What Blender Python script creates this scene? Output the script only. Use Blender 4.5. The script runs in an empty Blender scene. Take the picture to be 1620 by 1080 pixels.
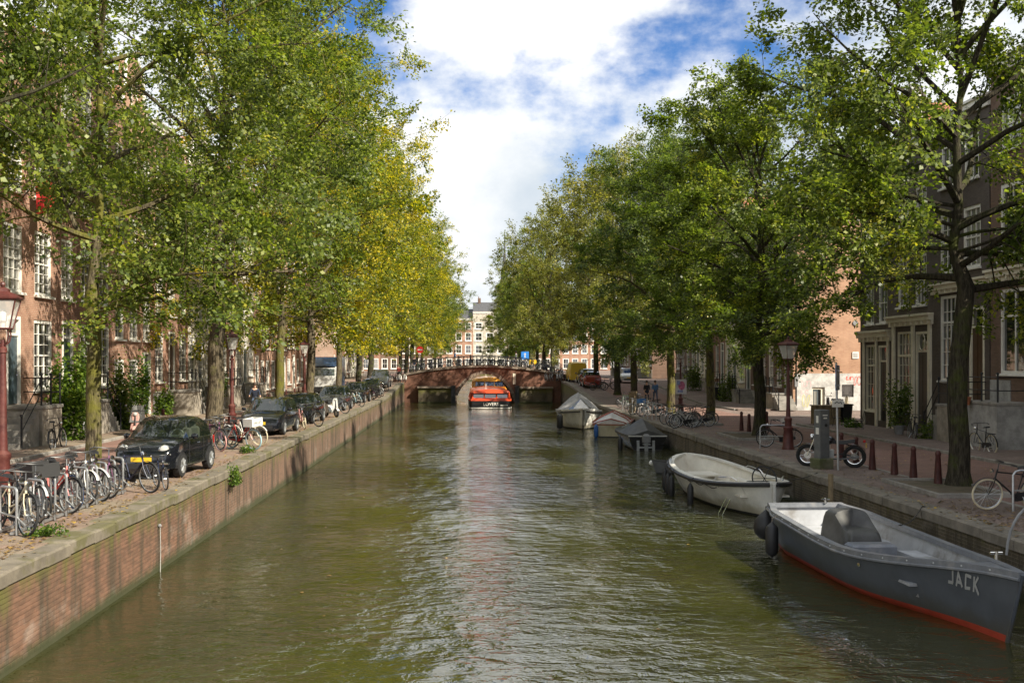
import bpy, bmesh, math, random
import numpy as np
from mathutils import Vector, Matrix
R = math.radians
PI = math.pi
S = bpy.context.scene
COL = S.collection
random.seed(7)
# ---------------------------------------------------------------- camera
F = 1750.0                       # focal length in photo pixels (photo 1620 px wide)
EYE = 4.39                       # eye height above the water
VX, VY = 735.0, 572.0            # vanishing point of the canal
cam = bpy.data.cameras.new('camera')
cam.sensor_width = 36.0
cam.lens = 36.0 * F / 1620.0
cam.shift_x = (810 - VX) / 1620.0
cam.shift_y = (VY - 540) / 1620.0
cam.clip_start = 0.1
cam.clip_end = 3000
camo = bpy.data.objects.new('camera', cam)
camo.location = (0, 0, EYE)
camo.rotation_euler = (R(90), 0, 0)
COL.objects.link(camo)
S.camera = camo
# ---------------------------------------------------------------- light
SUN_EL, SUN_AZ = 37.0, 131.0     # degrees, azimuth from +Y towards +X
w = bpy.data.worlds.new('World')
S.world = w
w.use_nodes = True
nt = w.node_tree
nt.nodes.clear()
def wn(t, **k):
    n = nt.nodes.new(t)
    for a, b in k.items():
        setattr(n, a, b)
    return n
def wl(a, b):
    nt.links.new(a, b)
sky = wn('ShaderNodeTexSky', sky_type='NISHITA', sun_disc=False, sun_elevation=R(SUN_EL), sun_rotation=R(SUN_AZ), air_density=1.0, dust_density=0.6, ozone_density=2.2)
tc = wn('ShaderNodeTexCoord')
sep = wn('ShaderNodeSeparateXYZ')
wl(tc.outputs['Generated'], sep.inputs[0])
def noise(scale, detail, rough, loc, sc=(1, 1, 1.6)):
    m = wn('ShaderNodeMapping')
    m.inputs['Location'].default_value = loc
    m.inputs['Scale'].default_value = sc
    wl(tc.outputs['Generated'], m.inputs[0])
    n = wn('ShaderNodeTexNoise')
    n.inputs['Scale'].default_value = scale
    n.inputs['Detail'].default_value = detail
    n.inputs['Roughness'].default_value = rough
    wl(m.outputs[0], n.inputs['Vector'])
    return n.outputs['Fac']
def mth(op, a, b=None, c=None, clamp=False):
    n = wn('ShaderNodeMath', operation=op, use_clamp=clamp)
    for i, v in enumerate((a, b, c)):
        if v is None:
            continue
        if isinstance(v, (int, float)):
            n.inputs[i].default_value = v
        else:
            wl(v, n.inputs[i])
    return n.outputs[0]
CLOUD_LOC = (6.47, -8.34, 8.02)
n1 = noise(2.1, 11, 0.55, CLOUD_LOC, (1, 1, 1.7))
n2 = noise(9.0, 8, 0.62, (5.2, 1.3, 0.2), (1, 1, 1.3))
# banks of cumulus, a little thinner with height above the horizon
thin = mth('MULTIPLY', mth('SUBTRACT', sep.outputs['Z'], 0.22), 1.1)
thin = mth('MINIMUM', mth('MAXIMUM', thin, -0.16), 0.03)
dens = mth('SUBTRACT', mth('ADD', n1, mth('MULTIPLY', mth('SUBTRACT', n2, 0.5), 0.16)), thin)
mask = wn('ShaderNodeMapRange', interpolation_type='SMOOTHSTEP')
mask.inputs['From Min'].default_value = 0.37
mask.inputs['From Max'].default_value = 0.455
wl(dens, mask.inputs['Value'])
shade = wn('ShaderNodeMapRange', interpolation_type='SMOOTHSTEP')
shade.inputs['From Min'].default_value = 0.30
shade.inputs['From Max'].default_value = 0.66
n3 = noise(3.6, 10, 0.58, (1.0, 7.7, 3.0), (1, 1, 1.5))
wl(n3, shade.inputs['Value'])
ccol = wn('ShaderNodeMix', data_type='RGBA')
ccol.inputs['A'].default_value = (0.23, 0.258, 0.286, 1)
ccol.inputs['B'].default_value = (0.42, 0.415, 0.405, 1)
wl(shade.outputs[0], ccol.inputs['Factor'])
skym = wn('ShaderNodeMix', data_type='RGBA', blend_type='MULTIPLY')
skym.inputs['Factor'].default_value = 1.0
skym.inputs['B'].default_value = (0.018, 0.031, 0.048, 1)
wl(sky.outputs[0], skym.inputs['A'])
fin = wn('ShaderNodeMix', data_type='RGBA')
wl(mask.outputs[0], fin.inputs['Factor'])
wl(skym.outputs['Result'], fin.inputs['A'])
wl(ccol.outputs['Result'], fin.inputs['B'])
bg = wn('ShaderNodeBackground')
bg.inputs['Strength'].default_value = 1.0
wl(fin.outputs['Result'], bg.inputs['Color'])
wo = wn('ShaderNodeOutputWorld')
wl(bg.outputs[0], wo.inputs['Surface'])
sl = bpy.data.lights.new('sun', 'SUN')
sl.energy = 3.15
sl.angle = R(0.53)
sl.color = (1.0, 0.92, 0.77)
so = bpy.data.objects.new('sun', sl)
so.location = (40, -40, 60)
so.rotation_euler = (R(90 - SUN_EL), 0, R(180 - SUN_AZ))
COL.objects.link(so)
S.view_settings.view_transform = 'Standard'
S.view_settings.look = 'None'
S.view_settings.exposure = 1.6
S.view_settings.gamma = 1.0
S.view_settings.use_curve_mapping = False
S.render.engine = 'CYCLES'
S.cycles.max_bounces = 6
S.cycles.transparent_max_bounces = 6
S.cycles.caustics_reflective = False
S.cycles.caustics_refractive = False

# ---------------------------------------------------------------- layout helpers
QL, QR = 1.47, 1.10              # quay heights above water, left and right
XL, XR = -6.42, 10.28            # quay edges
BY = 118.0                       # far bridge
def sm(t):
    t = min(1, max(0, t)); return t * t * (3 - 2 * t)
def gl(y):
    return QL + 0.75 * sm((y - 88) / 28)
def gr(y):
    return QR + 1.25 * sm((y - 82) / 34)
def gz(x, y):
    return gl(y) if x < 0 else gr(y)
def at(px, py, z):               # photo pixel on a horizontal plane of height z
    y = F * (EYE - z) / (py - VY)
    return ((px - VX) * y / F, y, z)

# ---------------------------------------------------------------- mesh builder
class MB:
    def __init__(s):
        s.v = []; s.f = []; s.m = []
    def add(s, vs, fs, mi=0):
        o = len(s.v)
        s.v.extend([tuple(p) for p in vs])
        s.f.extend([tuple(i + o for i in f) for f in fs])
        s.m.extend([mi] * len(fs))
        return s
    def box(s, c, d, rz=0, mi=0, tilt=None):
        x, y, z = d[0] / 2, d[1] / 2, d[2] / 2
        pts = [Vector((a, b, e)) for e in (-z, z) for a, b in ((-x, -y), (x, -y), (x, y), (-x, y))]
        M = Matrix.Rotation(rz, 3, 'Z')
        if tilt:
            M = M @ Matrix.Rotation(tilt[1], 3, tilt[0])
        c = Vector(c)
        return s.add([M @ p + c for p in pts], [(3, 2, 1, 0), (4, 5, 6, 7), (0, 1, 5, 4), (1, 2, 6, 5), (2, 3, 7, 6), (3, 0, 4, 7)], mi)
    def b2(s, x0, x1, y0, y1, z0, z1, mi=0):
        return s.box(((x0 + x1) / 2, (y0 + y1) / 2, (z0 + z1) / 2), (x1 - x0, y1 - y0, z1 - z0), 0, mi)
    def bev(s, c, d, b=0.02, mi=0):          # box with chamfered upper edges
        x, y, z = d[0] / 2, d[1] / 2, d[2] / 2
        r = []
        for zz, k in ((-z, 0), (z - b, 0), (z, b)):
            r.append([(c[0] + p * (x - k), c[1] + q * (y - k), c[2] + zz) for p, q in ((-1, -1), (1, -1), (1, 1), (-1, 1))])
        return s.loft(r, mi=mi)
    def loft(s, rings, closed=True, caps=True, mi=0):
        n = len(rings[0]); vs = [p for r in rings for p in r]; fs = []
        for i in range(len(rings) - 1):
            for j in range(n if closed else n - 1):
                k = (j + 1) % n
                fs.append((i * n + j, i * n + k, (i + 1) * n + k, (i + 1) * n + j))
        if caps:
            fs.append(tuple(range(n))[::-1]); fs.append(tuple((len(rings) - 1) * n + j for j in range(n)))
        return s.add(vs, fs, mi)
    def tube(s, pts, r, n=6, closed=False, caps=True, mi=0):
        P = [Vector(p) for p in pts]; m = len(P)
        rr = r if isinstance(r, (list, tuple)) else [r] * m
        rings = []; up = None
        for i in range(m):
            if closed:
                t = P[(i + 1) % m] - P[i - 1]
            else:
                t = P[min(i + 1, m - 1)] - P[max(i - 1, 0)]
            if t.length < 1e-9:
                t = Vector((0, 0, 1))
            t.normalize()
            if up is None:
                a = Vector((0, 0, 1)) if abs(t.z) < 0.9 else Vector((1, 0, 0))
                up = (a - t * a.dot(t)).normalized()
            else:
                up = (up - t * up.dot(t))
                up = up.normalized() if up.length > 1e-6 else Vector((1, 0, 0))
            sd = t.cross(up)
            rings.append([P[i] + (up * math.cos(2 * PI * j / n) + sd * math.sin(2 * PI * j / n)) * rr[i] for j in range(n)])
        if closed:
            rings.append(rings[0]); caps = False
        return s.loft(rings, caps=caps, mi=mi)
    def lathe(s, prof, n=12, c=(0, 0, 0), axis='z', mi=0, caps=True):
        rings = []
        for r, z in prof:
            ring = []
            for j in range(n):
                a = 2 * PI * j / n
                p = (r * math.cos(a), r * math.sin(a), z)
                if axis == 'y':
                    p = (p[0], p[2], p[1])
                elif axis == 'x':
                    p = (p[2], p[0], p[1])
                ring.append((c[0] + p[0], c[1] + p[1], c[2] + p[2]))
            rings.append(ring)
        return s.loft(rings, mi=mi, caps=caps)
    def prism(s, poly, y0, y1, mi=0):        # polygon in xz pushed along y
        n = len(poly)
        vs = [(x, y0, z) for x, z in poly] + [(x, y1, z) for x, z in poly]
        fs = [tuple(range(n)), tuple(range(n, 2 * n))[::-1]] + [(j, (j + 1) % n + 0, (j + 1) % n + n, j + n)[::-1] for j in range(n)]
        return s.add(vs, fs, mi)
    def sphere(s, c, r, nu=10, nv=7, sc=(1, 1, 1), mi=0):
        prof = [(max(1e-4, r * math.sin(PI * i / nv)), -r * math.cos(PI * i / nv)) for i in range(nv + 1)]
        o = len(s.v)
        s.lathe(prof, nu, (0, 0, 0), mi=mi)
        for i in range(o, len(s.v)):
            p = s.v[i]
            s.v[i] = (c[0] + p[0] * sc[0], c[1] + p[1] * sc[1], c[2] + p[2] * sc[2])
        return s
    def xf(s, M):
        s.v = [tuple(M @ Vector(p)) for p in s.v]
        return s
    def mesh(s, name, mats, smooth=False):
        me = bpy.data.meshes.new(name)
        me.from_pydata([tuple(map(float, p)) for p in s.v], [], s.f)
        if not isinstance(mats, (list, tuple)):
            mats = [mats]
        for m in mats:
            me.materials.append(m)
        if len(mats) > 1:
            me.polygons.foreach_set('material_index', s.m)
        bm = bmesh.new(); bm.from_mesh(me)
        bmesh.ops.remove_doubles(bm, verts=bm.verts, dist=1e-5)
        bmesh.ops.recalc_face_normals(bm, faces=bm.faces)
        bm.to_mesh(me); bm.free()
        if smooth:
            me.polygons.foreach_set('use_smooth', [True] * len(me.polygons))
            try:
                me.set_sharp_from_angle(angle=R(smooth if smooth is not True else 40))
            except Exception:
                pass
        me.update()
        return me
    def build(s, name, mats, parent=None, smooth=False, loc=None, rz=0):
        return inst(name, s.mesh(name, mats, smooth), parent, loc, rz)
def inst(name, me, parent=None, loc=None, rz=0, rot=None):
    o = bpy.data.objects.new(name, me)
    COL.objects.link(o)
    if parent is not None:
        o.parent = parent
    if loc is not None:
        o.location = loc
    if rot is not None:
        o.rotation_euler = rot
    elif rz:
        o.rotation_euler = (0, 0, rz)
    return o
def tag(o, label, cat, group=None):
    o['label'] = label; o['category'] = cat
    if group:
        o['group'] = group
    return o
def thing(name, label, cat, loc=(0, 0, 0), rz=0, group=None, rot=None):
    o = bpy.data.objects.new(name, None)
    o.empty_display_size = 0.2
    COL.objects.link(o)
    o.location = loc
    o.rotation_euler = rot if rot else (0, 0, rz)
    return tag(o, label, cat, group)
def struct(o, kind='structure'):
    o['kind'] = kind
    return o
def clone(root, loc=None, rz=None, label=None, group=None, parent=None, rot=None):
    c = root.copy(); COL.objects.link(c)
    c.parent = parent
    if loc is not None: c.location = loc
    if rz is not None: c.rotation_euler = (0, 0, rz)
    if rot is not None: c.rotation_euler = rot
    if label: c['label'] = label
    if group: c['group'] = group
    for ch in KIDS(root):
        clone(ch, parent=c)
    return c
def KIDS(o):
    return list(o.children)
# ---------------------------------------------------------------- materials
MAT = {}
def newmat(name):
    m = bpy.data.materials.new(name); m.use_nodes = True
    n = m.node_tree.nodes; b = n['Principled BSDF']
    return m, m.node_tree, b
class NT:
    def __init__(s, t): s.t = t
    def n(s, typ, ins=None, **k):
        x = s.t.nodes.new(typ)
        for a, b in k.items(): setattr(x, a, b)
        for a, b in (ins or {}).items(): s.set(x.inputs[a], b)
        return x
    def set(s, inp, v):
        if isinstance(v, bpy.types.NodeSocket): s.t.links.new(v, inp)
        elif isinstance(v, (tuple, list)) and len(v) == 3 and inp.type == 'RGBA': inp.default_value = (*v, 1)
        else: inp.default_value = v
    def math(s, op, a, b=0.0, clamp=False):
        x = s.n('ShaderNodeMath', {0: a, 1: b}, operation=op, use_clamp=clamp); return x.outputs[0]
    def noise(s, vec, scale, detail=4, rough=.55, dist=0):
        return s.n('ShaderNodeTexNoise', {'Vector': vec, 'Scale': scale, 'Detail': detail, 'Roughness': rough, 'Distortion': dist}).outputs['Fac']
    def rng(s, v, a, b, c=0.0, d=1.0):
        return s.n('ShaderNodeMapRange', {'Value': v, 'From Min': a, 'From Max': b, 'To Min': c, 'To Max': d}, interpolation_type='SMOOTHSTEP').outputs[0]
    def mix(s, f, a, b, bt='MIX'):
        x = s.n('ShaderNodeMix', data_type='RGBA', blend_type=bt)
        s.set(x.inputs['Factor'], f); s.set(x.inputs['A'], a); s.set(x.inputs['B'], b)
        return x.outputs['Result']
    def obj(s): return s.n('ShaderNodeTexCoord').outputs['Object']
    def pos(s): return s.n('ShaderNodeNewGeometry').outputs['Position']
    def mapv(s, v, sc=(1, 1, 1), loc=(0, 0, 0), rot=(0, 0, 0)):
        return s.n('ShaderNodeMapping', {'Vector': v, 'Scale': sc, 'Location': loc, 'Rotation': rot}).outputs[0]
    def bump(s, h, strength=.3, dist=.02):
        return s.n('ShaderNodeBump', {'Height': h, 'Strength': strength, 'Distance': dist}).outputs[0]
    def sepx(s, v): return s.n('ShaderNodeSeparateXYZ', {0: v}).outputs
    def comb(s, x, y, z): return s.n('ShaderNodeCombineXYZ', {0: x, 1: y, 2: z}).outputs[0]
def sc3(c, k): return tuple(min(1, max(0, v * k)) for v in c)
def pm(name, col, rough=.6, metal=0.0, var=.15, vs=4.0, bump=0.0, bs=40.0, coat=0.0, spec=.5, dirt=None, dscale=2.0):
    if name in MAT: return MAT[name]
    m, t, b = newmat(name); N = NT(t)
    b.inputs['Roughness'].default_value = rough
    b.inputs['Metallic'].default_value = metal
    b.inputs['Specular IOR Level'].default_value = spec
    b.inputs['Coat Weight'].default_value = coat
    b.inputs['Coat Roughness'].default_value = .05
    c = None
    if var:
        f = N.noise(N.obj(), vs, 5, .6)
        c = N.mix(N.rng(f, .3, .7), sc3(col, 1 - var), sc3(col, 1 + var))
    if dirt:
        f = N.noise(N.obj(), dscale, 6, .65)
        c = N.mix(N.rng(f, .48, .72), c if c is not None else col, dirt)
    if c is not None: N.set(b.inputs['Base Color'], c)
    else: b.inputs['Base Color'].default_value = (*col, 1)
    if bump:
        N.set(b.inputs['Normal'], N.bump(N.noise(N.obj(), bs, 4, .6), bump, .02))
    MAT[name] = m
    return m
def brickmat(name, c1, c2, mortar, dirt=None, bw=.21, bh=.066, ms=.007, plane='xz', bump=.5, rough=.85, rowoff=.5, world=False, dl=(.5, .72)):
    if name in MAT: return MAT[name]
    m, t, b = newmat(name); N = NT(t)
    v = N.pos() if world else N.obj()
    x = N.sepx(v)
    vec = {'xz': N.comb(x[0], x[2], 0.0), 'xy': N.comb(x[0], x[1], 0.0), 'yx': N.comb(x[1], x[0], 0.0), 'yz': N.comb(x[1], x[2], 0.0)}[plane]
    br = N.n('ShaderNodeTexBrick', {'Vector': vec, 'Color1': c1, 'Color2': c2, 'Mortar': mortar, 'Scale': 1.0, 'Mortar Size': ms, 'Mortar Smooth': .2, 'Bias': 0.0, 'Brick Width': bw, 'Row Height': bh}, offset=rowoff)
    big = N.noise(v, .9, 5, .6)
    c = N.mix(N.rng(big, .3, .75), br.outputs['Color'], N.mix(1.0, br.outputs['Color'], (.72, .68, .64), 'MULTIPLY'))
    if dirt:
        c = N.mix(N.rng(N.noise(v, .55, 6, .65), dl[0], dl[1], 0, .8), c, dirt)
    N.set(b.inputs['Base Color'], c)
    b.inputs['Roughness'].default_value = rough
    h = N.math('ADD', N.math('MULTIPLY', br.outputs['Fac'], -1.0), N.math('MULTIPLY', N.noise(v, 35, 3, .6), .6))
    N.set(b.inputs['Normal'], N.bump(h, bump, .008))
    MAT[name] = m
    return m
def leafmat(name, dark, mid, light, yellow, ycov=.62, trans=.5):
    m, t, b = newmat(name); N = NT(t)
    a = N.n('ShaderNodeAttribute', attribute_name='rnd').outputs['Fac']
    big = N.noise(N.pos(), .42, 3, .55)
    c = N.mix(N.rng(a, .1, .9), dark, mid)
    c = N.mix(N.rng(N.math('ADD', N.math('MULTIPLY', a, .5), N.math('MULTIPLY', big, .7)), .55, .85), c, light)
    c = N.mix(N.rng(N.math('ADD', N.math('MULTIPLY', a, .3), big), ycov, ycov + .22), c, yellow)
    b.inputs['Roughness'].default_value = .45
    b.inputs['Specular IOR Level'].default_value = .45
    N.set(b.inputs['Base Color'], c)
    tr = N.n('ShaderNodeBsdfTranslucent', {'Color': N.mix(1.0, c, (1.5, 1.6, .7), 'MULTIPLY')})
    mx = N.n('ShaderNodeMixShader', {0: trans})
    t.links.new(b.outputs[0], mx.inputs[1]); t.links.new(tr.outputs[0], mx.inputs[2])
    t.links.new(mx.outputs[0], t.nodes['Material Output'].inputs['Surface'])
    MAT[name] = m
    return m
leafmat('leaf_green', (.055, .082, .014), (.138, .19, .030), (.25, .29, .045), (.42, .37, .04), .78)
leafmat('leaf_olive', (.092, .10, .024), (.185, .198, .046), (.30, .29, .066), (.38, .32, .055), .74)
leafmat('leaf_lime', (.085, .118, .014), (.22, .25, .024), (.40, .38, .030), (.56, .44, .020), .64)
leafmat('leaf_deep', (.048, .080, .018), (.105, .155, .032), (.20, .245, .050), (.38, .31, .04), .93)
leafmat('leaf_bush', (.035, .075, .010), (.09, .16, .020), (.18, .26, .035), (.25, .27, .04), .9)

def barkmat(name, base, dark, moss, mo):
    m, t, b = newmat(name); N = NT(t)
    v = N.obj()
    st = N.noise(N.mapv(v, (9, 9, 1.6)), 2.2, 6, .65)
    c = N.mix(N.rng(st, .35, .65), dark, base)
    c = N.mix(N.rng(N.noise(v, 1.3, 5, .65), mo, mo + .2, 0, .9), c, N.mix(st, sc3(moss, .5), sc3(moss, 1.5)))
    N.set(b.inputs['Base Color'], c)
    b.inputs['Roughness'].default_value = .95
    b.inputs['Specular IOR Level'].default_value = .15
    N.set(b.inputs['Normal'], N.bump(st, 1.0, .05))
    MAT[name] = m
    return m
barkmat('bark_moss', (.15, .125, .075), (.035, .028, .018), (.125, .12, .022), .40)
barkmat('bark_grey', (.16, .13, .085), (.04, .033, .022), (.11, .11, .03), .52)
barkmat('bark_dark', (.07, .06, .042), (.022, .019, .014), (.06, .07, .018), .46)

# bricks of the houses
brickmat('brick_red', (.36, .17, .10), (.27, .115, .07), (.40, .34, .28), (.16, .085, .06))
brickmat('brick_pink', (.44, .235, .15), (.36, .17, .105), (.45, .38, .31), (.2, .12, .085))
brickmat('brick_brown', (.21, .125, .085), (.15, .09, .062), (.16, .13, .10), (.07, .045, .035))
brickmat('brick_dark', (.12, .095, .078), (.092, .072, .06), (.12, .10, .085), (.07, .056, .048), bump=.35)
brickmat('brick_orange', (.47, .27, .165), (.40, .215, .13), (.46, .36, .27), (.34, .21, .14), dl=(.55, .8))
brickmat('brick_bridge', (.21, .085, .05), (.15, .062, .038), (.16, .12, .09), (.06, .036, .026))
# paving
brickmat('paving_left', (.29, .195, .145), (.22, .15, .112), (.15, .12, .095), (.23, .19, .135), bw=.21, bh=.105, ms=.006, plane='xy', bump=.6, world=True, dl=(.42, .62))
brickmat('paving_right', (.29, .215, .185), (.21, .155, .135), (.10, .08, .065), (.14, .105, .085), bw=.21, bh=.105, ms=.008, plane='yx', bump=.8, world=True, dl=(.40, .64))
brickmat('paving_road', (.30, .17, .135), (.23, .135, .11), (.11, .08, .065), (.15, .095, .075), bw=.20, bh=.07, ms=.005, plane='xy', bump=.5, world=True)

def quaymat(name, xz='yz', red=(.185, .098, .060), red2=(.125, .068, .042), tex=True):
    """old quay brickwork: dark wet foot, moss under the coping, pale salt stains, vertical run marks"""
    m, t, b = newmat(name); N = NT(t)
    v = N.pos(); x = N.sepx(v)
    vec = N.comb(x[1], x[2], 0.0)
    if tex:
        br = N.n('ShaderNodeTexBrick', {'Vector': vec, 'Color1': red, 'Color2': red2, 'Mortar': (.20, .16, .12), 'Scale': 1.0, 'Mortar Size': .007, 'Mortar Smooth': .2, 'Brick Width': .22, 'Row Height': .073}, offset=.5)
        c = br.outputs['Color']; hfac = N.math('MULTIPLY', br.outputs['Fac'], -1.0)
    else:
        q = N.noise(N.mapv(v, (1, 4.5, 13.7)), 1.0, 0, .5)
        c = N.mix(N.rng(q, .3, .7), red2, red); hfac = 0.0
    run = N.noise(N.mapv(v, (1, 2.2, .22)), 1.0, 6, .65)
    c = N.mix(N.rng(run, .44, .62, 0, .82), c, (.05, .038, .022))
    c = N.mix(N.rng(N.math('ADD', N.noise(N.mapv(v, (1, .55, .9)), 1.0, 6, .7), N.math('MULTIPLY', N.math('SUBTRACT', .75, x[2]), .10)), .57, .72, 0, .7), c, N.mix(.45, c, (.42, .37, .31)))
    top = N.math('ADD', x[2], N.math('MULTIPLY', N.math('SUBTRACT', N.noise(N.mapv(v, (1, 1.7, .6)), 1.4, 5, .6), .5), 1.9))
    c = N.mix(N.rng(top, .85, 1.45, 0, .88), c, (.105, .10, .022))
    ft = N.math('ADD', x[2], N.math('MULTIPLY', N.math('SUBTRACT', N.noise(v, 3.0, 5, .6), .5), .35))
    c = N.mix(N.rng(ft, .30, .06, 0, .92), c, (.035, .042, .012))
    N.set(b.inputs['Base Color'], c)
    b.inputs['Roughness'].default_value = .85
    h = N.math('ADD', hfac, N.math('MULTIPLY', N.noise(v, 28, 4, .65), .9))
    N.set(b.inputs['Normal'], N.bump(h, .6, .012))
    MAT[name] = m
    return m
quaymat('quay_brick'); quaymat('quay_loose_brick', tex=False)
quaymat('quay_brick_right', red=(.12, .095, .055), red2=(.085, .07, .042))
def stonemat(name, c, moss, mth_=.55, rough=.85):
    m, t, b = newmat(name); N = NT(t); v = N.pos()
    k = N.mix(N.rng(N.noise(v, 2.3, 6, .65), .3, .7), sc3(c, .7), sc3(c, 1.25))
    k = N.mix(N.rng(N.noise(v, 45, 2, .5), .45, .75, 0, .35), k, sc3(c, .45))
    k = N.mix(N.rng(N.noise(v, .9, 6, .7), mth_, mth_ + .14, 0, .85), k, moss)
    N.set(b.inputs['Base Color'], k)
    b.inputs['Roughness'].default_value = rough
    N.set(b.inputs['Normal'], N.bump(N.noise(v, 25, 5, .65), .5, .012))
    MAT[name] = m
    return m
stonemat('coping_left', (.17, .145, .108), (.095, .088, .03), .48)
stonemat('coping_right', (.20, .175, .14), (.085, .08, .04), .55)
stonemat('kerb_stone', (.27, .25, .22), (.12, .11, .07), .6)
stonemat('bridge_stone', (.24, .19, .145), (.09, .075, .05), .55)
stonemat('stoop_stone', (.33, .29, .235), (.16, .14, .1), .58)
stonemat('plaster_white', (.50, .48, .45), (.36, .345, .32), .55)
stonemat('plaster_cream', (.50, .45, .37), (.36, .32, .26), .58)
stonemat('plaster_grey', (.36, .35, .33), (.22, .21, .19), .6)
stonemat('soil', (.13, .10, .065), (.075, .07, .03), .5)
stonemat('asphalt', (.075, .073, .075), (.05, .05, .05), .6)

def watermat():
    m, t, b = newmat('canal_water'); N = NT(t); v = N.pos()
    b.inputs['Roughness'].default_value = .045
    b.inputs['IOR'].default_value = 2.0
    b.inputs['Specular IOR Level'].default_value = 1.0
    c = N.mix(N.rng(N.noise(v, .25, 4, .6), .35, .7), (.028, .029, .008), (.043, .041, .012))
    N.set(b.inputs['Base Color'], c)
    a1 = N.noise(N.mapv(v, (1.0, 1.5, 1)), .95, 3, .55, .5)
    a2 = N.noise(N.mapv(v, (1.0, 1.35, 1), rot=(0, 0, .5)), 2.9, 3, .6, .7)
    a3 = N.noise(N.mapv(v, (1.0, 1.2, 1), rot=(0, 0, -.4)), 8.5, 2, .5, .3)
    gust = N.rng(N.noise(N.mapv(v, (1, .45, 1)), .16, 4, .55), .36, .64, .22, 1.3)
    h = N.math('ADD', N.math('MULTIPLY', a1, 1.0), N.math('ADD', N.math('MULTIPLY', a2, .48), N.math('MULTIPLY', a3, .06)))
    N.set(b.inputs['Normal'], N.bump(N.math('MULTIPLY', h, gust), 1.0, .125))
    MAT['canal_water'] = m
watermat()
def glassmat(name, col, rough=.03, c2=None):
    m, t, b = newmat(name); N = NT(t)
    b.inputs['Roughness'].default_value = rough
    b.inputs['Specular IOR Level'].default_value = 1.0
    b.inputs['IOR'].default_value = 1.9
    if c2:
        x = N.sepx(N.obj())
        st = N.noise(N.mapv(N.obj(), (14, 1, .4)), 1.0, 3, .6)
        N.set(b.inputs['Base Color'], N.mix(N.rng(st, .35, .65), col, c2))
    else:
        b.inputs['Base Color'].default_value = (*col, 1)
    N.set(b.inputs['Normal'], N.bump(N.noise(N.obj(), 1.6, 2, .5), .12, .03))
    MAT[name] = m
glassmat('glass_dark', (.012, .014, .014))
glassmat('glass_curtain', (.30, .29, .26), .05, (.12, .12, .11))
glassmat('glass_dim', (.05, .05, .045), .03, (.02, .02, .02))
glassmat('car_glass', (.010, .016, .014), .02)
_m = MAT['car_glass']; _N = NT(_m.node_tree)
_tr = _N.n('ShaderNodeBsdfTransparent', {'Color': (.72, .80, .76)}); _mx = _N.n('ShaderNodeMixShader', {0: .55})
_m.node_tree.links.new(_m.node_tree.nodes['Principled BSDF'].outputs[0], _mx.inputs[2]); _m.node_tree.links.new(_tr.outputs[0], _mx.inputs[1]); _m.node_tree.links.new(_mx.outputs[0], _m.node_tree.nodes['Material Output'].inputs['Surface'])
pm('paint_white', (.80, .77, .70), .45, var=.08, dirt=(.64, .60, .53))
pm('paint_cream', (.74, .68, .54), .5, var=.1, dirt=(.58, .52, .40))
pm('paint_black', (.012, .012, .013), .35, var=.2)
pm('paint_door_green', (.02, .045, .038), .3, var=.2)
pm('paint_door_blue', (.06, .085, .10), .35, var=.15)
pm('paint_door_brown', (.06, .028, .014), .4, var=.2)
pm('paint_shutter', (.035, .045, .04), .4, var=.2)
pm('iron_black', (.012, .013, .015), .45, metal=.2, var=.3, bump=.1)
pm('lamp_red', (.085, .020, .016), .5, var=.3, dirt=(.13, .055, .04), bump=.25, bs=18)
pm('steel_dark', (.10, .10, .10), .35, metal=.7, var=.2)
pm('bollard_red', (.07, .02, .017), .55, var=.3, dirt=(.04, .02, .016))
pm('steel_galv', (.45, .46, .46), .38, metal=.75, var=.2, bump=.1)
pm('chrome', (.72, .72, .72), .12, metal=1.0, var=.05)
pm('rubber', (.016, .016, .016), .8, var=.3)
pm('black_plastic', (.018, .018, .019), .5, var=.2)
pm('rope_dark', (.05, .045, .038), .9, var=.3)
pm('wood_post', (.20, .15, .085), .85, var=.3, bump=.4)
pm('wood_varnish', (.25, .085, .03), .3, var=.25, coat=.4)
pm('terracotta', (.42, .15, .07), .8, var=.15)
pm('pot_grey', (.22, .22, .22), .8, var=.2)
pm('tile_roof', (.30, .115, .065), .8, var=.25, vs=3, bump=.5, bs=12)
pm('slate_roof', (.075, .075, .08), .7, var=.25, bump=.3, bs=10)
pm('skin_tone', (.55, .33, .23), .55, var=.05)
pm('hair_brown', (.05, .03, .018), .6, var=.2)
pm('cloth_navy', (.02, .028, .05), .9, var=.15)
pm('cloth_black', (.015, .015, .017), .9, var=.15)
pm('cloth_red', (.28, .05, .035), .9, var=.15)
pm('cloth_blue', (.07, .15, .28), .9, var=.15)
pm('cloth_white', (.62, .60, .56), .9, var=.1)
pm('cloth_jeans', (.055, .08, .13), .9, var=.15)
pm('cloth_khaki', (.22, .18, .12), .9, var=.15)
# ---------------------------------------------------------------- ground, water, quays
def sheet(name, x0, x1, mat, gf, dz=0.0, y0=-45, y1=520, step=3.0):
    b = MB(); ys = np.arange(y0, y1 + .01, step)
    vs = []; fs = []
    for i, y in enumerate(ys):
        z = gf(y) + dz
        vs += [(x0, y, z), (x1, y, z)]
        if i:
            k = 2 * i; fs.append((k - 2, k - 1, k + 1, k))
    b.add(vs, fs)
    return struct(b.build(name, mat))
b = MB(); b.add([(-900, -300, -1.4), (900, -300, -1.4), (900, 1500, -1.4), (-900, 1500, -1.4)], [(0, 1, 2, 3)])
struct(b.build('ground_canal_bed', MAT['soil']))
b = MB(); b.add([(XL - .2, -60, 0), (XR + .2, -60, 0), (XR + .2, 330, 0), (XL - .2, 330, 0)], [(0, 1, 2, 3)])
struct(b.build('water', MAT['canal_water']))
sheet('ground_left', -420, XL - .3, MAT['paving_left'], gl, -.012)
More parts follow.
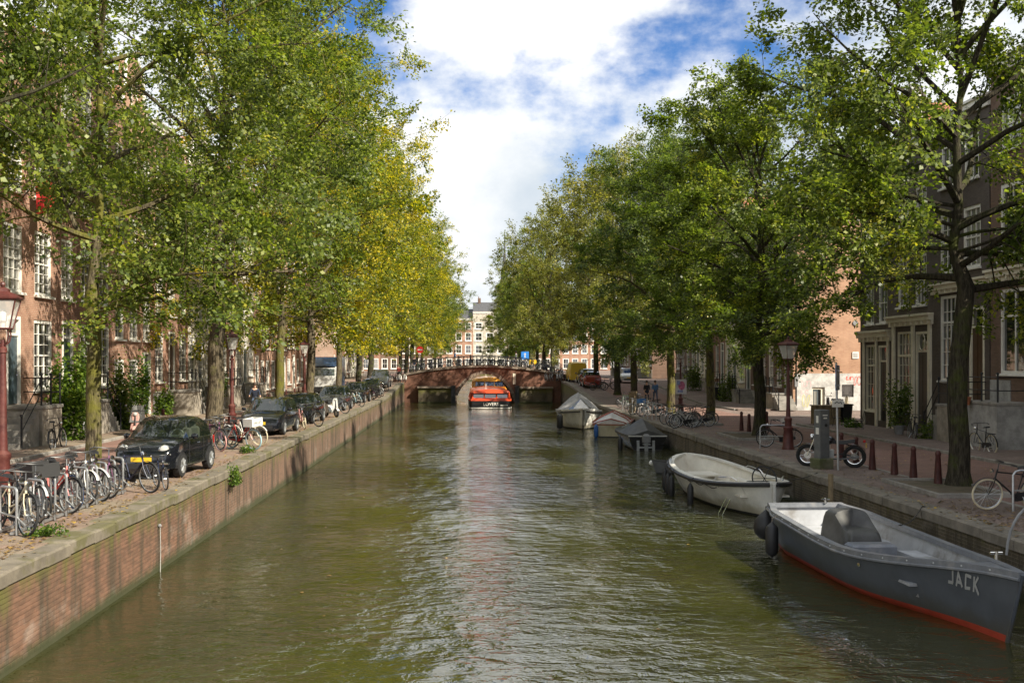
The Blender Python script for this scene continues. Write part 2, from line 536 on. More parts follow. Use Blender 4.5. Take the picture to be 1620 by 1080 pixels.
sheet('ground_right', XR + .3, 420, MAT['paving_right'], gr, -.012)
sheet('road_left', -13.0, -9.95, MAT['paving_road'], gl, -.004)
sheet('road_right', 12.75, 17.2, MAT['paving_road'], gr, -.004)
# raised footways in front of the houses
def footway(name, x0, x1, gf, spans, mat):
    for (ya, yb) in spans:
        b = MB(); ys = np.linspace(ya, yb, max(2, int((yb - ya) / 3)))
        b.loft([[(x0, y, gf(y) - .05), (x1, y, gf(y) - .05), (x1, y, gf(y) + .09), (x0, y, gf(y) + .09)] for y in ys])
        struct(b.build(name, mat))
footway('pavement_left', -15.8, -13.12, gl, [(-20, 117)], MAT['paving_left'])
footway('pavement_right', 17.34, 20.6, gr, [(-20, 57.5)], MAT['paving_right'])
footway('pavement_right', 18.4, 22.3, gr, [(74.5, 117)], MAT['paving_right'])
def kerbs(name, x, gf, ya, yb, dx=.12, lng=1.5):
    b = MB(); y = ya
    while y < yb:
        b.bev((x, y + lng / 2, gf(y + lng / 2) + .022), (dx, lng - .015, .15), .015); y += lng
    struct(b.build(name, MAT['kerb_stone']))
kerbs('kerb_left', -13.05, gl, -10, 116)
kerbs('kerb_right', 17.27, gr, -10, 57)
kerbs('kerb_right_far', 18.33, gr, 75, 116)
# flush pale stone strip between the bollard row and the road
b = MB(); b.b2(12.62, 12.74, 10, 46, QR - .03, QR + .006)
struct(b.build('road_edge_strip', MAT['kerb_stone']))
cv = [at(1200, 652, QR), at(1168, 662, QR), at(1200, 674, QR), at(1262, 690, QR)]
cv = [Vector(p) for p in cv]
b = MB()
cc = [(1500, 716), (1420, 700), (1360, 690), (1300, 680), (1262, 674), (1240, 668), (1238, 663), (1250, 659), (1290, 656), (1330, 654)]
pp = [Vector(at(x, y, QR)) for x, y in cc]
for i in range(len(pp) - 1):
    d = (pp[i + 1] - pp[i]); n = Vector((-d.y, d.x, 0)).normalized() * .13
    b.add([pp[i] - n + Vector((0, 0, .006)), pp[i] + n + Vector((0, 0, .006)), pp[i + 1] + n + Vector((0, 0, .006)), pp[i + 1] - n + Vector((0, 0, .006))], [(0, 1, 2, 3)])
struct(b.build('kerb_curve', MAT['kerb_stone']))

# quay walls --------------------------------------------------------------
def quay_wall(side, label, matw, matc, cw, ov, ch):
    gf = gl if side < 0 else gr
    x = XL if side < 0 else XR
    t = thing('quay_wall', label, 'quay wall', (x, 20, 0))
    b = MB(); ys = np.arange(-30, 331, 3.0)
    vs = []; fs = []
    for i, y in enumerate(ys):
        vs += [(0, y - 20, -1.3), (0, y - 20, gf(y) - ch + .01), (side * .8, y - 20, gf(y) - ch + .01)]
        if i:
            k = 3 * i
            fs += [(k - 3, k - 2, k + 1, k), (k - 2, k - 1, k + 2, k + 1)]
    b.add(vs, fs)
    b.build('wall', matw, t)
    rs = random.Random(3 + side)
    y = 10.0 if side < 0 else 12.0
    while y < 330:
        L = rs.uniform(1.0, 1.5) if y < 117 else 6.0
        if BY - .3 < y + L and y < BY + 9.3:
            y += L if y < BY else 1.0
            if y > BY + 9.3 or y < BY: pass
            if y < BY + 9.3: y = BY + 9.4
            continue
        z = gf(y + L / 2) - ch / 2 + rs.uniform(-.014, .012)
        bb = MB().bev((0, 0, 0), (cw, L - .014, ch), .03)
        o = bb.build('coping_stone', matc, t, loc=(side * (cw / 2 - ov) + rs.uniform(-.02, .02), y + L / 2 - 20, z), rz=rs.uniform(-.008, .008))
        sl_ = math.atan2(gf(y + L) - gf(y), L)
        o.rotation_euler.x = sl_
        y += L
    return t
b = MB(); b.b2(XL - .3, XR + .3, 257.5, 262.5, -1.2, 1.92); tag(b.build('quay_wall', MAT['quay_brick']), 'low quay wall closing the far end of the canal', 'quay wall')
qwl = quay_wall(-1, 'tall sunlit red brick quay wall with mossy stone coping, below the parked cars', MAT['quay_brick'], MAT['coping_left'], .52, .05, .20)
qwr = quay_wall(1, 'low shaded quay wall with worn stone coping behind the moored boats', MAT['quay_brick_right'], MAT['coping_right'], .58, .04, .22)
# nearest brickwork of the sunlit quay wall: single bricks standing proud of the joints
def quay_bricks():
    rs = random.Random(11)
    me = MB().bev((0, 0, 0), (.212, .064, .02), .005).xf(Matrix.Rotation(PI / 2, 4, 'Y') @ Matrix.Rotation(PI / 2, 4, 'Z'))
    # brick: long side along y, thin along x (proud), rows along z
    m1 = me.mesh('brick', MAT['quay_loose_brick'])
    rest = MB(); cnt = 0
    cells = []
    for r in range(16):
        z = .075 + r * .073 + .0365
        if z > QL - .21: break
        for c in range(60):
            y = 14.6 + c * .22 + (.11 if r % 2 else 0)
            cells.append((y, z))
    cells.sort()
    for (y, z) in cells:
        dx = rs.uniform(-.004, .005)
        if cnt < 300 and y > 15.0:
            o = inst('brick', m1, qwl, (.006 + dx, y - 20, z)); cnt += 1
        else:
            rest.add([(p[0] + .006 + dx, p[1] + y - 20, p[2] + z) for p in me.v], me.f)
    o = rest.build('brick_field', MAT['quay_loose_brick'], qwl); o['kind'] = 'stuff'
quay_bricks()

# ---------------------------------------------------------------- far bridge
def bridge():
    xc, hs, zc = 2.15, 3.2, 3.06
    deck = lambda x: 4.02 - .0125 * (x - 1.9) ** 2
    arch = lambda x: (zc + .9) * math.sqrt(max(0, 1 - ((x - xc) / hs) ** 2)) - .9
    D = 9.0
    t = thing('arched_bridge', 'low red brick canal bridge with a single stone-edged arch and iron railings', 'bridge', (xc, BY, 0))
    xs = sorted(set(list(np.linspace(XL - 1.2, XR + 1.2, 40)) + list(np.linspace(xc - hs, xc + hs, 41))))
    for nm, yy in (('spandrel_wall', 0.0), ('spandrel_wall', D)):
        b = MB(); vs = []; fs = []
        for i, x in enumerate(xs):
            lo = arch(x) if abs(x - xc) < hs else -1.0
            lo = max(lo, -1.0)
            vs += [(x - xc, yy, lo), (x - xc, yy, deck(x) - .2)]
            if i: fs.append((2 * i - 2, 2 * i - 1, 2 * i + 1, 2 * i))
        b.add(vs, fs); b.build(nm, MAT['brick_bridge'], t)
    b = MB(); ax = [xc + hs * math.sin(a) for a in np.linspace(-PI / 2, PI / 2, 33)]
    vs = []; fs = []
    for i, x in enumerate(ax):
        vs += [(x - xc, 0, max(-1, arch(x))), (x - xc, D, max(-1, arch(x)))]
        if i: fs.append((2 * i - 2, 2 * i - 1, 2 * i + 1, 2 * i))
    b.add(vs, fs); b.build('vault', MAT['brick_bridge'], t)
    b = MB(); vs = []; fs = []
    for i, x in enumerate(xs):
        vs += [(x - xc, .1, deck(x) - .06), (x - xc, D - .1, deck(x) - .06)]
        if i: fs.append((2 * i - 2, 2 * i - 1, 2 * i + 1, 2 * i))
    b.add(vs, fs); b.build('roadway', MAT['paving_road'], t)
    # voussoirs
    n = 25; an = np.linspace(R(14), R(166), n + 1)
    for i in range(n):
        q = []
        for a in (an[i] + .008, an[i + 1] - .008):
            for k in (0, 1):
                rr = 1 + .13 * k
                q.append(((hs + .34 * k) * math.cos(a), (zc + .9 + .34 * k) * math.sin(a) - .9))
        MB().prism([q[0], q[1], q[3], q[2]], -.06, .25).build('voussoir', MAT['bridge_stone'], t)
    m = 18; ex = np.linspace(XL - .9, XR + .9, m + 1)
    for yy in (0, D):
        for i in range(m):
            a, c = ex[i] + .008, ex[i + 1] - .008
            MB().prism([(a - xc, deck(a) - .24), (c - xc, deck(c) - .24), (c - xc, deck(c)), (a - xc, deck(a))], yy - .16, yy + .3).build('cap_stone', MAT['bridge_stone'], t)
    # abutment ledges and fender posts
    for (a, c, z) in ((-5.0, -1.3, 1.78), (5.5, 9.4, 1.72)):
        MB().b2(a - xc, c - xc, -1.0, .05, z - .18, z).build('ledge', MAT['bridge_stone'], t)
        MB().b2(a - xc + .1, c - xc - .1, -.8, .05, -1, z - .19).build('pier_base', MAT['quay_brick_right'], t)
    for x in (-1.2, 5.55):
        MB().b2(x - .22 - xc, x + .22 - xc, -1.15, -.2, -1, 1.85).build('fender_post', MAT['iron_black'], t)
    MB().b2(5.15 - xc, 5.45 - xc, -.07, .03, 2.0, 3.15).build('arch_sign', MAT['paint_cream'], t)
    # railings
    for yy in (.0, D):
        for dz in (.52, .98):
            MB().tube([(x - xc, yy, deck(x) + dz) for x in np.linspace(XL - .8, XR + .8, 24)], .026, 5).build('rail', MAT['iron_black'], t)
        for x in np.linspace(XL - .8, XR + .8, 15):
            b = MB().tube([(x - xc, yy, deck(x) - .02), (x - xc, yy, deck(x) + 1.03)], .036, 6)
            b.sphere((x - xc, yy, deck(x) + 1.07), .06, 6, 5)
            b.build('post', MAT['iron_black'], t)
    return deck
BDECK = bridge()
# ---------------------------------------------------------------- houses
WC = {}
def winmesh(kind, w_, h_, nx, nz, cas, trim):
    """frame, pane and sill meshes, local: x 0..w, z 0..h, front at y=0 (outside is -y)"""
    k = (kind, round(w_, 2), round(h_, 2), nx, nz, round(cas, 3), trim)
    if k in WC: return WC[k]
    b = MB(); c = cas
    b.b2(0, c, .02, .12, 0, h_); b.b2(w_ - c, w_, .02, .12, 0, h_)
    b.b2(c, w_ - c, .02, .12, h_ - c, h_); b.b2(c, w_ - c, .02, .12, 0, c * .8)
    s = .045
    iw, ih = w_ - 2 * c, h_ - 1.8 * c
    zb = c * .8
    if kind == 'sash':
        b.b2(c, w_ - c, .045, .10, zb + ih * .5 - .03, zb + ih * .5 + .03)
    if kind == 'tran':
        b.b2(c, w_ - c, .03, .11, zb + ih * .70 - .045, zb + ih * .70 + .045)
    for i in range(1, nx):
        x = c + iw * i / nx; q = .016 if nx > 2 or kind == 'sash' else .045
        b.b2(x - q, x + q, .055, .098, zb, zb + ih)
    for i in range(1, nz):
        z = zb + ih * i / nz
        if kind == 'sash' and abs(i / nz - .5) < .01: continue
        b.b2(c, w_ - c, .06, .098, z - .014, z + .014)
    fr = b.mesh('window', MAT[trim])
    pn = MB().add([(c, .102, zb), (w_ - c, .102, zb), (w_ - c, .102, zb + ih), (c, .102, zb + ih)], [(0, 1, 2, 3)]).mesh('pane', MAT['glass_dark'])
    sl_ = MB().bev((w_ / 2, -.02, -.045), (w_ + .16, .22, .09), .02).mesh('sill', MAT['paint_white'] if trim != 'paint_cream' else MAT['paint_cream'])
    pns = [pn]
    for g in ('glass_curtain', 'glass_dim'):
        q = pn.copy(); q.materials[0] = MAT[g]; pns.append(q)
    WC[k] = (fr, pns, sl_)
    return WC[k]
def doormesh(w_, h_, col, trim):
    k = ('door', round(w_, 2), round(h_, 2), col, trim)
    if k in WC: return WC[k]
    b = MB(); c = .11; top = h_ * .78
    b.b2(0, c, -.03, .12, 0, h_); b.b2(w_ - c, w_, -.03, .12, 0, h_); b.b2(c, w_ - c, -.03, .12, h_ - c, h_)
    b.b2(c, w_ - c, .0, .12, top, top + .09)
    fr = b.mesh('door', MAT[trim])
    d = MB(); d.b2(c, w_ - c, .05, .11, .02, top)
    iw = w_ - 2 * c
    for (z0, z1) in ((.12, .9), (1.02, top - .12)):
        for sx in (0, 1):
            x0 = c + .07 + sx * iw / 2; x1 = c + (sx + 1) * iw / 2 - .07
            d.b2(x0, x1, .034, .06, z0, z1)
    lf = d.mesh('door_leaf', MAT[col])
    g = MB().add([(c, .1, top + .09), (w_ - c, .1, top + .09), (w_ - c, .1, h_ - c), (c, .1, h_ - c)], [(0, 1, 2, 3)]).mesh('fanlight', MAT['glass_dark'])
    hd = MB().sphere((w_ - c - .08, .03, 1.0), .035, 6, 5).mesh('handle', MAT['chrome'])
    WC[k] = (fr, lf, g, hd)
    return WC[k]
def wallmb(w_, h_, ops, rev=.13):
    xs = sorted(set([0, w_] + [round(v, 4) for o in ops for v in (o[1], o[1] + o[3])]))
    zs = sorted(set([0, h_] + [round(v, 4) for o in ops for v in (o[2], o[2] + o[4])]))
    b = MB()
    def ins(x, z):
        return any(o[1] < x < o[1] + o[3] and o[2] < z < o[2] + o[4] for o in ops)
    for i in range(len(xs) - 1):
        for j in range(len(zs) - 1):
            if not ins((xs[i] + xs[i + 1]) / 2, (zs[j] + zs[j + 1]) / 2):
                b.add([(xs[i], 0, zs[j]), (xs[i + 1], 0, zs[j]), (xs[i + 1], 0, zs[j + 1]), (xs[i], 0, zs[j + 1])], [(0, 1, 2, 3)])
    for o in ops:
        x0, z0, x1, z1 = o[1], o[2], o[1] + o[3], o[2] + o[4]
        b.add([(x0, 0, z0), (x1, 0, z0), (x1, 0, z1), (x0, 0, z1), (x0, rev, z0), (x1, rev, z0), (x1, rev, z1), (x0, rev, z1)],
              [(0, 1, 5, 4), (1, 2, 6, 5), (2, 3, 7, 6), (3, 0, 4, 7)])
    return b
HR = random.Random(21)
def put_openings(t, ops, trim, doorcol):
    for o in ops:
        kind, x, z, w_, h_ = o[:5]
        opt = o[5] if len(o) > 5 else {}
        tr = opt.get('trim', trim)
        if kind == 'door':
            fr, lf, g, hd = doormesh(w_, h_, opt.get('col', doorcol), tr)
            d = inst('door', fr, t, (x, 0.0, z)); inst('door_leaf', lf, d); inst('fanlight', g, d); inst('handle', hd, d)
        else:
            fr, pns, sl_ = winmesh(kind, w_, h_, opt.get('nx', 2), opt.get('nz', 4), opt.get('cas', .10), tr)
            wi = inst('window', fr, t, (x, .012, z))
            inst('pane', pns[opt.get('glass', HR.choice((0, 0, 0, 1, 2)))], wi)
            if opt.get('sill', True): inst('sill', sl_, wi)
def stoop(t, x0, x1, h_, dp=1.25, steps=6, side=1, mat='stoop_stone', rail=True, flank=False):
    """landing in front of the door with a straight flight beside it"""
    sp = thing_part('stoop', t)
    b = MB(); b.b2(x0, x1, -dp, -.003, 0, h_ - .12); b.build('landing_base', MAT[mat], sp)
    MB().bev(((x0 + x1) / 2, -dp / 2 - .02, h_ - .055), (x1 - x0 + .1, dp + .04, .11), .02).build('landing_slab', MAT['kerb_stone'], sp)
    run = .27
    for i in range(steps):
        z1 = h_ * (steps - i) / (steps + 1)
        if side > 0: xa, xb = x1 + .06 + i * run, x1 + .06 + (i + 1) * run
        else: xa, xb = x0 - .06 - (i + 1) * run, x0 - .06 - i * run
        MB().b2(xa, xb, -dp + .08, -.006, 0, z1).build('step', MAT['kerb_stone'], sp)
    if rail:
        yr = -dp + .05
        e = x1 if side > 0 else x0
        xe = e + side * (steps * run)
        pts = [x0 + .05, (x0 + x1) / 2, x1 - .05]
        b = MB()
        for z in (.42, .9):
            b.tube([(x0 + .05, yr, h_ + z), (x1 - .05, yr, h_ + z)], .02, 5)
            b.tube([(e - side * .05, yr, h_ + z), (xe, yr, .15 + z)], .02, 5)
        o = x0 if side > 0 else x1
        for z in (.42, .9): b.tube([(o + side * .05, yr, h_ + z), (o + side * .05, -.02, h_ + z)], .02, 5)
        b.build('railing', MAT['iron_black'], sp)
        for x in pts + [xe]:
            zb = h_ if x != xe else .05
            c = MB().tube([(x, yr, zb), (x, yr, zb + 1.0)], .034, 6); c.sphere((x, yr, zb + 1.04), .055, 6, 5)
            c.build('rail_post', MAT['iron_black'], sp)
    return sp
def thing_part(name, parent):
    o = bpy.data.objects.new(name, None); COL.objects.link(o); o.parent = parent; o.empty_display_size = .1
    return o
def cornice(t, w_, z, trim, proud=.28, hh=.5):
    b = MB()
    b.b2(-.03, w_ + .03, -proud * .35, .05, z - hh, z - hh * .62)
    b.b2(-.05, w_ + .05, -proud * .7, .05, z - hh * .62, z - hh * .2)
    b.b2(-.08, w_ + .08, -proud, .05, z - hh * .2, z)
    for i in range(int(w_ / .6)):
        x = .3 + i * .6
        b.b2(x, x + .12, -proud * .62, -.0, z - hh * .95, z - hh * .63)
    b.build('cornice', MAT[trim], t)
def house(label, side, xl, y0, w_, h_, wall, trim, ops, z0, top='flat', dep=11.0, doorcol='paint_door_green', plinth=None, roof='tile_roof', group=None, shop=None, rot=None, loc=None, name='canal_house', sidewall=None):
    """side -1: left bank (front looks to +X, local x runs away from the camera); +1: right bank"""
    if loc is None:
        loc = (xl, y0 if side < 0 else y0 + w_, z0)
        rz = PI / 2 if side < 0 else -PI / 2
    else: rz = rot or 0
    t = thing(name, label, 'house', loc, rz, group)
    b = wallmb(w_, h_, ops)
    b.build('wall', MAT[wall], t)
    b = MB(); b.add([(0, 0, 0), (0, dep, 0), (0, dep, h_), (0, 0, h_), (w_, 0, 0), (w_, dep, 0), (w_, dep, h_), (w_, 0, h_)], [(0, 1, 2, 3), (4, 5, 6, 7), (1, 5, 6, 2), (0, 4, 7, 3)][:3])
    # back of the rooms just behind the glass keeps light out
    b.add([(0, .3, 0), (w_, .3, 0), (w_, .3, h_), (0, .3, h_)], [(0, 1, 2, 3)])
    b.build('party_wall', MAT[sidewall or wall], t)
    if top == 'flat':
        cornice(t, w_, h_ + .12, trim)
        r = MB(); r.prism([(0, h_), (w_, h_), (w_, h_ + .04), (0, h_ + .04)], .04, dep)
        r.add([(0.02, .3, h_ + .1), (w_ - .02, .3, h_ + .1), (w_ - .02, dep * .45, h_ + 2.6), (.02, dep * .45, h_ + 2.6), (w_ - .02, dep, h_ + .1), (.02, dep, h_ + .1)],
              [(0, 1, 2, 3), (3, 2, 4, 5), (0, 3, 5), (1, 4, 2)])
        ro = r.build('roof', MAT[roof], t)
    else:
        m = w_ / 2
        if top == 'neck':
            prof = [(0, h_), (w_, h_), (w_, h_ + .5), (m + w_ * .30, h_ + .6), (m + w_ * .24, h_ + 1.2), (m + w_ * .2, h_ + 2.6), (m + w_ * .12, h_ + 2.9), (m, h_ + 3.3), (m - w_ * .12, h_ + 2.9), (m - w_ * .2, h_ + 2.6), (m - w_ * .24, h_ + 1.2), (m - w_ * .30, h_ + .6), (0, h_ + .5)]
        elif top == 'bell':
            prof = [(0, h_), (w_, h_)] + [(m + (m * (.98 - .62 * sm(i / 6))), h_ + .3 + 2.4 * i / 6) for i in range(7)] + [(m, h_ + 3.1)] + [(m - (m * (.98 - .62 * sm(i / 6))), h_ + .3 + 2.4 * i / 6) for i in range(6, -1, -1)]
        else:
            prof = [(0, h_), (w_, h_), (m + .5, h_ + 2.7), (m + .5, h_ + 3.1), (m - .5, h_ + 3.1), (m - .5, h_ + 2.7)]
        g = MB().prism(prof, -.0, .3); g.build('gable', MAT[wall], t)
        b = MB().tube([(x, -.03, z) for x, z in prof[2:]], .085, 5); b.build('gable_coping', MAT[trim], t)
        r = MB(); r.add([(0, .3, h_), (0, dep, h_), (m, dep, h_ + 2.5), (m, .3, h_ + 2.5), (w_, .3, h_), (w_, dep, h_)], [(0, 1, 2, 3), (3, 2, 5, 4), (1, 5, 2)])
        ro = r.build('roof', MAT[roof], t)
        put_openings(t, [('sash', m - .45, h_ + .75, .9, 1.3, {'nx': 2, 'nz': 2})], trim, doorcol) if False else None
        f = winmesh('sash', .9, 1.3, 2, 2, .09, trim); wi = inst('window', f[0], t, (m - .45, -.06, h_ + .75)); inst('pane', f[1][0], wi)
    ch = MB().b2(w_ * .15, w_ * .15 + .7, dep * .4, dep * .4 + .7, h_ + 1.2, h_ + 3.6); ch.b2(w_ * .15 + .1, w_ * .15 + .3, dep * .4 + .2, dep * .4 + .4, h_ + 3.6, h_ + 4.0)
    ch.build('chimney', MAT['brick_brown'], ro)
    if plinth:
        zz, pmn = plinth
        xs = sorted([(o[1], o[1] + o[3]) for o in ops if o[2] < zz])
        cur = 0
        for a, c in xs + [(w_, w_)]:
            if a - cur > .05: MB().b2(cur, a, -.035, .02, 0, zz).build('plinth', MAT[pmn], t)
            cur = c
    put_openings(t, ops, trim, doorcol)
    return t
def grid_ops(w_, n, sills, heights, wf=.62, kind='sash', nx=2, nz=4, cas=.11):
    ops = []
    pit = w_ / n
    ww = pit * wf
    for z, h_ in zip(sills, heights):
        for i in range(n):
            ops.append((kind, i * pit + (pit - ww) / 2, z, ww, h_, {'nx': nx, 'nz': nz, 'cas': cas}))
    return ops

# left bank: sunlit row ----------------------------------------------------
LX = -15.55
def lh(label, y0, w_, h_, wall, n, gz_, style, door, **k):
    """raised ground floor over a low basement, stoop in front of the door"""
    z0 = gl(y0) + .09
    fz = 1.35 if style != 'low' else .25
    gh = 2.9 if style != 'low' else 2.6
    pit = w_ / n
    ops = []
    for i in range(n):
        x = i * pit + pit * .17; ww = pit * .66
        if i == door:
            ops.append(('door', i * pit + pit * .5 - .58, fz, 1.16, 3.05))
            if style != 'low': ops.append(('sash', i * pit + pit * .5 - .3, .28, .62, .75, {'nx': 2, 'nz': 2, 'cas': .07, 'sill': False}))
        else:
            ops.append(('sash', x, fz + .45, ww, gh - .35, {'nx': k.get('nx', 3), 'nz': 6, 'cas': .12, 'trim': 'paint_white'}))
            if style != 'low': ops.append(('tran', x + .1, .15, ww - .2, 1.2, {'nx': 2, 'nz': 1, 'cas': .08, 'sill': False}))
    zz = fz + gh + 1.0
    fl = 0
    while zz + 2.6 < h_:
        hh = 2.35 - .18 * fl
        ops += grid_ops(w_, n, [zz], [hh], .60, 'sash', k.get('nx', 3) if fl < 1 else 2, 6 if fl < 1 else 4, .12)
        zz += hh + 1.15; fl += 1
    t = house(label, -1, LX, y0, w_, h_, wall, k.get('trim', 'paint_white'), ops, z0, k.get('top', 'flat'), plinth=(fz - .1, k.get('pl', 'plaster_white')) if style != 'low' else (.35, 'stoop_stone'), doorcol=k.get('dc', 'paint_door_green'), roof=k.get('roof', 'tile_roof'))
    if style == 'stoop':
        xd = door * pit + pit * .5
        stoop(t, xd - .9, xd + .9, fz, 1.35, 6, k.get('sd', 1))
    return t
lh('pinkish brick house at the left edge with blue door and tall many-paned windows', 34.0, 8.2, 14.5, 'brick_pink', 3, 0, 'stoop', 1, dc='paint_door_blue', sd=-1)
lh('red brick house behind the nearest mossy tree, climbing bush at its stoop', 42.2, 6.6, 15.2, 'brick_red', 3, 0, 'stoop', 0, nx=2, sd=1)
lh('pale brick house with three tall French windows behind the nearest mossy tree', 48.8, 6.4, 14.0, 'brick_pink', 3, 0, 'low', 2, top='neck', nx=2)
lh('brick house with white plinth and black railed stoop behind the small black car', 55.2, 7.0, 14.8, 'brick_red', 3, 0, 'stoop', 1, nx=2, dc='paint_door_brown')
lh('white painted canal house between the second and third trees', 62.2, 6.0, 13.6, 'plaster_cream', 3, 0, 'stoop', 2, top='bell', dc='paint_door_brown', sd=-1)
lh('red brick canal house behind the third lamp post', 68.2, 6.8, 15.0, 'brick_red', 3, 0, 'stoop', 0, nx=2)
lh('cream plastered house half hidden by the dark truck', 75.0, 6.6, 14.2, 'plaster_cream', 3, 0, 'stoop', 1, top='neck', sd=-1)
lh('brown brick house behind the dark truck', 81.6, 7.0, 14.8, 'brick_pink', 3, 0, 'low', 0, nx=2)
lh('pale corner house with a coloured mural on its shop window', 88.6, 8.0, 13.8, 'brick_pink', 3, 0, 'low', 2, nx=2, top='spout')
lh('brick house next to the bridge on the left bank', 96.6, 8.0, 15.0, 'brick_red', 3, 0, 'low', 1, nx=2)
lh('tall brick corner house at the left end of the bridge', 104.6, 9.0, 15.5, 'brick_red', 4, 0, 'low', 1, nx=2)
for i, (y, ww, h_, wl_) in enumerate(((131, 10, 14.5, 'brick_pink'), (141, 9, 15.5, 'brick_red'), (150, 11, 14, 'plaster_cream'), (161, 10, 15, 'brick_pink'))):
    lh(['brick house just past the bridge on the left bank', 'red brick house second past the bridge, left bank', 'white house third past the bridge, left bank', 'brick house fourth past the bridge, left bank'][i], y, ww, h_, wl_, 4, 0, 'low', 1, nx=2)

# right bank, near row (in shade) -----------------------------------------
RX = 20.5
def rz0(y): return gr(y) + .09
# x in local coordinates runs towards the camera (from the far edge of each house)
WB = {'nx': 2, 'nz': 2, 'cas': .12}
# house A: dark corner house, cream shop front
w_ = 4.1
opsA = [('tran', .75, .75, 1.35, 3.3, {'nx': 3, 'nz': 5, 'cas': .1, 'trim': 'paint_cream', 'glass': 0}), ('door', 2.6, .3, 1.1, 3.7, {'trim': 'paint_cream', 'col': 'paint_black'})]
opsA += [('sash', .75 + i * 1.75, 5.1, 1.15, 2.0, WB) for i in range(2)] + [('sash', .75 + i * 1.75, 8.6, 1.15, 1.8, WB) for i in range(2)]
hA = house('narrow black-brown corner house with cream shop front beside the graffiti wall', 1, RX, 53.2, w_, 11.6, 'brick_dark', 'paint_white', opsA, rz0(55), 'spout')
cornice(hA, w_, 4.75, 'paint_cream', .3, .55)
b = MB()
for x in (.5, 2.2, 3.72): b.b2(x, x + .2, -.08, .02, 0, 4.2)
b.build('pilaster', MAT['paint_cream'], hA)
# house B
w_ = 4.8
opsB = [('tran', .75, 1.0, 1.75, 3.6, {'nx': 4, 'nz': 7, 'cas': .1, 'trim': 'paint_cream', 'glass': 0}), ('door', 3.0, .35, 1.35, 4.2, {'trim': 'paint_cream', 'col': 'paint_black'})]
opsB += [('sash', .85 + i * 2.0, 5.75, 1.25, 2.3, {'nx': 3, 'nz': 4, 'cas': .12}) for i in range(2)] + [('sash', .85 + i * 2.0, 9.2, 1.25, 1.9, WB) for i in range(2)]
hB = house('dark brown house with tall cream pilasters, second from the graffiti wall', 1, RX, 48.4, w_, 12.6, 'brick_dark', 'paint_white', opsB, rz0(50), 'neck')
cornice(hB, w_, 5.35, 'paint_cream', .32, .5)
b = MB()
for x in (.3, 2.58, 4.4): b.b2(x, x + .28, -.09, .02, 0, 4.85)
b.build('pilaster', MAT['paint_cream'], hB)
# round-cornered pane above the door of B
b = MB(); b.tube([(3.67 + .3 * math.cos(a), -.02, 4.1 + .4 * math.sin(a)) for a in np.linspace(0, 2 * PI, 17)[:-1]], .025, 5, closed=True); b.build('fanlight_tracery', MAT['paint_cream'], hB)
# house C
w_ = 5.2
opsC = [('tran', .7, 2.4, 2.2, 3.6, {'nx': 5, 'nz': 6, 'cas': .12, 'glass': 0}), ('door', 3.55, 1.5, 1.25, 3.9, {'trim': 'paint_cream', 'col': 'paint_door_brown'}), ('door', .8, .02, 1.0, 1.35, {'col': 'paint_black'})]
opsC += [('sash', .7 + i * 2.2, 7.0, 1.55, 2.5, {'nx': 3, 'nz': 4, 'cas': .13}) for i in range(2)] + [('sash', .8 + i * 2.2, 10.6, 1.3, 1.8, WB) for i in range(2)]
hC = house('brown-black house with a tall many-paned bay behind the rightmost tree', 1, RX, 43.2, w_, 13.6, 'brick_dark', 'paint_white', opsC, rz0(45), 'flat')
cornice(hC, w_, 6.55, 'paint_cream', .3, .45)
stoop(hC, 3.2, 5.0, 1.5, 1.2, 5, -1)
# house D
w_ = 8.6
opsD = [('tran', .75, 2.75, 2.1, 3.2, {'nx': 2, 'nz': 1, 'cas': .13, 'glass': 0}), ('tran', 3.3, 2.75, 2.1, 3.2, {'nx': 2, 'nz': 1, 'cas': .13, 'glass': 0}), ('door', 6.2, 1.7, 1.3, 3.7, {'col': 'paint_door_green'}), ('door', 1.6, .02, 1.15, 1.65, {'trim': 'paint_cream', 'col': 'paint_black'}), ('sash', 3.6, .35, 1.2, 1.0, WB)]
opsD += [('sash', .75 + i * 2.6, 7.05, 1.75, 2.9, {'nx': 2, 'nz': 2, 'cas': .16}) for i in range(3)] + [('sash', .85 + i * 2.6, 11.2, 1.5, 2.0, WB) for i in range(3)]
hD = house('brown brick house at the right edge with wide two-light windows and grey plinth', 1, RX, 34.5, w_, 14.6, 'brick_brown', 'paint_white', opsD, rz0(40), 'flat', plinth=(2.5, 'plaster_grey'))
cornice(hD, w_, 6.75, 'paint_cream', .3, .5)
stoop(hD, .3, 2.9, 1.72, 1.15, 6, -1, 'plaster_grey')
house('brick house outside the right edge, next to the wide-windowed one', 1, RX, 26.0, 8.4, 13.8, 'brick_brown', 'paint_white', grid_ops(8.4, 3, [1.5, 5.2, 9], [2.8, 2.6, 2.2]), rz0(30), 'flat')
for (y, h_) in ((18, 11.5), (10, 8.6), (2, 13.5), (-7, 14.5), (-16, 14)):  # unseen houses; two kept low so sun reaches the boat and quay
    house('brick house of the shaded right row, unseen outside the picture, heights varied to let sun through', 1, RX, y, 8.2, h_, 'brick_brown', 'paint_white', grid_ops(8.2, 3, [1.5, 5.2, 9], [2.8, 2.6, 2.2]), rz0(y), 'flat', group='right row houses outside the picture')

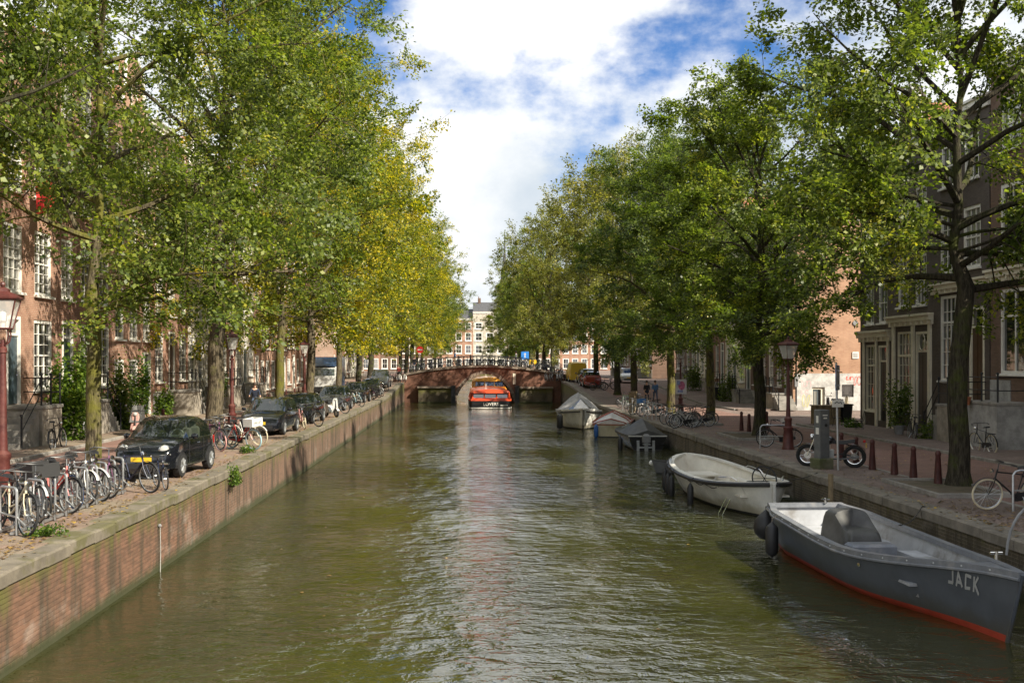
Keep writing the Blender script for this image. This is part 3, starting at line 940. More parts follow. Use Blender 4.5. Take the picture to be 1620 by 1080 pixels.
# right bank, far row -------------------------------------------------------
FX, FY = 22.2, 75.0
def rh(label, y0, w_, h_, wall, trim, n, **k):
    z0 = gr(y0) + .05
    pit = w_ / n; ops = []
    dr = k.get('door', 0)
    for i in range(n):
        if i == dr: ops.append(('door', i * pit + pit * .5 - .6, 1.1, 1.2, 3.4))
        else:
            ops.append(('sash', i * pit + pit * .19, 1.5, pit * .62, 2.9, {'nx': 2, 'nz': 4, 'cas': .14}))
    zz = 5.6
    while zz + 2.4 < h_:
        ops += grid_ops(w_, n, [zz], [2.2], .6, 'sash', 2, 4, .13); zz += 3.4
    t = house(label, 1, FX, y0, w_, h_, wall, trim, ops, z0, k.get('top', 'flat'), doorcol=k.get('dc', 'paint_door_green'), plinth=(1.05, k.get('pl', 'stoop_stone')))
    xd = dr * pit + pit * .5
    stoop(t, xd - .9, xd + .9, 1.1, 1.3, 5, k.get('sd', 1), k.get('pl', 'stoop_stone'))
    return t
# corner house with the blank sunlit side wall towards the side street
hG = rh('brick corner house with a blank orange side wall and white graffitied base', FY, 6.2, 12.6, 'brick_brown', 'paint_white', 3, door=2, sd=1)
sw = MB()
z0 = gr(FY) + .05
loc = Vector((FX, FY, 0))
# side wall, facing the camera: panels are children of the corner house, so build in its local frame
def to_local(t, mb):
    M = (Matrix.Translation(t.location) @ Matrix.Rotation(t.rotation_euler.z, 4, 'Z')).inverted()
    return mb.xf(M)
sidew = thing('side_wall', 'blank orange brick side wall with white painted base and red graffiti', 'wall', (FX - .003, FY - .25, gr(FY)), 0)
ops = [('door', 3.0, .02, 1.55, 1.95, {})]
wb = MB()
wl_ = wallmb(12, 2.5, [('d', 1.3, .02, .85, 1.55), ('d', 3.3, .9, .8, .85)], .22)
wl_.build('painted_base', MAT['plaster_white'], sidew)
MB().add([(0, .008, 2.5), (12, .008, 2.5), (12, .008, 12.8), (0, .008, 12.8)], [(0, 1, 2, 3)]).build('brick_face', MAT['brick_orange'], sidew)
MB().b2(0, .14, -.006, .2, 0, 12.8).build('corner_quoin', MAT['brick_orange'], sidew)
b = MB(); b.b2(1.3, 1.36, .1, .2, .02, 1.57); b.b2(1.92, 2.15, .12, .2, .02, 1.57); b.b2(1.36, 1.92, .1, .2, 1.42, 1.57); b.build('door_frame', MAT['paint_cream'], sidew)
d = MB().b2(1.37, 1.72, .14, .19, .02, 1.41).build('door', MAT['paint_door_blue'], sidew)
MB().b2(1.42, 1.67, .125, .145, .3, 1.3).build('pane', MAT['glass_curtain'], d)
MB().b2(1.72, 1.92, .19, .21, .02, 1.41).build('door_gap', MAT['paint_black'], sidew)
MB().b2(3.3, 4.1, .15, .2, .9, 1.75).build('window', MAT['glass_dim'], sidew)
b = MB(); b.tube([(.22, -.04, 0.3), (.22, -.04, 12.7)], .03, 6); b.build('downpipe', MAT['iron_black'], sidew)
MB().b2(.08, .30, -.16, -.0, 1.6, 2.3).build('meter_box', MAT['pot_grey'], sidew)
b = MB(); b.tube([(1.5, -.015, 12.6), (1.45, -.015, 8), (1.32, -.015, 5), (1.26, -.015, 2.6)], .016, 5); b.build('cable', MAT['paint_cream'], sidew)
MB().b2(4.0, 4.42, -.05, .0, 3.5, 3.95).build('plaque', MAT['paint_white'], sidew)
MB().b2(4.06, 4.36, -.06, -.05, 3.57, 3.88).build('plaque_face', MAT['plaster_grey'], sidew)
pm('sign_blue', (.02, .09, .32), .4, var=.05)
MB().b2(.32, .84, -.04, .0, 4.1, 4.3).build('street_name_plate', MAT['paint_white'], sidew)
MB().b2(.34, .82, -.046, -.04, 4.12, 4.20).build('plate_lettering', MAT['sign_blue'], sidew)
b = MB().lathe([(.17, 0), (.17, -.05), (.11, -.06)], 12, (4.2, 0, 5.9), 'y'); b.build('vent', MAT['pot_grey'], sidew)
pm('spray_red', (.55, .09, .06), .6, var=.1); pm('spray_yellow', (.50, .46, .20), .6, var=.1); pm('spray_pale', (.62, .40, .40), .6, var=.1)
def scribble(parent, mat, x, z, w__, h__, n, seed, r=.028):
    rs = random.Random(seed); b = MB()
    for i in range(n):
        cx = x + w__ * (i + .5) / n
        a0 = rs.uniform(0, 6.28); sy = rs.choice((-1, 1)); pts = []
        for k in range(15):
            a = a0 + sy * k * .42
            pts.append((cx + math.cos(a) * w__ / n * (.55 - .015 * k) + k * .008, -.002, z + h__ / 2 + math.sin(a * 1.1) * h__ * .5))
        for k in range(14):
            p, q = pts[k], pts[k + 1]
            d = Vector((q[0] - p[0], 0, q[2] - p[2]))
            if d.length < .005: continue
            nn = Vector((-d.z, 0, d.x)).normalized() * r
            b.add([Vector(p) - nn, Vector(p) + nn, Vector(q) + nn, Vector(q) - nn], [(0, 1, 2, 3)])
    for i, p in enumerate(b.v): b.v[i] = (p[0], -.004 - (i // 4) * .00005, p[2])
    return b.build('graffiti', MAT[mat], parent)
scribble(sidew, 'spray_red', 3.5, 2.05, .5, .24, 4, 1, .016); scribble(sidew, 'spray_red', 4.05, 1.7, .5, .6, 2, 2, .018)
scribble(sidew, 'spray_pale', .45, 1.6, .7, .4, 3, 3, .016); scribble(sidew, 'spray_yellow', .5, .25, .6, .8, 2, 4, .025); scribble(sidew, 'spray_pale', .4, 2.56, .55, .2, 4, 5, .014); scribble(sidew, 'spray_pale', .5, 1.1, .5, .3, 2, 8, .014)
MB().b2(0, 12, .008, 8, 12.75, 12.95).build('wall_top', MAT['kerb_stone'], sidew)
rh('dark brick house with white-framed windows and stoop, left of the corner house', FY + 6.2, 6.4, 13.8, 'brick_brown', 'paint_white', 3, door=0, pl='plaster_grey')
rh('pale cream stuccoed house behind the lamp with the poster', FY + 12.6, 6.6, 14.2, 'paint_cream', 'paint_white', 3, door=1, sd=-1)
rh('red-brown house between cream ones on the right bank', FY + 19.2, 6.2, 14.8, 'brick_red', 'paint_white', 3, door=2, top='neck')
rh('narrow cream house behind the couple on the right bank', FY + 25.4, 5.8, 13.6, 'paint_cream', 'paint_white', 3, door=0)
rh('dark brick house near the right end of the bridge', FY + 31.2, 10.0, 15, 'brick_brown', 'paint_white', 4, door=1)
for i, (y, ww, h_, wl_) in enumerate(((131, 10, 15.5, 'brick_brown'), (141, 11, 14.5, 'brick_red'), (152, 9, 15, 'brick_brown'))):
    rh(['dark brick house just past the bridge on the right bank', 'red brick house second past the bridge, right bank', 'dark brick house third past the bridge, right bank'][i], y, ww, h_, wl_, 'paint_white', 4, door=1)
# closing row at the end of the canal
ENDY = 262
EL = ['white-windowed brick block at the far left of the canal end', 'pale stone house at the far canal end, left of the middle', 'tall white-banded house in the middle of the far canal end', 'brown house at the far canal end, right of the middle', 'pale house at the far right of the canal end', 'brick house at the far right bank corner of the canal end', 'brick house at the far left bank corner of the canal end']
for i, (x, ww, h_, wl_) in enumerate(((-20, 13, 14, 'brick_brown'), (-7, 9, 12.6, 'brick_pink'), (2, 8, 14.2, 'plaster_cream'), (10, 8.5, 13.4, 'brick_brown'), (18.5, 11, 12.8, 'brick_pink'), (29.5, 14, 14, 'brick_red'), (-34, 14, 14, 'brick_red'))):
    n = int(ww / 2.1)
    ops = grid_ops(ww, n, [.8, 4.4, 7.4, 10.2], [2.5, 2.1, 2.0, 1.6], .68, 'sash', 2, 2, .2)
    house(EL[i], 0, 0, 0, ww, h_, wl_, 'paint_white', ops, 2, 'flat', loc=(x, ENDY, 1.9), rot=0, roof='slate_roof')
# church spire
t = thing('church_spire', 'slender grey church spire rising far behind the right trees', 'church tower', (15.2, 420, 0))
b = MB(); b.loft([[(s * x_, u * x_, z) for s, u in ((-1, -1), (1, -1), (1, 1), (-1, 1))] for z, x_ in ((0, 3.2), (24, 3.2), (24.3, 3.6), (25, 3.6), (25.1, 2.6), (31, 2.4))]); b.build('tower', MAT['plaster_grey'], t)
b = MB().lathe([(3.0, 31), (2.6, 33), (1.7, 34.5), (1.4, 37), (1.6, 37.3), (.9, 39.5), (.35, 47), (.12, 53), (.05, 54)], 8); b.build('spire', MAT['slate_roof'], t)
# ---------------------------------------------------------------- trees
def np_mesh(name, V, Fq, mats, rnd=None, tri=False):
    me = bpy.data.meshes.new(name)
    nf = len(Fq); k = Fq.shape[1]
    me.vertices.add(len(V)); me.vertices.foreach_set('co', V.astype(np.float32).ravel())
    me.loops.add(nf * k); me.loops.foreach_set('vertex_index', Fq.astype(np.int32).ravel())
    me.polygons.add(nf)
    me.polygons.foreach_set('loop_start', np.arange(0, nf * k, k, dtype=np.int32))
    try: me.polygons.foreach_set('loop_total', np.full(nf, k, dtype=np.int32))
    except Exception: pass
    for m in mats: me.materials.append(m)
    if rnd is not None:
        a = me.attributes.new('rnd', 'FLOAT', 'FACE'); a.data.foreach_set('value', rnd.astype(np.float32))
    me.update(calc_edges=True); me.validate()
    return me
def leaves_mesh(name, P, size, rg, mat, up=.35, jit=.5, nb=None, ax=None):
    """folded leaf quads at points P"""
    n = len(P)
    nrm = rg.normal(size=(n, 3)); nrm[:, 2] = np.abs(nrm[:, 2]) + up
    a = rg.normal(size=(n, 3)); a[:, 2] -= .5
    if nb is not None:                          # leaves of one twig lie in a flat spray
        nrm = nb + rg.normal(size=(n, 3)) * .38
        a = ax + rg.normal(size=(n, 3)) * .35; a[:, 2] -= .25
    nrm /= np.linalg.norm(nrm, axis=1)[:, None]
    a -= nrm * (a * nrm).sum(1)[:, None]; a /= np.linalg.norm(a, axis=1)[:, None] + 1e-9
    c = np.cross(nrm, a)
    s = size * (1 + jit * rg.uniform(-1, 1, n))[:, None]
    L = a * s; W = c * s * .36; fold = nrm * s * .10
    V = np.stack([P, P + L * .45 + W + fold, P + L, P + L * .45 - W + fold], 1).reshape(-1, 3)
    i = np.arange(n)[:, None] * 4
    Fq = np.concatenate([i, i + 1, i + 2, i + 3], 1)
    return np_mesh(name, V, Fq, [mat], rg.uniform(0, 1, n))
def path(rg, p, d, L, n, wob, grav):
    pts = [p.copy()]; d = d / np.linalg.norm(d)
    for i in range(n):
        d = d + rg.normal(size=3) * wob; d[2] += grav
        d /= np.linalg.norm(d)
        p = p + d * (L / n); pts.append(p.copy())
    return np.array(pts)
def make_tree(name, seed, H, th, tr, cr, nl, leaf, shift=(0, 0), bark='bark_dark', nlimb=17, lean=(0, 0), low=.0, sparse_top=False, droop=.03, limbs=(), gaps=.14):
    rg = np.random.default_rng(seed)
    wood = MB()
    # trunk and leader
    tp = []
    n = 14
    for i in range(n + 1):
        f = i / n; z = f * H * .88
        tp.append(np.array([lean[0] * f * f + rg.normal() * .07 * min(1, f * 3) * H / 16 + shift[0] * .25 * f, lean[1] * f * f + rg.normal() * .07 * min(1, f * 3) * H / 16, z]))
    rad = [tr * (1 - .55 * (i / n)) if i / n * H * .88 < th else max(.03, tr * .62 * (1 - (i / n)) ** .8 + .02) for i in range(n + 1)]
    tp2 = [tp[0] + np.array([0, 0, -.1]), tp[0] + np.array([0, 0, .12]), tp[0] + np.array([0, 0, .4])] + tp[1:]
    wood.tube(tp2, [tr * 1.5, tr * 1.28, tr * 1.06] + rad[1:], 11)
    tp = np.array(tp)
    def on_trunk(z):
        f = np.clip(z / (H * .88) * n, 0, n - 1e-6); i = int(f); return tp[i] * (1 - (f - i)) + tp[i + 1] * (f - i)
    twigs = []
    base_az = rg.uniform(0, 6.28)
    zc = th + (H - th) * .42
    spec = []
    for i in range(nlimb):
        f = (i + .5) / nlimb
        spec.append((th * .92 + (H * .84 - th) * f ** 1.05, base_az + i * 2.39996 + rg.normal() * .25, f))
    for (z, az, f) in list(spec):
        p = on_trunk(z)
        # crown outline radius at this height
        env = cr * (math.sin(PI * min(1, (.30 + .70 * f))) ** .55 if f > .25 else .86 + .5 * f)
        env = max(env, cr * .35)
        el = .22 + .95 * f + rg.normal() * .1
        dr = np.array([math.cos(az) * math.cos(el), math.sin(az) * math.cos(el), math.sin(el)])
        dr[0] += shift[0] * .09; dr[1] += shift[1] * .09
        L = env * (.96 + .18 * rg.uniform()) / max(.45, math.cos(min(el, 1.05))) * .9
        L = min(L, cr * 1.25)
        lp = path(rg, p, dr, L, 8, .10, .01 - droop * (1 - f))
        r0 = tr * (.34 - .16 * f) + .02
        wood.tube(lp, [r0 * (1 - .86 * k / 8) for k in range(9)], 6)
        nb = int(7 + 5 * (L / 6))
        for j in range(nb):
            g = .22 + .78 * (j + rg.uniform()) / nb
            k = min(7, int(g * 8)); bp = lp[k] + (lp[k + 1] - lp[k]) * (g * 8 - k)
            ax = lp[k + 1] - lp[k]; ax /= np.linalg.norm(ax)
            sd = rg.normal(size=3); sd -= ax * sd.dot(ax); sd /= np.linalg.norm(sd)
            d2 = ax * .55 + sd * .9; d2[2] += .12
            L2 = (1.0 + 1.7 * (1 - g * .5)) * cr / 5.5 * rg.uniform(.7, 1.15)
            b2 = path(rg, bp, d2, L2, 5, .16, -droop * (1.2 - f))
            rb = max(.012, r0 * .3 * (1 - .6 * g))
            wood.tube(b2, [rb * (1 - .8 * q / 5) for q in range(6)], 4, caps=False)
            nt_ = 7
            for q in range(nt_):
                gg = .25 + .75 * (q + rg.uniform()) / nt_
                kk = min(4, int(gg * 5)); tp_ = b2[kk] + (b2[kk + 1] - b2[kk]) * (gg * 5 - kk)
                d3 = rg.normal(size=3) * .8 + (b2[-1] - b2[0]) / L2; d3[2] += .05 - low * .4
                t3 = path(rg, tp_, d3, rg.uniform(.5, 1.05) * cr / 5.5, 3, .2, -droop * 2.2)
                twigs.append(t3)
                if q % 3 == 0: wood.tube(t3, [.011, .008, .006, .003], 3, caps=False)
    for (z, az, el, L, r0, dens) in limbs:      # single limbs seen in the photograph
        p = on_trunk(z)
        dr = np.array([math.cos(az) * math.cos(el), math.sin(az) * math.cos(el), math.sin(el)])
        lp = path(rg, p, dr, L, 8, .07, .012)
        wood.tube(lp, [r0 * (1 - .75 * k / 8) for k in range(9)], 7)
        for j in range(dens):
            g = .35 + .65 * (j + rg.uniform()) / dens
            k = min(7, int(g * 8)); bp = lp[k] + (lp[k + 1] - lp[k]) * (g * 8 - k)
            d2 = rg.normal(size=3) + dr; b2 = path(rg, bp, d2, rg.uniform(.8, 1.8), 4, .18, -.02)
            wood.tube(b2, [.03, .024, .018, .012, .006], 4, caps=False)
            for q in range(5):
                t3 = path(rg, b2[rg.integers(1, 5)], rg.normal(size=3), rg.uniform(.4, .9), 3, .2, -.05)
                twigs.append(t3)
                wood.tube(t3, [.010, .008, .006, .003], 3, caps=False)
    T_ = np.array(twigs)                        # (k,4,3)
    k = len(T_)
    zt = T_[:, 2, 2]
    wgt = np.ones(k)
    if sparse_top:
        wgt = np.where(zt > H * .72, .45, 1.0)
    # a few bare gaps
    gap = rg.uniform(size=k)
    wgt *= np.where(gap < gaps, .12, 1.0) * rg.gamma(2.2, 1.0, k)
    idx = rg.choice(k, nl, p=wgt / wgt.sum())
    u = rg.uniform(.05, 1.0, nl) * 3; a = np.minimum(2, u.astype(int)); fr = (u - a)[:, None]
    P = T_[idx, a] * (1 - fr) + T_[idx, a + 1] * fr
    tax = T_[:, 3] - T_[:, 0]; tax /= np.linalg.norm(tax, axis=1)[:, None] + 1e-9
    tn = rg.normal(size=(k, 3)) * .45; tn[:, 2] += 1.0
    tn -= tax * (tn * tax).sum(1)[:, None]; tn /= np.linalg.norm(tn, axis=1)[:, None] + 1e-9
    sd = np.cross(tn, tax)
    sg = rg.choice([-1.0, 1.0], nl)[:, None]
    q = cr / 5.5
    P = P + sd[idx] * sg * np.abs(rg.normal(size=(nl, 1))) * .15 * q + tn[idx] * rg.normal(size=(nl, 1)) * .05 * q + rg.normal(size=(nl, 3)) * .05 * q
    lm = leaves_mesh(name + '_crown', P, leaf, rg, MAT['leaf_green'], nb=tn[idx], ax=tax[idx] * .55 + sd[idx] * sg * .75)
    wm = wood.mesh(name + '_trunk', MAT[bark], True)
    return wm, lm
TREES = {}
def tree(key, label, x, y, rz, sc, leafm, bark, group=None, cat='tree', szz=None, z=None):
    wm, lm = TREES[key]
    t = thing('elm_tree', label, 'tree', (x, y, (gz(x, y) if z is None else z) - .02), rz, group)
    t.scale = (sc, sc, szz or sc)
    for nm, me, mt in (('trunk', wm, bark), ('crown', lm, leafm)):
        o = inst(nm, me, t)
        o.material_slots[0].link = 'OBJECT'; o.material_slots[0].material = MAT[mt]
    return t
TREES['A'] = make_tree('elm_a', 1, 18.5, 5.1, .24, 6.7, 84000, .125, shift=(2.4, 0), nlimb=21, droop=.03)
TREES['B'] = make_tree('elm_b', 5, 18.5, 6.1, .33, 6.8, 100000, .115, shift=(2.0, 0), nlimb=21, droop=.032)
TREES['C'] = make_tree('elm_c', 9, 19.5, 5.0, .27, 6.7, 70000, .148, shift=(2.2, 0), nlimb=20, droop=.03)
TREES['D'] = make_tree('elm_d', 14, 16.8, 5.5, .265, 5.3, 125000, .106, shift=(0, 0), nlimb=25, droop=.045, gaps=.03,
    limbs=((6.3, R(152), .08, 5.0, .06, 9), (6.9, R(178), .16, 4.8, .06, 10), (7.4, R(125), .2, 4.8, .06, 12), (7.0, R(-60), .25, 4.6, .055, 18), (6.6, R(-20), .3, 4.2, .055, 16), (6.2, R(-95), .1, 3.6, .05, 14)))
TREES['E'] = make_tree('elm_e', 23, 16.0, 4.9, .27, 5.5, 118000, .118, shift=(0, 0), nlimb=22, droop=.045, gaps=.06)
TREES['G'] = make_tree('elm_g', 31, 19.5, 4.5, .28, 6.0, 56000, .148, shift=(-2, 0), nlimb=20, sparse_top=True, droop=.02)
TREES['L1'] = make_tree('elm_l', 41, 18.0, 5.3, .20, 6.1, 100000, .100, shift=(1, 1), nlimb=20, droop=.04, bark='bark_moss',
    limbs=((4.15, R(-8), .10, 5.0, .055, 12), (4.35, R(10), .72, 4.2, .075, 12), (4.05, R(-35), .22, 1.9, .045, 5), (5.6, R(170), .75, 4.0, .075, 8)))
tree('L1', 'tree whose crown fills the upper left corner, trunk outside the picture', -11.2, 20.0, 2.6, .92, 'leaf_green', 'bark_dark', szz=1.12)
tree('L1', 'nearest left tree with a knobbly bright-mossy trunk behind the bicycle racks', -9.3, 27.7, 0, 1.0, 'leaf_green', 'bark_moss')
tree('B', 'thick straight trunk tree right behind the small black car', -9.5, 41.9, 0, 1.0, 'leaf_green', 'bark_grey')
tree('A', 'slim-trunked yellow-green tree beside the second parked black car', -9.4, 55.8, .5, .98, 'leaf_lime', 'bark_moss')
tree('C', 'forked yellowish tree beside the third lamp post', -9.4, 67.0, -.3, 1.0, 'leaf_lime', 'bark_grey')
tree('A', 'yellow tree with grey trunk right of the dark truck', -9.4, 82.0, .2, 1.02, 'leaf_lime', 'bark_grey')
tree('C', 'yellow-green tree sixth along the left quay', -9.4, 98.0, .9, .98, 'leaf_lime', 'bark_dark')
tree('B', 'tree on the left quay just before the bridge', -9.6, 112.5, .3, .98, 'leaf_lime', 'bark_dark')
tree('D', 'nearest right tree with thick mossy trunk beside the bicycle rail', 13.05, 29.2, .5, 1.02, 'leaf_green', 'bark_dark', szz=1.0)
tree('E', 'dark-trunked right tree with low spreading crown beside the tall red lamp post', 13.0, 48.8, 2.0, 1.0, 'leaf_green', 'bark_dark', szz=.93)
tree('D', 'slim mossy right tree behind the white bicycles', 13.4, 60.3, 2.6, .93, 'leaf_deep', 'bark_moss')
tree('E', 'right tree next to the lamp post with the poster', 12.9, 69.3, .7, 1.0, 'leaf_deep', 'bark_moss')
tree('G', 'tall thin-topped right tree behind the wooden mooring posts', 13.0, 84.7, .1, .98, 'leaf_olive', 'bark_dark')
tree('G', 'tall pale right tree sixth along the quay', 13.2, 95.5, -.5, 1.0, 'leaf_olive', 'bark_dark')
tree('G', 'tall pale right tree by the red parked car near the bridge', 12.8, 107.5, .4, .98, 'leaf_olive', 'bark_dark')
FT = [('A', -9.6, 136, 'leaf_lime', 'first tree past the bridge on the left bank'), ('C', -9.6, 150, 'leaf_lime', 'second tree past the bridge on the left bank'), ('B', -9.6, 166, 'leaf_green', 'third tree past the bridge on the left bank'), ('A', -9.6, 184, 'leaf_green', 'fourth tree past the bridge on the left bank'), ('B', -9.6, 206, 'leaf_green', 'farthest tree on the left bank beyond the bridge'),
      ('B', -7.8, 228, 'leaf_green', 'small far tree closing the left side of the vista'), ('E', 11.8, 224, 'leaf_olive', 'small far tree closing the right side of the vista'), ('G', 13.0, 133, 'leaf_olive', 'first tree past the bridge on the right bank'), ('G', 13.0, 147, 'leaf_green', 'second tree past the bridge on the right bank'), ('E', 13.0, 162, 'leaf_green', 'third tree past the bridge on the right bank'), ('G', 13.0, 178, 'leaf_olive', 'fourth tree past the bridge on the right bank'), ('E', 12.5, 200, 'leaf_green', 'farthest tree on the right bank beyond the bridge')]
for i, (k, x, y, lf, lab) in enumerate(FT):
    tree(k, lab, x + (1.6 if x < 0 else -2.4), y, i * .7 if k in 'DE' else (i % 3 - 1) * .4, 1.02, lf, 'bark_dark', z=1.6)
# ---------------------------------------------------------------- boats
def hullrings(L, B, sheer, bfun, kfun, rake=.5, keel=-.25, n=25, boot=.10, srake=0.0):
    """port/starboard rows of points from the sheer line down to the keel; bow at +x"""
    rows = []
    for i in range(n):
        t = i / (n - 1)
        zs = sheer(t); bb = B / 2 * bfun(t)
        lv = [zs, zs * .82 + boot * .18, zs * .55 + boot * .45, zs * .25 + boot * .75, boot, .0, keel]
        row = []
        for z in lv:
            u = (z - keel) / (zs - keel)
            y = bb * (u ** kfun(t)) if u > 0 else 0.0
            x = -L / 2 + L * t
            x -= rake * (1 - u) * sm((t - .55) / .45)
            x += srake * (1 - u) * sm((.45 - t) / .45)
            row.append((x, y, z))
        rows.append(row)
    return rows
def hull_parts(t, rows, mats, thick=.05, floor=.22, gun=None, gunr=.045, innermat=None, transom=True, gw=.09, gh=.07, rubmat=None):
    """mats: [topside, boot stripe]; builds hull, inner lining, gunwale, floor under thing t"""
    n = len(rows); m = len(rows[0])
    b = MB()
    for s in (1, -1):
        vs = [(x, s * y, z) for r in rows for (x, y, z) in r]
        o = len(b.v); b.v.extend(vs)
        for i in range(n - 1):
            for j in range(m - 1):
                b.f.append((o + i * m + j, o + i * m + j + 1, o + (i + 1) * m + j + 1, o + (i + 1) * m + j)); b.m.append(1 if j >= 4 else 0)
    if transom and rows[0][0][1] > .05:
        r = rows[0]
        for j in range(m - 1):
            b.add([(r[j][0], r[j][1], r[j][2]), (r[j + 1][0], r[j + 1][1], r[j + 1][2]), (r[j + 1][0], -r[j + 1][1], r[j + 1][2]), (r[j][0], -r[j][1], r[j][2])], [(0, 1, 2, 3)], 1 if j >= 4 else 0)
    bm_me = b.build('hull', mats, t, smooth=50)
    # inner lining
    inn = innermat or mats[0]
    b = MB(); fl = []
    rr = rows
    il = []
    for r in rr:
        row = []
        zs = r[0][2]
        for k in range(4):
            z = zs - .01 + (floor - zs + .01) * k / 3
            # interpolate outer y at this height
            for j in range(m - 1):
                if r[j][2] >= z >= r[j + 1][2]:
                    f = (r[j][2] - z) / (r[j][2] - r[j + 1][2] + 1e-9); y = r[j][1] + (r[j + 1][1] - r[j][1]) * f; x = r[j][0] + (r[j + 1][0] - r[j][0]) * f
                    break
            row.append((x, max(0.0, y - thick), z))
        il.append(row)
    c0 = thick / 1.0
    for i in range(len(il)):
        if i == 0: il[i] = [(x + thick, y, z) for x, y, z in il[i]]
    for s in (1, -1):
        vs = [(x, s * y, z) for r in il for (x, y, z) in r]; o = len(b.v); b.v.extend(vs)
        for i in range(n - 1):
            for j in range(3): b.f.append((o + i * 4 + j, o + (i + 1) * 4 + j, o + (i + 1) * 4 + j + 1, o + i * 4 + j + 1)); b.m.append(0)
    if il[0][0][1] > .05:
        r = il[0]
        for j in range(3): b.add([r[j], r[j + 1], (r[j + 1][0], -r[j + 1][1], r[j + 1][2]), (r[j][0], -r[j][1], r[j][2])], [(0, 1, 2, 3)])
    b.build('inner_lining', inn, t, smooth=50)
    b = MB()
    for i in range(n - 1):
        p, q = il[i][3], il[i + 1][3]
        b.add([(p[0], p[1] + .02, p[2]), (q[0], q[1] + .02, q[2]), (q[0], -q[1] - .02, q[2]), (p[0], -p[1] - .02, p[2])], [(0, 1, 2, 3)])
    b.build('floor', inn, t)
    # gunwale: flat rail along the sheer
    b = MB()
    for s in (1, -1):
        ring = []
        for i, r in enumerate(rows):
            x, y, z = r[0]
            yo = s * (y + .02); yi = s * max(0, y - gw)
            ring.append([(x, yo, z - gh * .6), (x, yo, z + gh * .35), (x, yi, z + gh * .4), (x, yi, z - gh * .6)])
        b.loft(ring)
    if rows[0][0][1] > .05:
        x, y, z = rows[0][0]
        b.b2(x - .02, x + gw, -y - .02, y + .02, z - gh * .6 - .002, z + gh * .4 + .003)
    b.build('gunwale', gun or mats[0], t, smooth=40)
    if rubmat:
        for s in (1, -1):
            MB().tube([(r[0][0], s * (r[0][1] + gunr * .6), r[0][2] - gh * .9) for r in rows], gunr, 6).build('rub_rail', rubmat, t, smooth=True)
    return il
def fender(label, p, L=.55, r=.11, mat='black_plastic', top=None, group=None, round_=False):
    """hanging fender: top-level thing p = point of its upper eye"""
    t = thing('fender', label, 'fender', p, 0, group)
    if round_:
        prof = [(.02, -.02), (.05, -.05), (r * .5, -.14), (r * .85, -.26), (r, -.42), (r * .88, -.58), (r * .5, -.70), (.01, -.74)]
    else:
        prof = [(.02, -.02), (.035, -.05), (r * .7, -.10), (r, -.17), (r * 1.02, -.17 - L * .5), (r, -.17 - L), (r * .7, -.24 - L), (.03, -.28 - L), (.01, -.3 - L)]
    MB().lathe(prof[::-1], 10).build('body', MAT[mat], t, smooth=60)
    if top is not None:
        MB().tube([(0, 0, -.03), (0, 0, .05), top], .012, 5).build('line', MAT['rope_dark'], t)
    return t
def hullpaint(name, c, scuff, low):
    m, t_, b_ = newmat(name); N = NT(t_); v = N.obj(); x = N.sepx(v)
    k = N.mix(N.rng(N.noise(v, 1.1, 5, .6), .3, .7), sc3(c, .82), sc3(c, 1.2))
    k = N.mix(N.rng(N.noise(N.mapv(v, (.5, 1, 6)), 2.0, 6, .7), .60, .70, 0, .55), k, scuff)
    k = N.mix(N.rng(N.noise(N.mapv(v, (7, 1, .5)), 1.2, 5, .65), .58, .74, 0, .5), k, sc3(scuff, .8))
    ft = N.math('ADD', x[2], N.math('MULTIPLY', N.math('SUBTRACT', N.noise(v, 2.2, 5, .65), .5), .5))
    k = N.mix(N.rng(ft, .42, .12, 0, .75), k, low)
    N.set(b_.inputs['Base Color'], k); b_.inputs['Roughness'].default_value = .42
    N.set(b_.inputs['Normal'], N.bump(N.noise(v, 2.4, 3, .5), .12, .03))
    MAT[name] = m
hullpaint('jack_grey', (.085, .095, .112), (.17, .165, .16), (.075, .07, .055))
pm('jack_inside', (.38, .39, .41), .5, var=.15, vs=2, dirt=(.20, .19, .18), dscale=1.3)
pm('jack_rail', (.17, .18, .20), .4, var=.15, dirt=(.26, .25, .24))
pm('boot_red', (.42, .05, .022), .5, var=.2, vs=2, dirt=(.20, .05, .03))
pm('tape_grey', (.42, .42, .41), .45, var=.15)
pm('tarp_dark', (.065, .064, .060), .55, var=.25, vs=3, bump=.35, bs=4)
pm('tarp_grey', (.26, .255, .25), .65, var=.2, vs=3, bump=.3, bs=4)
hullpaint('gel_white', (.74, .72, .66), (.58, .55, .48), (.42, .38, .26))
pm('gel_inside', (.76, .72, .63), .45, var=.08, dirt=(.62, .57, .48))
pm('boot_dark', (.03, .03, .028), .6, var=.2)
pm('sticker_red', (.6, .03, .025), .4, var=0)
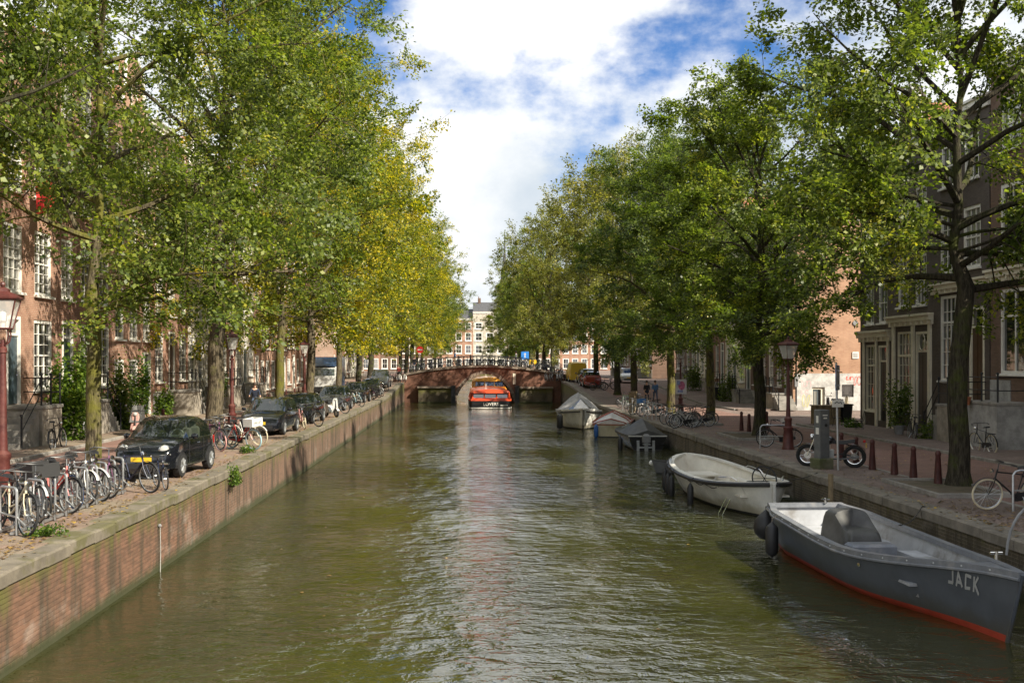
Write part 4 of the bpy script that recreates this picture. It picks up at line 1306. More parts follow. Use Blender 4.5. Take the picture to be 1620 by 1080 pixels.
def covered_mount(t, x, y, z, L, W_, H_, mat, rz=0):
    """draped cover over a console: faceted folds"""
    rs = random.Random(5); rings = []
    n = 44
    prof = [(1.06, 0), (1.02, .15), (.98, .32), (.94, .5), (.90, .66), (.86, .79), (.80, .89), (.66, .955), (.42, .985), (.08, 1.0)]
    ph = [rs.uniform(0, 6.28) for _ in range(4)]
    for k, h in prof:
        ring = []
        for j in range(n):
            a = 2 * PI * j / n
            e = .34
            cx = math.copysign(abs(math.cos(a)) ** e, math.cos(a)); cy = math.copysign(abs(math.sin(a)) ** e, math.sin(a))
            fold = .055 * (1 - .75 * h) * (math.sin(7 * a + ph[0] + h * 1.5) + .7 * abs(math.sin(5.5 * a + ph[1])) - .4)
            f = 1 + fold
            sl_ = (cx + 1) / 2                                # front (towards the bow) is lower: seat part
            zz = h * H_ * (1 - .34 * sm((sl_ - .45) / .5)) + .03 * math.sin(9 * a + ph[2]) * h * (1 - h) * 4 * .5
            ring.append((cx * L / 2 * k * f - h * L * .05, cy * W_ / 2 * k * f, zz))
        rings.append(ring)
    b = MB().loft(rings); b.xf(Matrix.Translation((x, y, z)) @ Matrix.Rotation(rz, 4, 'Z'))
    return b.build('console_cover', mat, t, smooth=35)

# --- the grey boat with the taped name
def boat_jack():
    st = Vector((8.05, 26.2, 0)); bo = Vector((8.52, 16.9, 0))
    d = bo - st; L = d.length
    t = thing('open_boat', 'big grey open steel boat with JACK taped on its bow and red waterline', 'boat', tuple((st + bo) / 2), math.atan2(d.y, d.x))
    sheer = lambda u: .78 + .24 * (1 - u) ** 2.2 + .36 * sm((u - .45) / .55) ** 1.3
    def bf(u):
        if u < .12: return .74 + .2 * sm(u / .12)
        if u < .45: return .94 + .06 * sm((u - .12) / .33)
        return max(.03, (1 - sm((u - .45) / .62) ** 1.25 * 1.0)) if u < .99 else .03
    kf = lambda u: .26 + .30 * sm((u - .5) / .5)
    rows = hullrings(L, 2.35, sheer, bf, kf, rake=.55, keel=-.3, n=33, boot=.11)
    il = hull_parts(t, rows, [MAT['jack_grey'], MAT['boot_red']], .06, .30, MAT['jack_rail'], innermat=MAT['jack_inside'], gw=.13, gh=.09, rubmat=MAT['jack_rail'], gunr=.028)
    for k in range(2, 31, 2):
        x_, y_, z_ = rows[k][0]
        MB().sphere((x_, -y_ - .022, z_ - .02), .018, 6, 4).build('rivet', MAT['steel_galv'], t)
    # stem bar
    r = rows[-1]
    MB().tube([(p[0] + .012, 0, p[2]) for p in r[:6]], .035, 6).build('stem_bar', MAT['jack_grey'], t, smooth=True)
    # benches
    MB().b2(-L / 2 + .1, -L / 2 + 1.15, -.8, .8, .46, .52).build('stern_bench', MAT['jack_inside'], t)
    MB().b2(-L / 2 + 2.5, -L / 2 + 3.1, -.72, .72, .3, .62).build('engine_box', MAT['jack_inside'], t)
    MB().b2(-.9, 2.3, -.52, -.28, .3, .56).build('side_bench', MAT['jack_inside'], t)
    MB().b2(-.9, 2.3, .55, .95, .3, .56).build('side_bench', MAT['jack_inside'], t)
    MB().b2(1.9, 2.35, -.7, .7, .5, .55).build('thwart', MAT['jack_inside'], t)
    b = MB()  # foredeck
    for i in range(27, 32):
        p, q = rows[i][0], rows[i + 1][0]
        b.add([(p[0], p[1] - .02, p[2] + .012), (q[0], q[1] - .02, q[2] + .012), (q[0], -q[1] + .02, q[2] + .012), (p[0], -p[1] + .02, p[2] + .012)], [(0, 1, 2, 3)])
    b.build('foredeck', MAT['jack_rail'], t)
    covered_mount(t, -1.5, -.12, .3, 1.35, .9, 1.02, MAT['tarp_dark'], .1)
    MB().bev((-.62, -.12, .62), (.42, .9, .28), .05).build('console_box', MAT['jack_rail'], t)
    # taped letters on both bows, laid on the hull side
    def side_pt(s_, u, v, off=.008):
        """u along length 0..1, v height"""
        f = u * 32; i = min(31, int(f)); f -= i
        def pt(r):
            for j in range(6):
                if r[j][2] >= v >= r[j + 1][2]:
                    g = (r[j][2] - v) / (r[j][2] - r[j + 1][2]); return Vector(r[j]).lerp(Vector(r[j + 1]), g)
            return Vector(r[0])
        p = pt(rows[i]).lerp(pt(rows[i + 1]), f)
        return Vector((p.x, s_ * (p.y + off), p.z))
    ST = {'J': [((.75, 1), (.75, .1)), ((.8, .12), (.1, .12))], 'A': [((.05, 0), (.35, 1)), ((.3, 1), (.95, .02)), ((.2, .32), (.8, .30))],
          'C': [((.95, .88), (.15, .95)), ((.2, 1), (.2, .05)), ((.15, .08), (.95, .12))], 'K': [((.15, 1.02), (.2, 0)), ((.75, 1.05), (.25, .45)), ((.3, .55), (1.05, -.1))]}
    Lr = rows[-1][0][0] + L / 2
    for s_ in (1, -1):
        for k, ch in enumerate('JACK'):
            b = MB()
            for si, (p, q) in enumerate(ST[ch]):
                d = Vector((q[0] - p[0], (q[1] - p[1]) * 1.0)); nn = Vector((-d.y, d.x)).normalized() * .11
                quad = [(p[0] - nn.x, p[1] - nn.y), (p[0] + nn.x, p[1] + nn.y), (q[0] + nn.x, q[1] + nn.y), (q[0] - nn.x, q[1] - nn.y)]
                pts = []
                for (a, c) in quad:
                    # text reads from stern to bow on the side we see
                    xu = (k * 1.22 + a) * .150
                    ul = .842 + xu / L if s_ < 0 else .935 - xu / L
                    ul = min(.985, ul)
                    pts.append(side_pt(s_, ul, .70 + c * .26 - .012 * k, .010 + .0025 * si))
                b.add(pts, [(0, 1, 2, 3)])
            b.build('name_letter', MAT['tape_grey'], t)
    # small chrome eye fitting amidships
    p = side_pt(-1, .60, .62, .01)
    MB().sphere(p, .05, 8, 5, (1.3, .2, .8)).build('hull_vent', MAT['chrome'], t)
    # rudder
    MB().prism([(-L / 2 - .04, -.3), (-L / 2 - .5, -.3), (-L / 2 - .45, .25), (-L / 2 - .06, .62)], -.03, .03).build('rudder', MAT['boot_red'], t)
    for (xx, yy) in ((-L / 2 + .15, .45), (L / 2 - .75, 0)):
        z = 1.06 if xx < 0 else 1.24
        b = MB().tube([(xx, yy, z), (xx, yy, z + .13)], .03, 6); b.tube([(xx, yy - .1, z + .1), (xx, yy + .1, z + .1)], .022, 6); b.build('cleat', MAT['chrome'], t)
    return t, rows, L
jt, jrows, jL = boat_jack()
def boat_pt(t, p):
    return t.matrix_basis @ Vector(p)
JM = Matrix.Translation(jt.location) @ Matrix.Rotation(jt.rotation_euler.z, 4, 'Z')
r0 = jrows[0][0]; r5 = jrows[5][0]
# sides: local -y is towards the canal middle
sgn = -1
p = JM @ Vector((r0[0] - .12, sgn * (r0[1] + .02), r0[2] - .12))
fender('round black ball fender hanging at the stern of the grey boat', p, r=.30, round_=True, top=(.1, -.15, .1))
p = JM @ Vector((r5[0], sgn * (r5[1] + .16), r5[2] - .1))
fender('long black sausage fender on the side of the grey boat', p, .52, .145, top=(.12, 0, .12))

# --- white open sloop
def boat_sloop():
    st = Vector((8.62, 30.9, 0)); bo = Vector((7.95, 39.6, 0)); d = bo - st; L = d.length
    t = thing('open_boat', 'cream-white open sloop with black rub rail and steering wheel, moored mid quay', 'boat', tuple((st + bo) / 2), math.atan2(d.y, d.x))
    sheer = lambda u: .80 + .26 * abs(2 * u - .9) ** 2
    def bf(u):
        if u < .5: return max(.05, (1 - (1 - u / .5) ** 2.6) ** .62)
        return max(.05, (1 - ((u - .5) / .5) ** 2.8) ** .6)
    kf = lambda u: .30 + .4 * abs(2 * u - 1) ** 3
    rows = hullrings(L, 2.55, sheer, bf, kf, rake=.35, keel=-.25, n=33, boot=.07, srake=.12)
    hull_parts(t, rows, [MAT['gel_white'], MAT['boot_dark']], .07, .30, MAT['gel_white'], innermat=MAT['gel_inside'], gw=.16, gh=.06, rubmat=MAT['black_plastic'], gunr=.065)
    # wheel console
    MB().bev((-2.6, -.25, .58), (.55, .8, .56), .08).build('console', MAT['tarp_dark'], t)
    b = MB(); c = Vector((-2.95, -.25, .98))
    ring = [(c.x - .10 * math.cos(a) * .0 + .12 * math.sin(a), c.y + .36 * math.cos(a), c.z + .34 * math.sin(a)) for a in np.linspace(0, 2 * PI, 25)[:-1]]
    b.tube(ring, .022, 6, closed=True)
    for a in np.linspace(0, 2 * PI, 7)[:-1]: b.tube([c, (c.x + .12 * math.sin(a), c.y + .36 * math.cos(a), c.z + .34 * math.sin(a))], .012, 5)
    b.build('steering_wheel', MAT['black_plastic'], t, smooth=True)
    b = MB()
    b.b2(-3.7, -3.0, -.72, .72, .52, .57); b.build('stern_bench', MAT['gel_inside'], t)
    b = MB(); b.b2(2.2, 3.4, -.6, .6, .52, .57); b.build('bow_bench', MAT['gel_inside'], t)
    b = MB(); b.b2(-1.4, 1.4, -.95, -.62, .3, .56); b.build('side_bench', MAT['gel_inside'], t)
    b = MB(); b.b2(-1.4, 1.4, .62, .95, .3, .56); b.build('side_bench', MAT['gel_inside'], t)
    # hand rails on the gunwale
    for (xa, xb, s) in ((-3.3, -2.2, 1), (-3.3, -2.2, -1), (-.2, 1.6, -1), (2.4, 3.4, 1)):
        pts = []
        for q in np.linspace(0, 1, 6):
            x = xa + (xb - xa) * q; u = (x + L / 2) / L; i = min(32, int(u * 32)); y = rows[i][0][1] - .07; z = rows[i][0][2] + (.13 if 0 < q < 1 else .02)
            pts.append((x, s * y, z))
        MB().tube(pts, .016, 6).build('hand_rail', MAT['chrome'], t, smooth=True)
    # stern: rudder, ladder, stickers
    MB().prism([(-L / 2 - .02, .98), (-L / 2 - .12, .98), (-L / 2 - .1, .5), (-L / 2 - .42, .1), (-L / 2 - .42, -.2), (-L / 2 + .12, -.2), (-L / 2 + .1, .4)], -.035, .035).build('rudder', MAT['gel_white'], t)
    b = MB()
    for x in (-3.45, -3.1): b.tube([(x, .93, .45), (x - .05, 1.22, -.08)], .014, 5)
    b.build('boarding_ladder', MAT['chrome'], t)
    def spt(x, v, s, off=.01):
        u = (x + L / 2) / L * 32; i = min(31, int(u)); r = rows[i]
        for j in range(6):
            if r[j][2] >= v >= r[j + 1][2]:
                g = (r[j][2] - v) / (r[j][2] - r[j + 1][2]); p = Vector(r[j]).lerp(Vector(r[j + 1]), g); return Vector((x, s * (p.y + off), v))
        return Vector((x, 0, v))
    for (xa, xb, za, zb, mn, nm) in ((-3.28, -2.95, .62, .67, 'sticker_red', 'red_sticker'), (-2.05, -1.75, .50, .57, 'paint_white', 'name_plate')):
        q = [spt(xa, za, 1), spt(xb, za, 1), spt(xb, zb, 1), spt(xa, zb, 1)]
        MB().add(q, [(0, 1, 2, 3)]).build(nm, MAT[mn], t)
    # looped grab line along the side
    pts = []
    for k in range(25):
        x = -2.6 + 2.6 * k / 24; pts.append(spt(x, .72 - .09 * abs(math.sin(k * PI / 8)), 1, .03))
    MB().tube(pts, .012, 4).build('grab_line', MAT['rope_dark'], t)
    return t, rows, L
stt, srows, sL = boat_sloop()
SM_ = Matrix.Translation(stt.location) @ Matrix.Rotation(stt.rotation_euler.z, 4, 'Z')
for (i, lab) in ((12, 'black fender nearest the stern of the white sloop'), (20, 'black fender second from the stern on the white sloop'), (22, 'black fender third from the stern on the white sloop'), (25, 'black fender nearest the bow of the white sloop')):
    r = srows[i][0]
    fender(lab, SM_ @ Vector((r[0], r[1] + .17, r[2] - .12)), .5, .10, top=(.1, 0, .14), group='fenders of the white sloop')

# --- small grey dinghy beyond the sloop
t = thing('dinghy', 'small grey dinghy squeezed beyond the bow of the white sloop', 'dinghy', (8.75, 43.6, 0), R(196))
bfd = lambda u: .8 + .2 * sm(u / .3) if u < .5 else max(.04, 1 - sm((u - .5) / .55) ** 1.3)
rows = hullrings(3.0, 1.35, lambda u: .42 + .14 * u * u, bfd, lambda u: .3, rake=.25, keel=-.12, n=15, boot=.06)
hull_parts(t, rows, [pm('dinghy_grey', (.14, .14, .14), .6, var=.2), MAT['boot_dark']], .05, .12, MAT['tarp_dark'], gw=.07, gh=.06)
MB().b2(-.1, .15, -.55, .55, .3, .34).build('thwart', MAT['wood_post'], t)
MB().sphere((1.35, -.25, .42), .13, 8, 6, (1.2, .8, .9)).build('bow_fender', MAT['gel_white'], t)

# --- black boat under a dark cover, outboard
def tent(t, rows, ridge, mat, i0, i1, name='cover', peak=None):
    b = MB(); rs = random.Random(9); rings = []
    for i in range(i0, i1 + 1):
        x, y, z = rows[i][0]; h = ridge((i - i0) / (i1 - i0))
        jy = rs.uniform(-.015, .015)
        rings.append([(x, y + .04, z - .08), (x, y + .03, z + .04), (x, y * .72, z + h * .42 - .05 + jy), (x, y * .36, z + h * .78 - .05), (x, 0, z + h), (x, -y * .36, z + h * .78 - .05), (x, -y * .72, z + h * .42 - .05 - jy), (x, -y - .03, z + .04), (x, -y - .04, z - .08)])
    b.loft(rings, closed=False, caps=False)
    for k in (0, -1):
        b.add(rings[k], [tuple(range(9)) if k else tuple(range(9))[::-1]])
    return b.build(name, mat, t, smooth=25)
pm('hull_black', (.014, .014, .015), .25, var=.1, coat=.4)
t = thing('covered_boat', 'black speedboat under a dark peaked cover with outboard motor', 'boat', (8.95, 57.6, 0), R(92))
bfs = lambda u: .92 + .08 * sm(u / .3) if u < .5 else max(.04, 1 - sm((u - .5) / .54) ** 1.6)
rows = hullrings(5.8, 2.05, lambda u: .72 + .22 * u * u, bfs, lambda u: .22 + .35 * u, rake=.7, keel=-.2, n=21, boot=.05)
hull_parts(t, rows, [MAT['hull_black'], MAT['boot_dark']], .06, .2, MAT['gel_white'], gw=.08, gh=.05)
tent(t, rows, lambda f: .16 + .62 * math.exp(-((f - .28) / .22) ** 2), MAT['tarp_dark'], 0, 19)
o = MB(); o.bev((-3.08, .1, .62), (.34, .36, .42), .1); o.build('outboard_cowl', MAT['pot_grey'], t)
o = MB(); o.b2(-3.14, -3.0, .02, .18, -.4, .42); o.b2(-3.3, -2.95, -.06, .26, .3, .36); o.build('outboard_leg', MAT['steel_galv'], t)
o = MB(); o.b2(-2.98, -2.92, .42, .55, -.1, .5); o.b2(-2.98, -2.92, -.35, -.22, -.1, .5); o.b2(-2.99, -2.93, -.35, .55, .12, .2); o.build('swim_ladder', MAT['steel_galv'], t)
fender('black fender at the stern corner of the covered speedboat', (7.78, 55.3, .68), .55, .12, top=(.2, .05, .1))

# --- clinker cabin boat with red framed windscreen
pm('clinker_cream', (.50, .44, .29), .5, var=.12, dirt=(.36, .30, .18))
pm('frame_redwood', (.32, .07, .04), .4, var=.2)
pm('vinyl_pale', (.60, .57, .53), .35, var=.12, vs=3)
t = thing('cabin_boat', 'small cream clinker boat with red-framed windscreen and blue fenders', 'boat', (9.05, 66.8, 0), R(77))
rows = hullrings(5.4, 2.2, lambda u: .74 + .25 * u * u, bfs, lambda u: .28 + .35 * u, rake=.6, keel=-.2, n=21, boot=.06)
hull_parts(t, rows, [MAT['clinker_cream'], MAT['boot_dark']], .06, .2, MAT['wood_varnish'], gw=.14, gh=.08)
for s in (1, -1):
    for k, f in enumerate((.25, .45, .65, .82)):
        pts = []
        for r in rows:
            z = r[0][2] * (1 - f) + .06 * f
            for j in range(6):
                if r[j][2] >= z >= r[j + 1][2]:
                    g = (r[j][2] - z) / (r[j][2] - r[j + 1][2]); q = Vector(r[j]).lerp(Vector(r[j + 1]), g); break
            pts.append((q.x, s * (q.y + .008), z))
        MB().tube(pts, .014, 4).build('strake', MAT['clinker_cream'], t)
i0, i1 = 1, 12
tent(t, rows, lambda f: .62 * min(1, 2.8 * f + .45, 3.0 * (1 - f) + .5), MAT['vinyl_pale'], i0, i1, 'canopy')
b = MB()
for i in (1, 5, 9, 12):
    x, y, z = rows[i][0]; h = .64 * min(1, 2.8 * (i - 1) / 11 + .45, 3.0 * (12 - i) / 11 + .5)
    b.tube([(x, y + .04, z), (x, y * .74, z + h * .45), (x, 0, z + h + .03), (x, -y * .74, z + h * .45), (x, -y - .04, z)], .035, 5)
b.tube([(rows[i][0][0], -rows[i][0][1] - .04, rows[i][0][2] + .1) for i in range(1, 13)], .035, 5)
b.tube([(rows[i][0][0], rows[i][0][1] + .04, rows[i][0][2] + .1) for i in range(1, 13)], .035, 5)
b.build('canopy_frame', MAT['frame_redwood'], t)
pm('fender_blue', (.03, .12, .36), .45, var=.1)
fender('blue fender at the stern of the cream clinker boat', (7.62, 64.1, .80), .55, .13, 'fender_blue', top=(.1, 0, .1), group='blue fenders')
fender('blue fender amidships on the cream clinker boat', (7.80, 65.4, .84), .45, .12, 'fender_blue', top=(.1, 0, .1), group='blue fenders')

# --- white motor boat with grey tent cover
t = thing('covered_boat', 'white motor boat with pale grey tent cover, bow towards us', 'boat', (7.75, 74.5, 0), R(-92))
bfw = lambda u: .95 if u < .5 else max(.06, 1 - sm((u - .5) / .54) ** 2.2) * .95 if u > .55 else .95
rows = hullrings(7.2, 3.0, lambda u: 1.0 + .38 * u * u, bfw, lambda u: .2 + .30 * sm((u - .55) / .45), rake=.5, keel=-.3, n=25, boot=.08)
hull_parts(t, rows, [MAT['gel_white'], MAT['boot_dark']], .06, .3, MAT['gel_white'], gw=.2, gh=.1)
b = MB()
for s in (1, -1): b.tube([(r[0][0], s * (r[0][1] + .02), r[0][2] - .16) for r in rows[6:24]], .035, 5)
b.build('rub_rail', MAT['black_plastic'], t)
tent(t, rows, lambda f: .12 + 1.15 * math.exp(-((f - .35) / .3) ** 2), MAT['tarp_grey'], 1, 17)
b = MB()
for i in range(17, 24):
    p, q = rows[i][0], rows[i + 1][0]
    b.add([(p[0], p[1], p[2] + .03), (q[0], q[1], q[2] + .03), (q[0], -q[1], q[2] + .03), (p[0], -p[1], p[2] + .03)], [(0, 1, 2, 3)])
b.build('foredeck', MAT['gel_white'], t)
MB().add([(1.0, .8, 1.25), (1.7, .6, 1.2), (1.7, -.6, 1.2), (1.0, -.8, 1.25), (.8, 0, 1.9)], [(0, 1, 4), (1, 2, 4), (2, 3, 4)]).build('windscreen', MAT['glass_curtain'], t)
fender('large dark fender at the bow of the white covered boat', (6.2, 72.0, 1.05), .75, .2, top=(.2, .05, .1))

# --- tour boats at the bridge
pm('tour_red', (.75, .095, .03), .3, var=.08, coat=.3)
pm('tour_orange', (.78, .34, .05), .3, var=.08, coat=.3)
pm('tour_black', (.015, .014, .014), .35, var=.1)
def textmesh(txt, size, mat, ext=.004):
    cu = bpy.data.curves.new('text', 'FONT'); cu.body = txt; cu.size = size; cu.extrude = ext; cu.align_x = 'CENTER'
    o = bpy.data.objects.new('tmp_text', cu); COL.objects.link(o)
    dg = bpy.context.evaluated_depsgraph_get(); me = bpy.data.meshes.new_from_object(o.evaluated_get(dg))
    bpy.data.objects.remove(o); me.materials.clear(); me.materials.append(mat)
    return me
def tourboat(label, x, y, L, W_, pmt, rz, words):
    t = thing('tour_boat', label, 'tour boat', (x, y, 0), rz)
    # hull: stern at y=0 facing -y
    hw = W_ / 2
    st = [(0, .86), (.4, .96), (2, 1), (L - 4, 1), (L - 1.6, .72), (L, .12)]
    b = MB().loft([[(-hw * k, yy, -.3), (hw * k, yy, -.3), (hw * k * 1.02, yy, .72), (-hw * k * 1.02, yy, .72)] for yy, k in st]); b.build('hull', MAT['tour_black'], t)
    b = MB().loft([[(-hw * k * 1.03, yy, .02), (hw * k * 1.03, yy, .02), (hw * k * 1.03, yy, .10), (-hw * k * 1.03, yy, .10)] for yy, k in [(-.02, .86)] + st[1:]]); b.build('white_line', MAT['paint_white'], t)
    b = MB().loft([[(-hw * k * 1.04, yy, .72), (hw * k * 1.04, yy, .72), (hw * k * 1.04, yy, .86), (-hw * k * 1.04, yy, .86)] for yy, k in [(-.03, .88)] + st[1:]]); b.build('rub_strake', pmt, t)
    # cabin corner posts and roof
    cs = [(.15, .86), (.6, .93), (2, .95), (L - 4.2, .95), (L - 2.6, .75)]
    rz_ = 1.52
    b = MB()
    for i, (yy, k) in enumerate(cs):
        for s in (1, -1):
            b.tube([(s * hw * k, yy, .86), (s * hw * k * .93, yy + (.12 if i == 0 else 0), rz_)], .07, 4)
    for yy in np.arange(3.5, L - 5, 1.6):
        for s in (1, -1): b.tube([(s * hw * .95, yy, .86), (s * hw * .885, yy, rz_)], .04, 4)
    for s in (-.33, .33): b.tube([(s * hw * .9, .15, .86), (s * hw * .86, .27, rz_)], .055, 4)
    b.b2(-hw * .86, hw * .86, .1, .22, .86, 1.0)
    b.build('cabin_frame', pmt, t)
    b = MB()
    rr = []
    for yy, k in [(-.12, .80), (.1, .88)] + cs[1:]:
        rr.append([(hw * k * math.sin(a), yy, rz_ + .32 * math.cos(a) - .02) for a in np.linspace(-PI / 2, PI / 2, 9)] + [(hw * k * .96, yy, rz_ - .07), (-hw * k * .96, yy, rz_ - .07)])
    b.loft(rr); b.build('roof', pmt, t, smooth=35)
    for i in range(3):
        xa = -hw * .8 + i * hw * .55; xb = xa + hw * .5
        MB().add([(xa, .19, 1.0), (xb, .19, 1.0), (xb * .97, .28, 1.48), (xa * .97, .28, 1.48)], [(0, 1, 2, 3)]).build('rear_window', MAT['glass_dim'], t)
    for s in (1, -1):
        MB().add([(s * hw * .93, .3, .88), (s * hw * .94, L - 3, .88), (s * hw * .87, L - 3, 1.48), (s * hw * .87, .3, 1.48)], [(0, 1, 2, 3)]).build('side_windows', MAT['car_glass'], t)
    if words:
        me = textmesh(words, .42, MAT['paint_white'])
        inst('name_lettering', me, t, (.05, -.02, .28), rot=(R(90), 0, 0))
        MB().b2(hw * .45, hw * .82, -.02, 0.02, .26, .36).build('small_lettering', MAT['paint_white'], t)
    b = MB().tube([(-hw * .2, 1.2, 1.8), (-hw * .2, 1.2, 2.3)], .025, 5); b.build('flag_pole', MAT['paint_white'], t)
    return t
tourboat('red glass-roofed tour boat seen from the stern, entering the bridge arch', 2.42, 103.6, 17.0, 4.0, MAT['tour_red'], 0, 'LOVERS')
o2 = tourboat('orange and white tour boat seen through the bridge arch beyond the red one', 3.1, 137, 16.0, 4.4, MAT['tour_orange'], 0, '')
o2.scale = (1, 1, 1.35)
# mooring lines of the boats
def rope(label, pts, r=.014):
    q = []
    for i in range(len(pts) - 1):
        a, c = Vector(pts[i]), Vector(pts[i + 1])
        for k in range(8):
            f = k / 8; p = a.lerp(c, f); p.z -= .12 * math.sin(PI * f) * min(1, (c - a).length / 2); q.append(p)
    q.append(Vector(pts[-1]))
    o = Vector(pts[0])
    return tag(MB().tube([p - o for p in q], r, 5).build('mooring_rope', MAT['rope_dark'], loc=o), label, 'rope')
pj = JM @ Vector((-1.7, .95, .95))
rope('dark mooring rope from the grey boat amidships up to the quay', [pj, (10.35, 25.0, QR + .03), (11.2, 26.0, QR + .03)])
pj2 = JM @ Vector((jL / 2 - .9, .25, 1.28))
t_ = [pj2 + Vector((0, 0, 0))]
arc = [pj2, pj2 + Vector((.1, .1, 1.0)), pj2 + Vector((1.0, .2, 1.3)), Vector((10.5, 17.6, QR + .1))]
o = pj2
arc = [(1 - f) ** 3 * arc[0] + 3 * f * (1 - f) ** 2 * arc[1] + 3 * f * f * (1 - f) * arc[2] + f ** 3 * arc[3] for f in np.linspace(0, 1, 16)]
tag(MB().tube([p - o for p in arc], .022, 6).build('mooring_hose', MAT['pot_grey'], loc=o), 'grey stiff mooring line arching from the bow of the grey boat', 'rope')
pz = SM_ @ Vector((.5, -1.1, .9))
rope('dark rope from the white sloop up to the quay edge', [pz, (10.4, 36.0, QR + .02)])
pz = SM_ @ Vector((-3.0, -.9, .95))
rope('dark rope from the stern of the white sloop to the quay', [pz, (10.4, 32.6, QR + .02)])
o = MB().tube([(0, 0, -.8), (0, 0, 1.45)], .07, 7)
tag(o.build('mooring_pole', MAT['wood_post'], loc=(9.6, 29.0, 0)), 'short wooden mooring pole between the grey boat and the white sloop', 'mooring pole')
# ---------------------------------------------------------------- lamps, bollards, signs
def make_lamp(label, x, y, z, sc=1.0, rz=0, group='red canal lamp posts'):
    t = thing('lamp_post', label, 'lamp post', (x, y, z), rz, group)
    t.scale = (sc * .86, sc * .86, sc)
    if 'lamp' not in WC:
        b = MB()
        b.lathe([(.27, -.02), (.27, .06), (.24, .10), (.22, .45), (.19, .72), (.215, .76), (.215, .82), (.15, .86), (.145, 1.05), (.17, 1.10), (.17, 1.16), (.10, 1.22), (.085, 1.6), (.075, 2.4), (.062, 2.95), (.085, 2.97), (.085, 3.05), (.05, 3.08), (.05, 3.2)], 12)
        post = b.mesh('post', MAT['lamp_red'], 40)
        b = MB()
        for s in range(4):
            a = PI / 4 + s * PI / 2
            b.tube([(.045 * math.cos(a), .045 * math.sin(a), 3.1), (.15 * math.cos(a), .15 * math.sin(a), 3.16), (.19 * math.cos(a), .19 * math.sin(a), 3.28), (.16 * math.cos(a), .16 * math.sin(a), 3.40)], .016, 5)
        br = b.mesh('bracket', MAT['lamp_red'], True)
        b = MB()
        lo, hi, z0, z1 = .165, .30, 3.40, 3.92
        cs = ((-1, -1), (1, -1), (1, 1), (-1, 1))
        for sx, sy in cs: b.tube([(sx * lo, sy * lo, z0), (sx * hi, sy * hi, z1)], .016, 4)
        for k in range(4):
            p, q = cs[k], cs[(k + 1) % 4]
            b.tube([(p[0] * lo, p[1] * lo, z0), (q[0] * lo, q[1] * lo, z0)], .017, 4); b.tube([(p[0] * hi, p[1] * hi, z1), (q[0] * hi, q[1] * hi, z1)], .02, 4)
        cage = b.mesh('lantern_frame', MAT['lamp_red'])
        b = MB(); rings = []
        for z_, k in ((z1 + .004, .34), (z1 + .03, .35), (z1 + .10, .25), (z1 + .14, .13), (z1 + .19, .12), (z1 + .22, .05)): rings.append([(sx * k, sy * k, z_) for sx, sy in cs])
        b.loft(rings); b.sphere((0, 0, z1 + .27), .055, 8, 6)
        roof = b.mesh('lantern_roof', MAT['lamp_red'])
        m, tt, bs = newmat('lantern_glass'); bs.inputs['Base Color'].default_value = (.75, .74, .70, 1); bs.inputs['Roughness'].default_value = .15
        N = NT(tt); tr = N.n('ShaderNodeBsdfTransparent'); mx = N.n('ShaderNodeMixShader', {0: .42})
        tt.links.new(bs.outputs[0], mx.inputs[2]); tt.links.new(tr.outputs[0], mx.inputs[1]); tt.links.new(mx.outputs[0], tt.nodes['Material Output'].inputs['Surface'])
        panes = []
        for k in range(4):
            p, q = cs[k], cs[(k + 1) % 4]
            panes.append(MB().add([(p[0] * lo, p[1] * lo, z0), (q[0] * lo, q[1] * lo, z0), (q[0] * hi, q[1] * hi, z1), (p[0] * hi, p[1] * hi, z1)], [(0, 1, 2, 3)]).mesh('pane', m))
        b = MB(); b.lathe([(.05, 3.42), (.05, 3.5), (.09, 3.54), (.09, 3.68), (.04, 3.76)], 8); bulb = b.mesh('lamp_fitting', MAT['paint_white'], True)
        WC['lamp'] = (post, br, cage, roof, panes, bulb)
    post, br, cage, roof, panes, bulb = WC['lamp']
    inst('post', post, t); inst('bracket', br, t); inst('lamp_fitting', bulb, t)
    cg = inst('lantern', cage, t); inst('lantern_roof', roof, cg)
    for p in panes: inst('pane', p, cg)
    return t
make_lamp('dark red lamp post at the left picture edge behind the bicycles', -8.6, 20.6, QL, 1.04, .2)
make_lamp('red lamp post behind the bicycles with the pale blue tyre', -9.4, 44.7, QL, 1.0, .3)
make_lamp('red lamp post in front of the forked tree, left quay', -9.4, 65.0, QL, 1.0, .1)
make_lamp('tall red lamp post with a bicycle locked behind it, right quay', 12.2, 41.7, QR, 1.0, .35)
lp = make_lamp('red lamp post carrying a pink and white poster', 12.5, 64.0, QR, 1.02, .2)
pm('poster_paper', (.66, .62, .64), .7, var=.05); pm('poster_pink', (.55, .16, .28), .7, var=.4, vs=6); pm('poster_blue', (.25, .3, .5), .7, var=.4, vs=6)
t = thing('poster', 'pink and white poster strapped to a right bank lamp post', 'poster', (12.5, 63.88, QR + 1.85), .06)
MB().b2(-.32, .32, -.02, .0, -.42, .42).build('board', MAT['poster_paper'], t)
b = MB(); b.sphere((.03, -.022, .06), .2, 10, 6, (1, .02, 1.3)); b.build('picture', MAT['poster_pink'], t)
b = MB(); b.b2(-.2, .1, -.026, -.02, -.33, -.2); b.b2(-.24, -.06, -.026, -.02, .1, .34); b.build('print', MAT['poster_blue'], t)
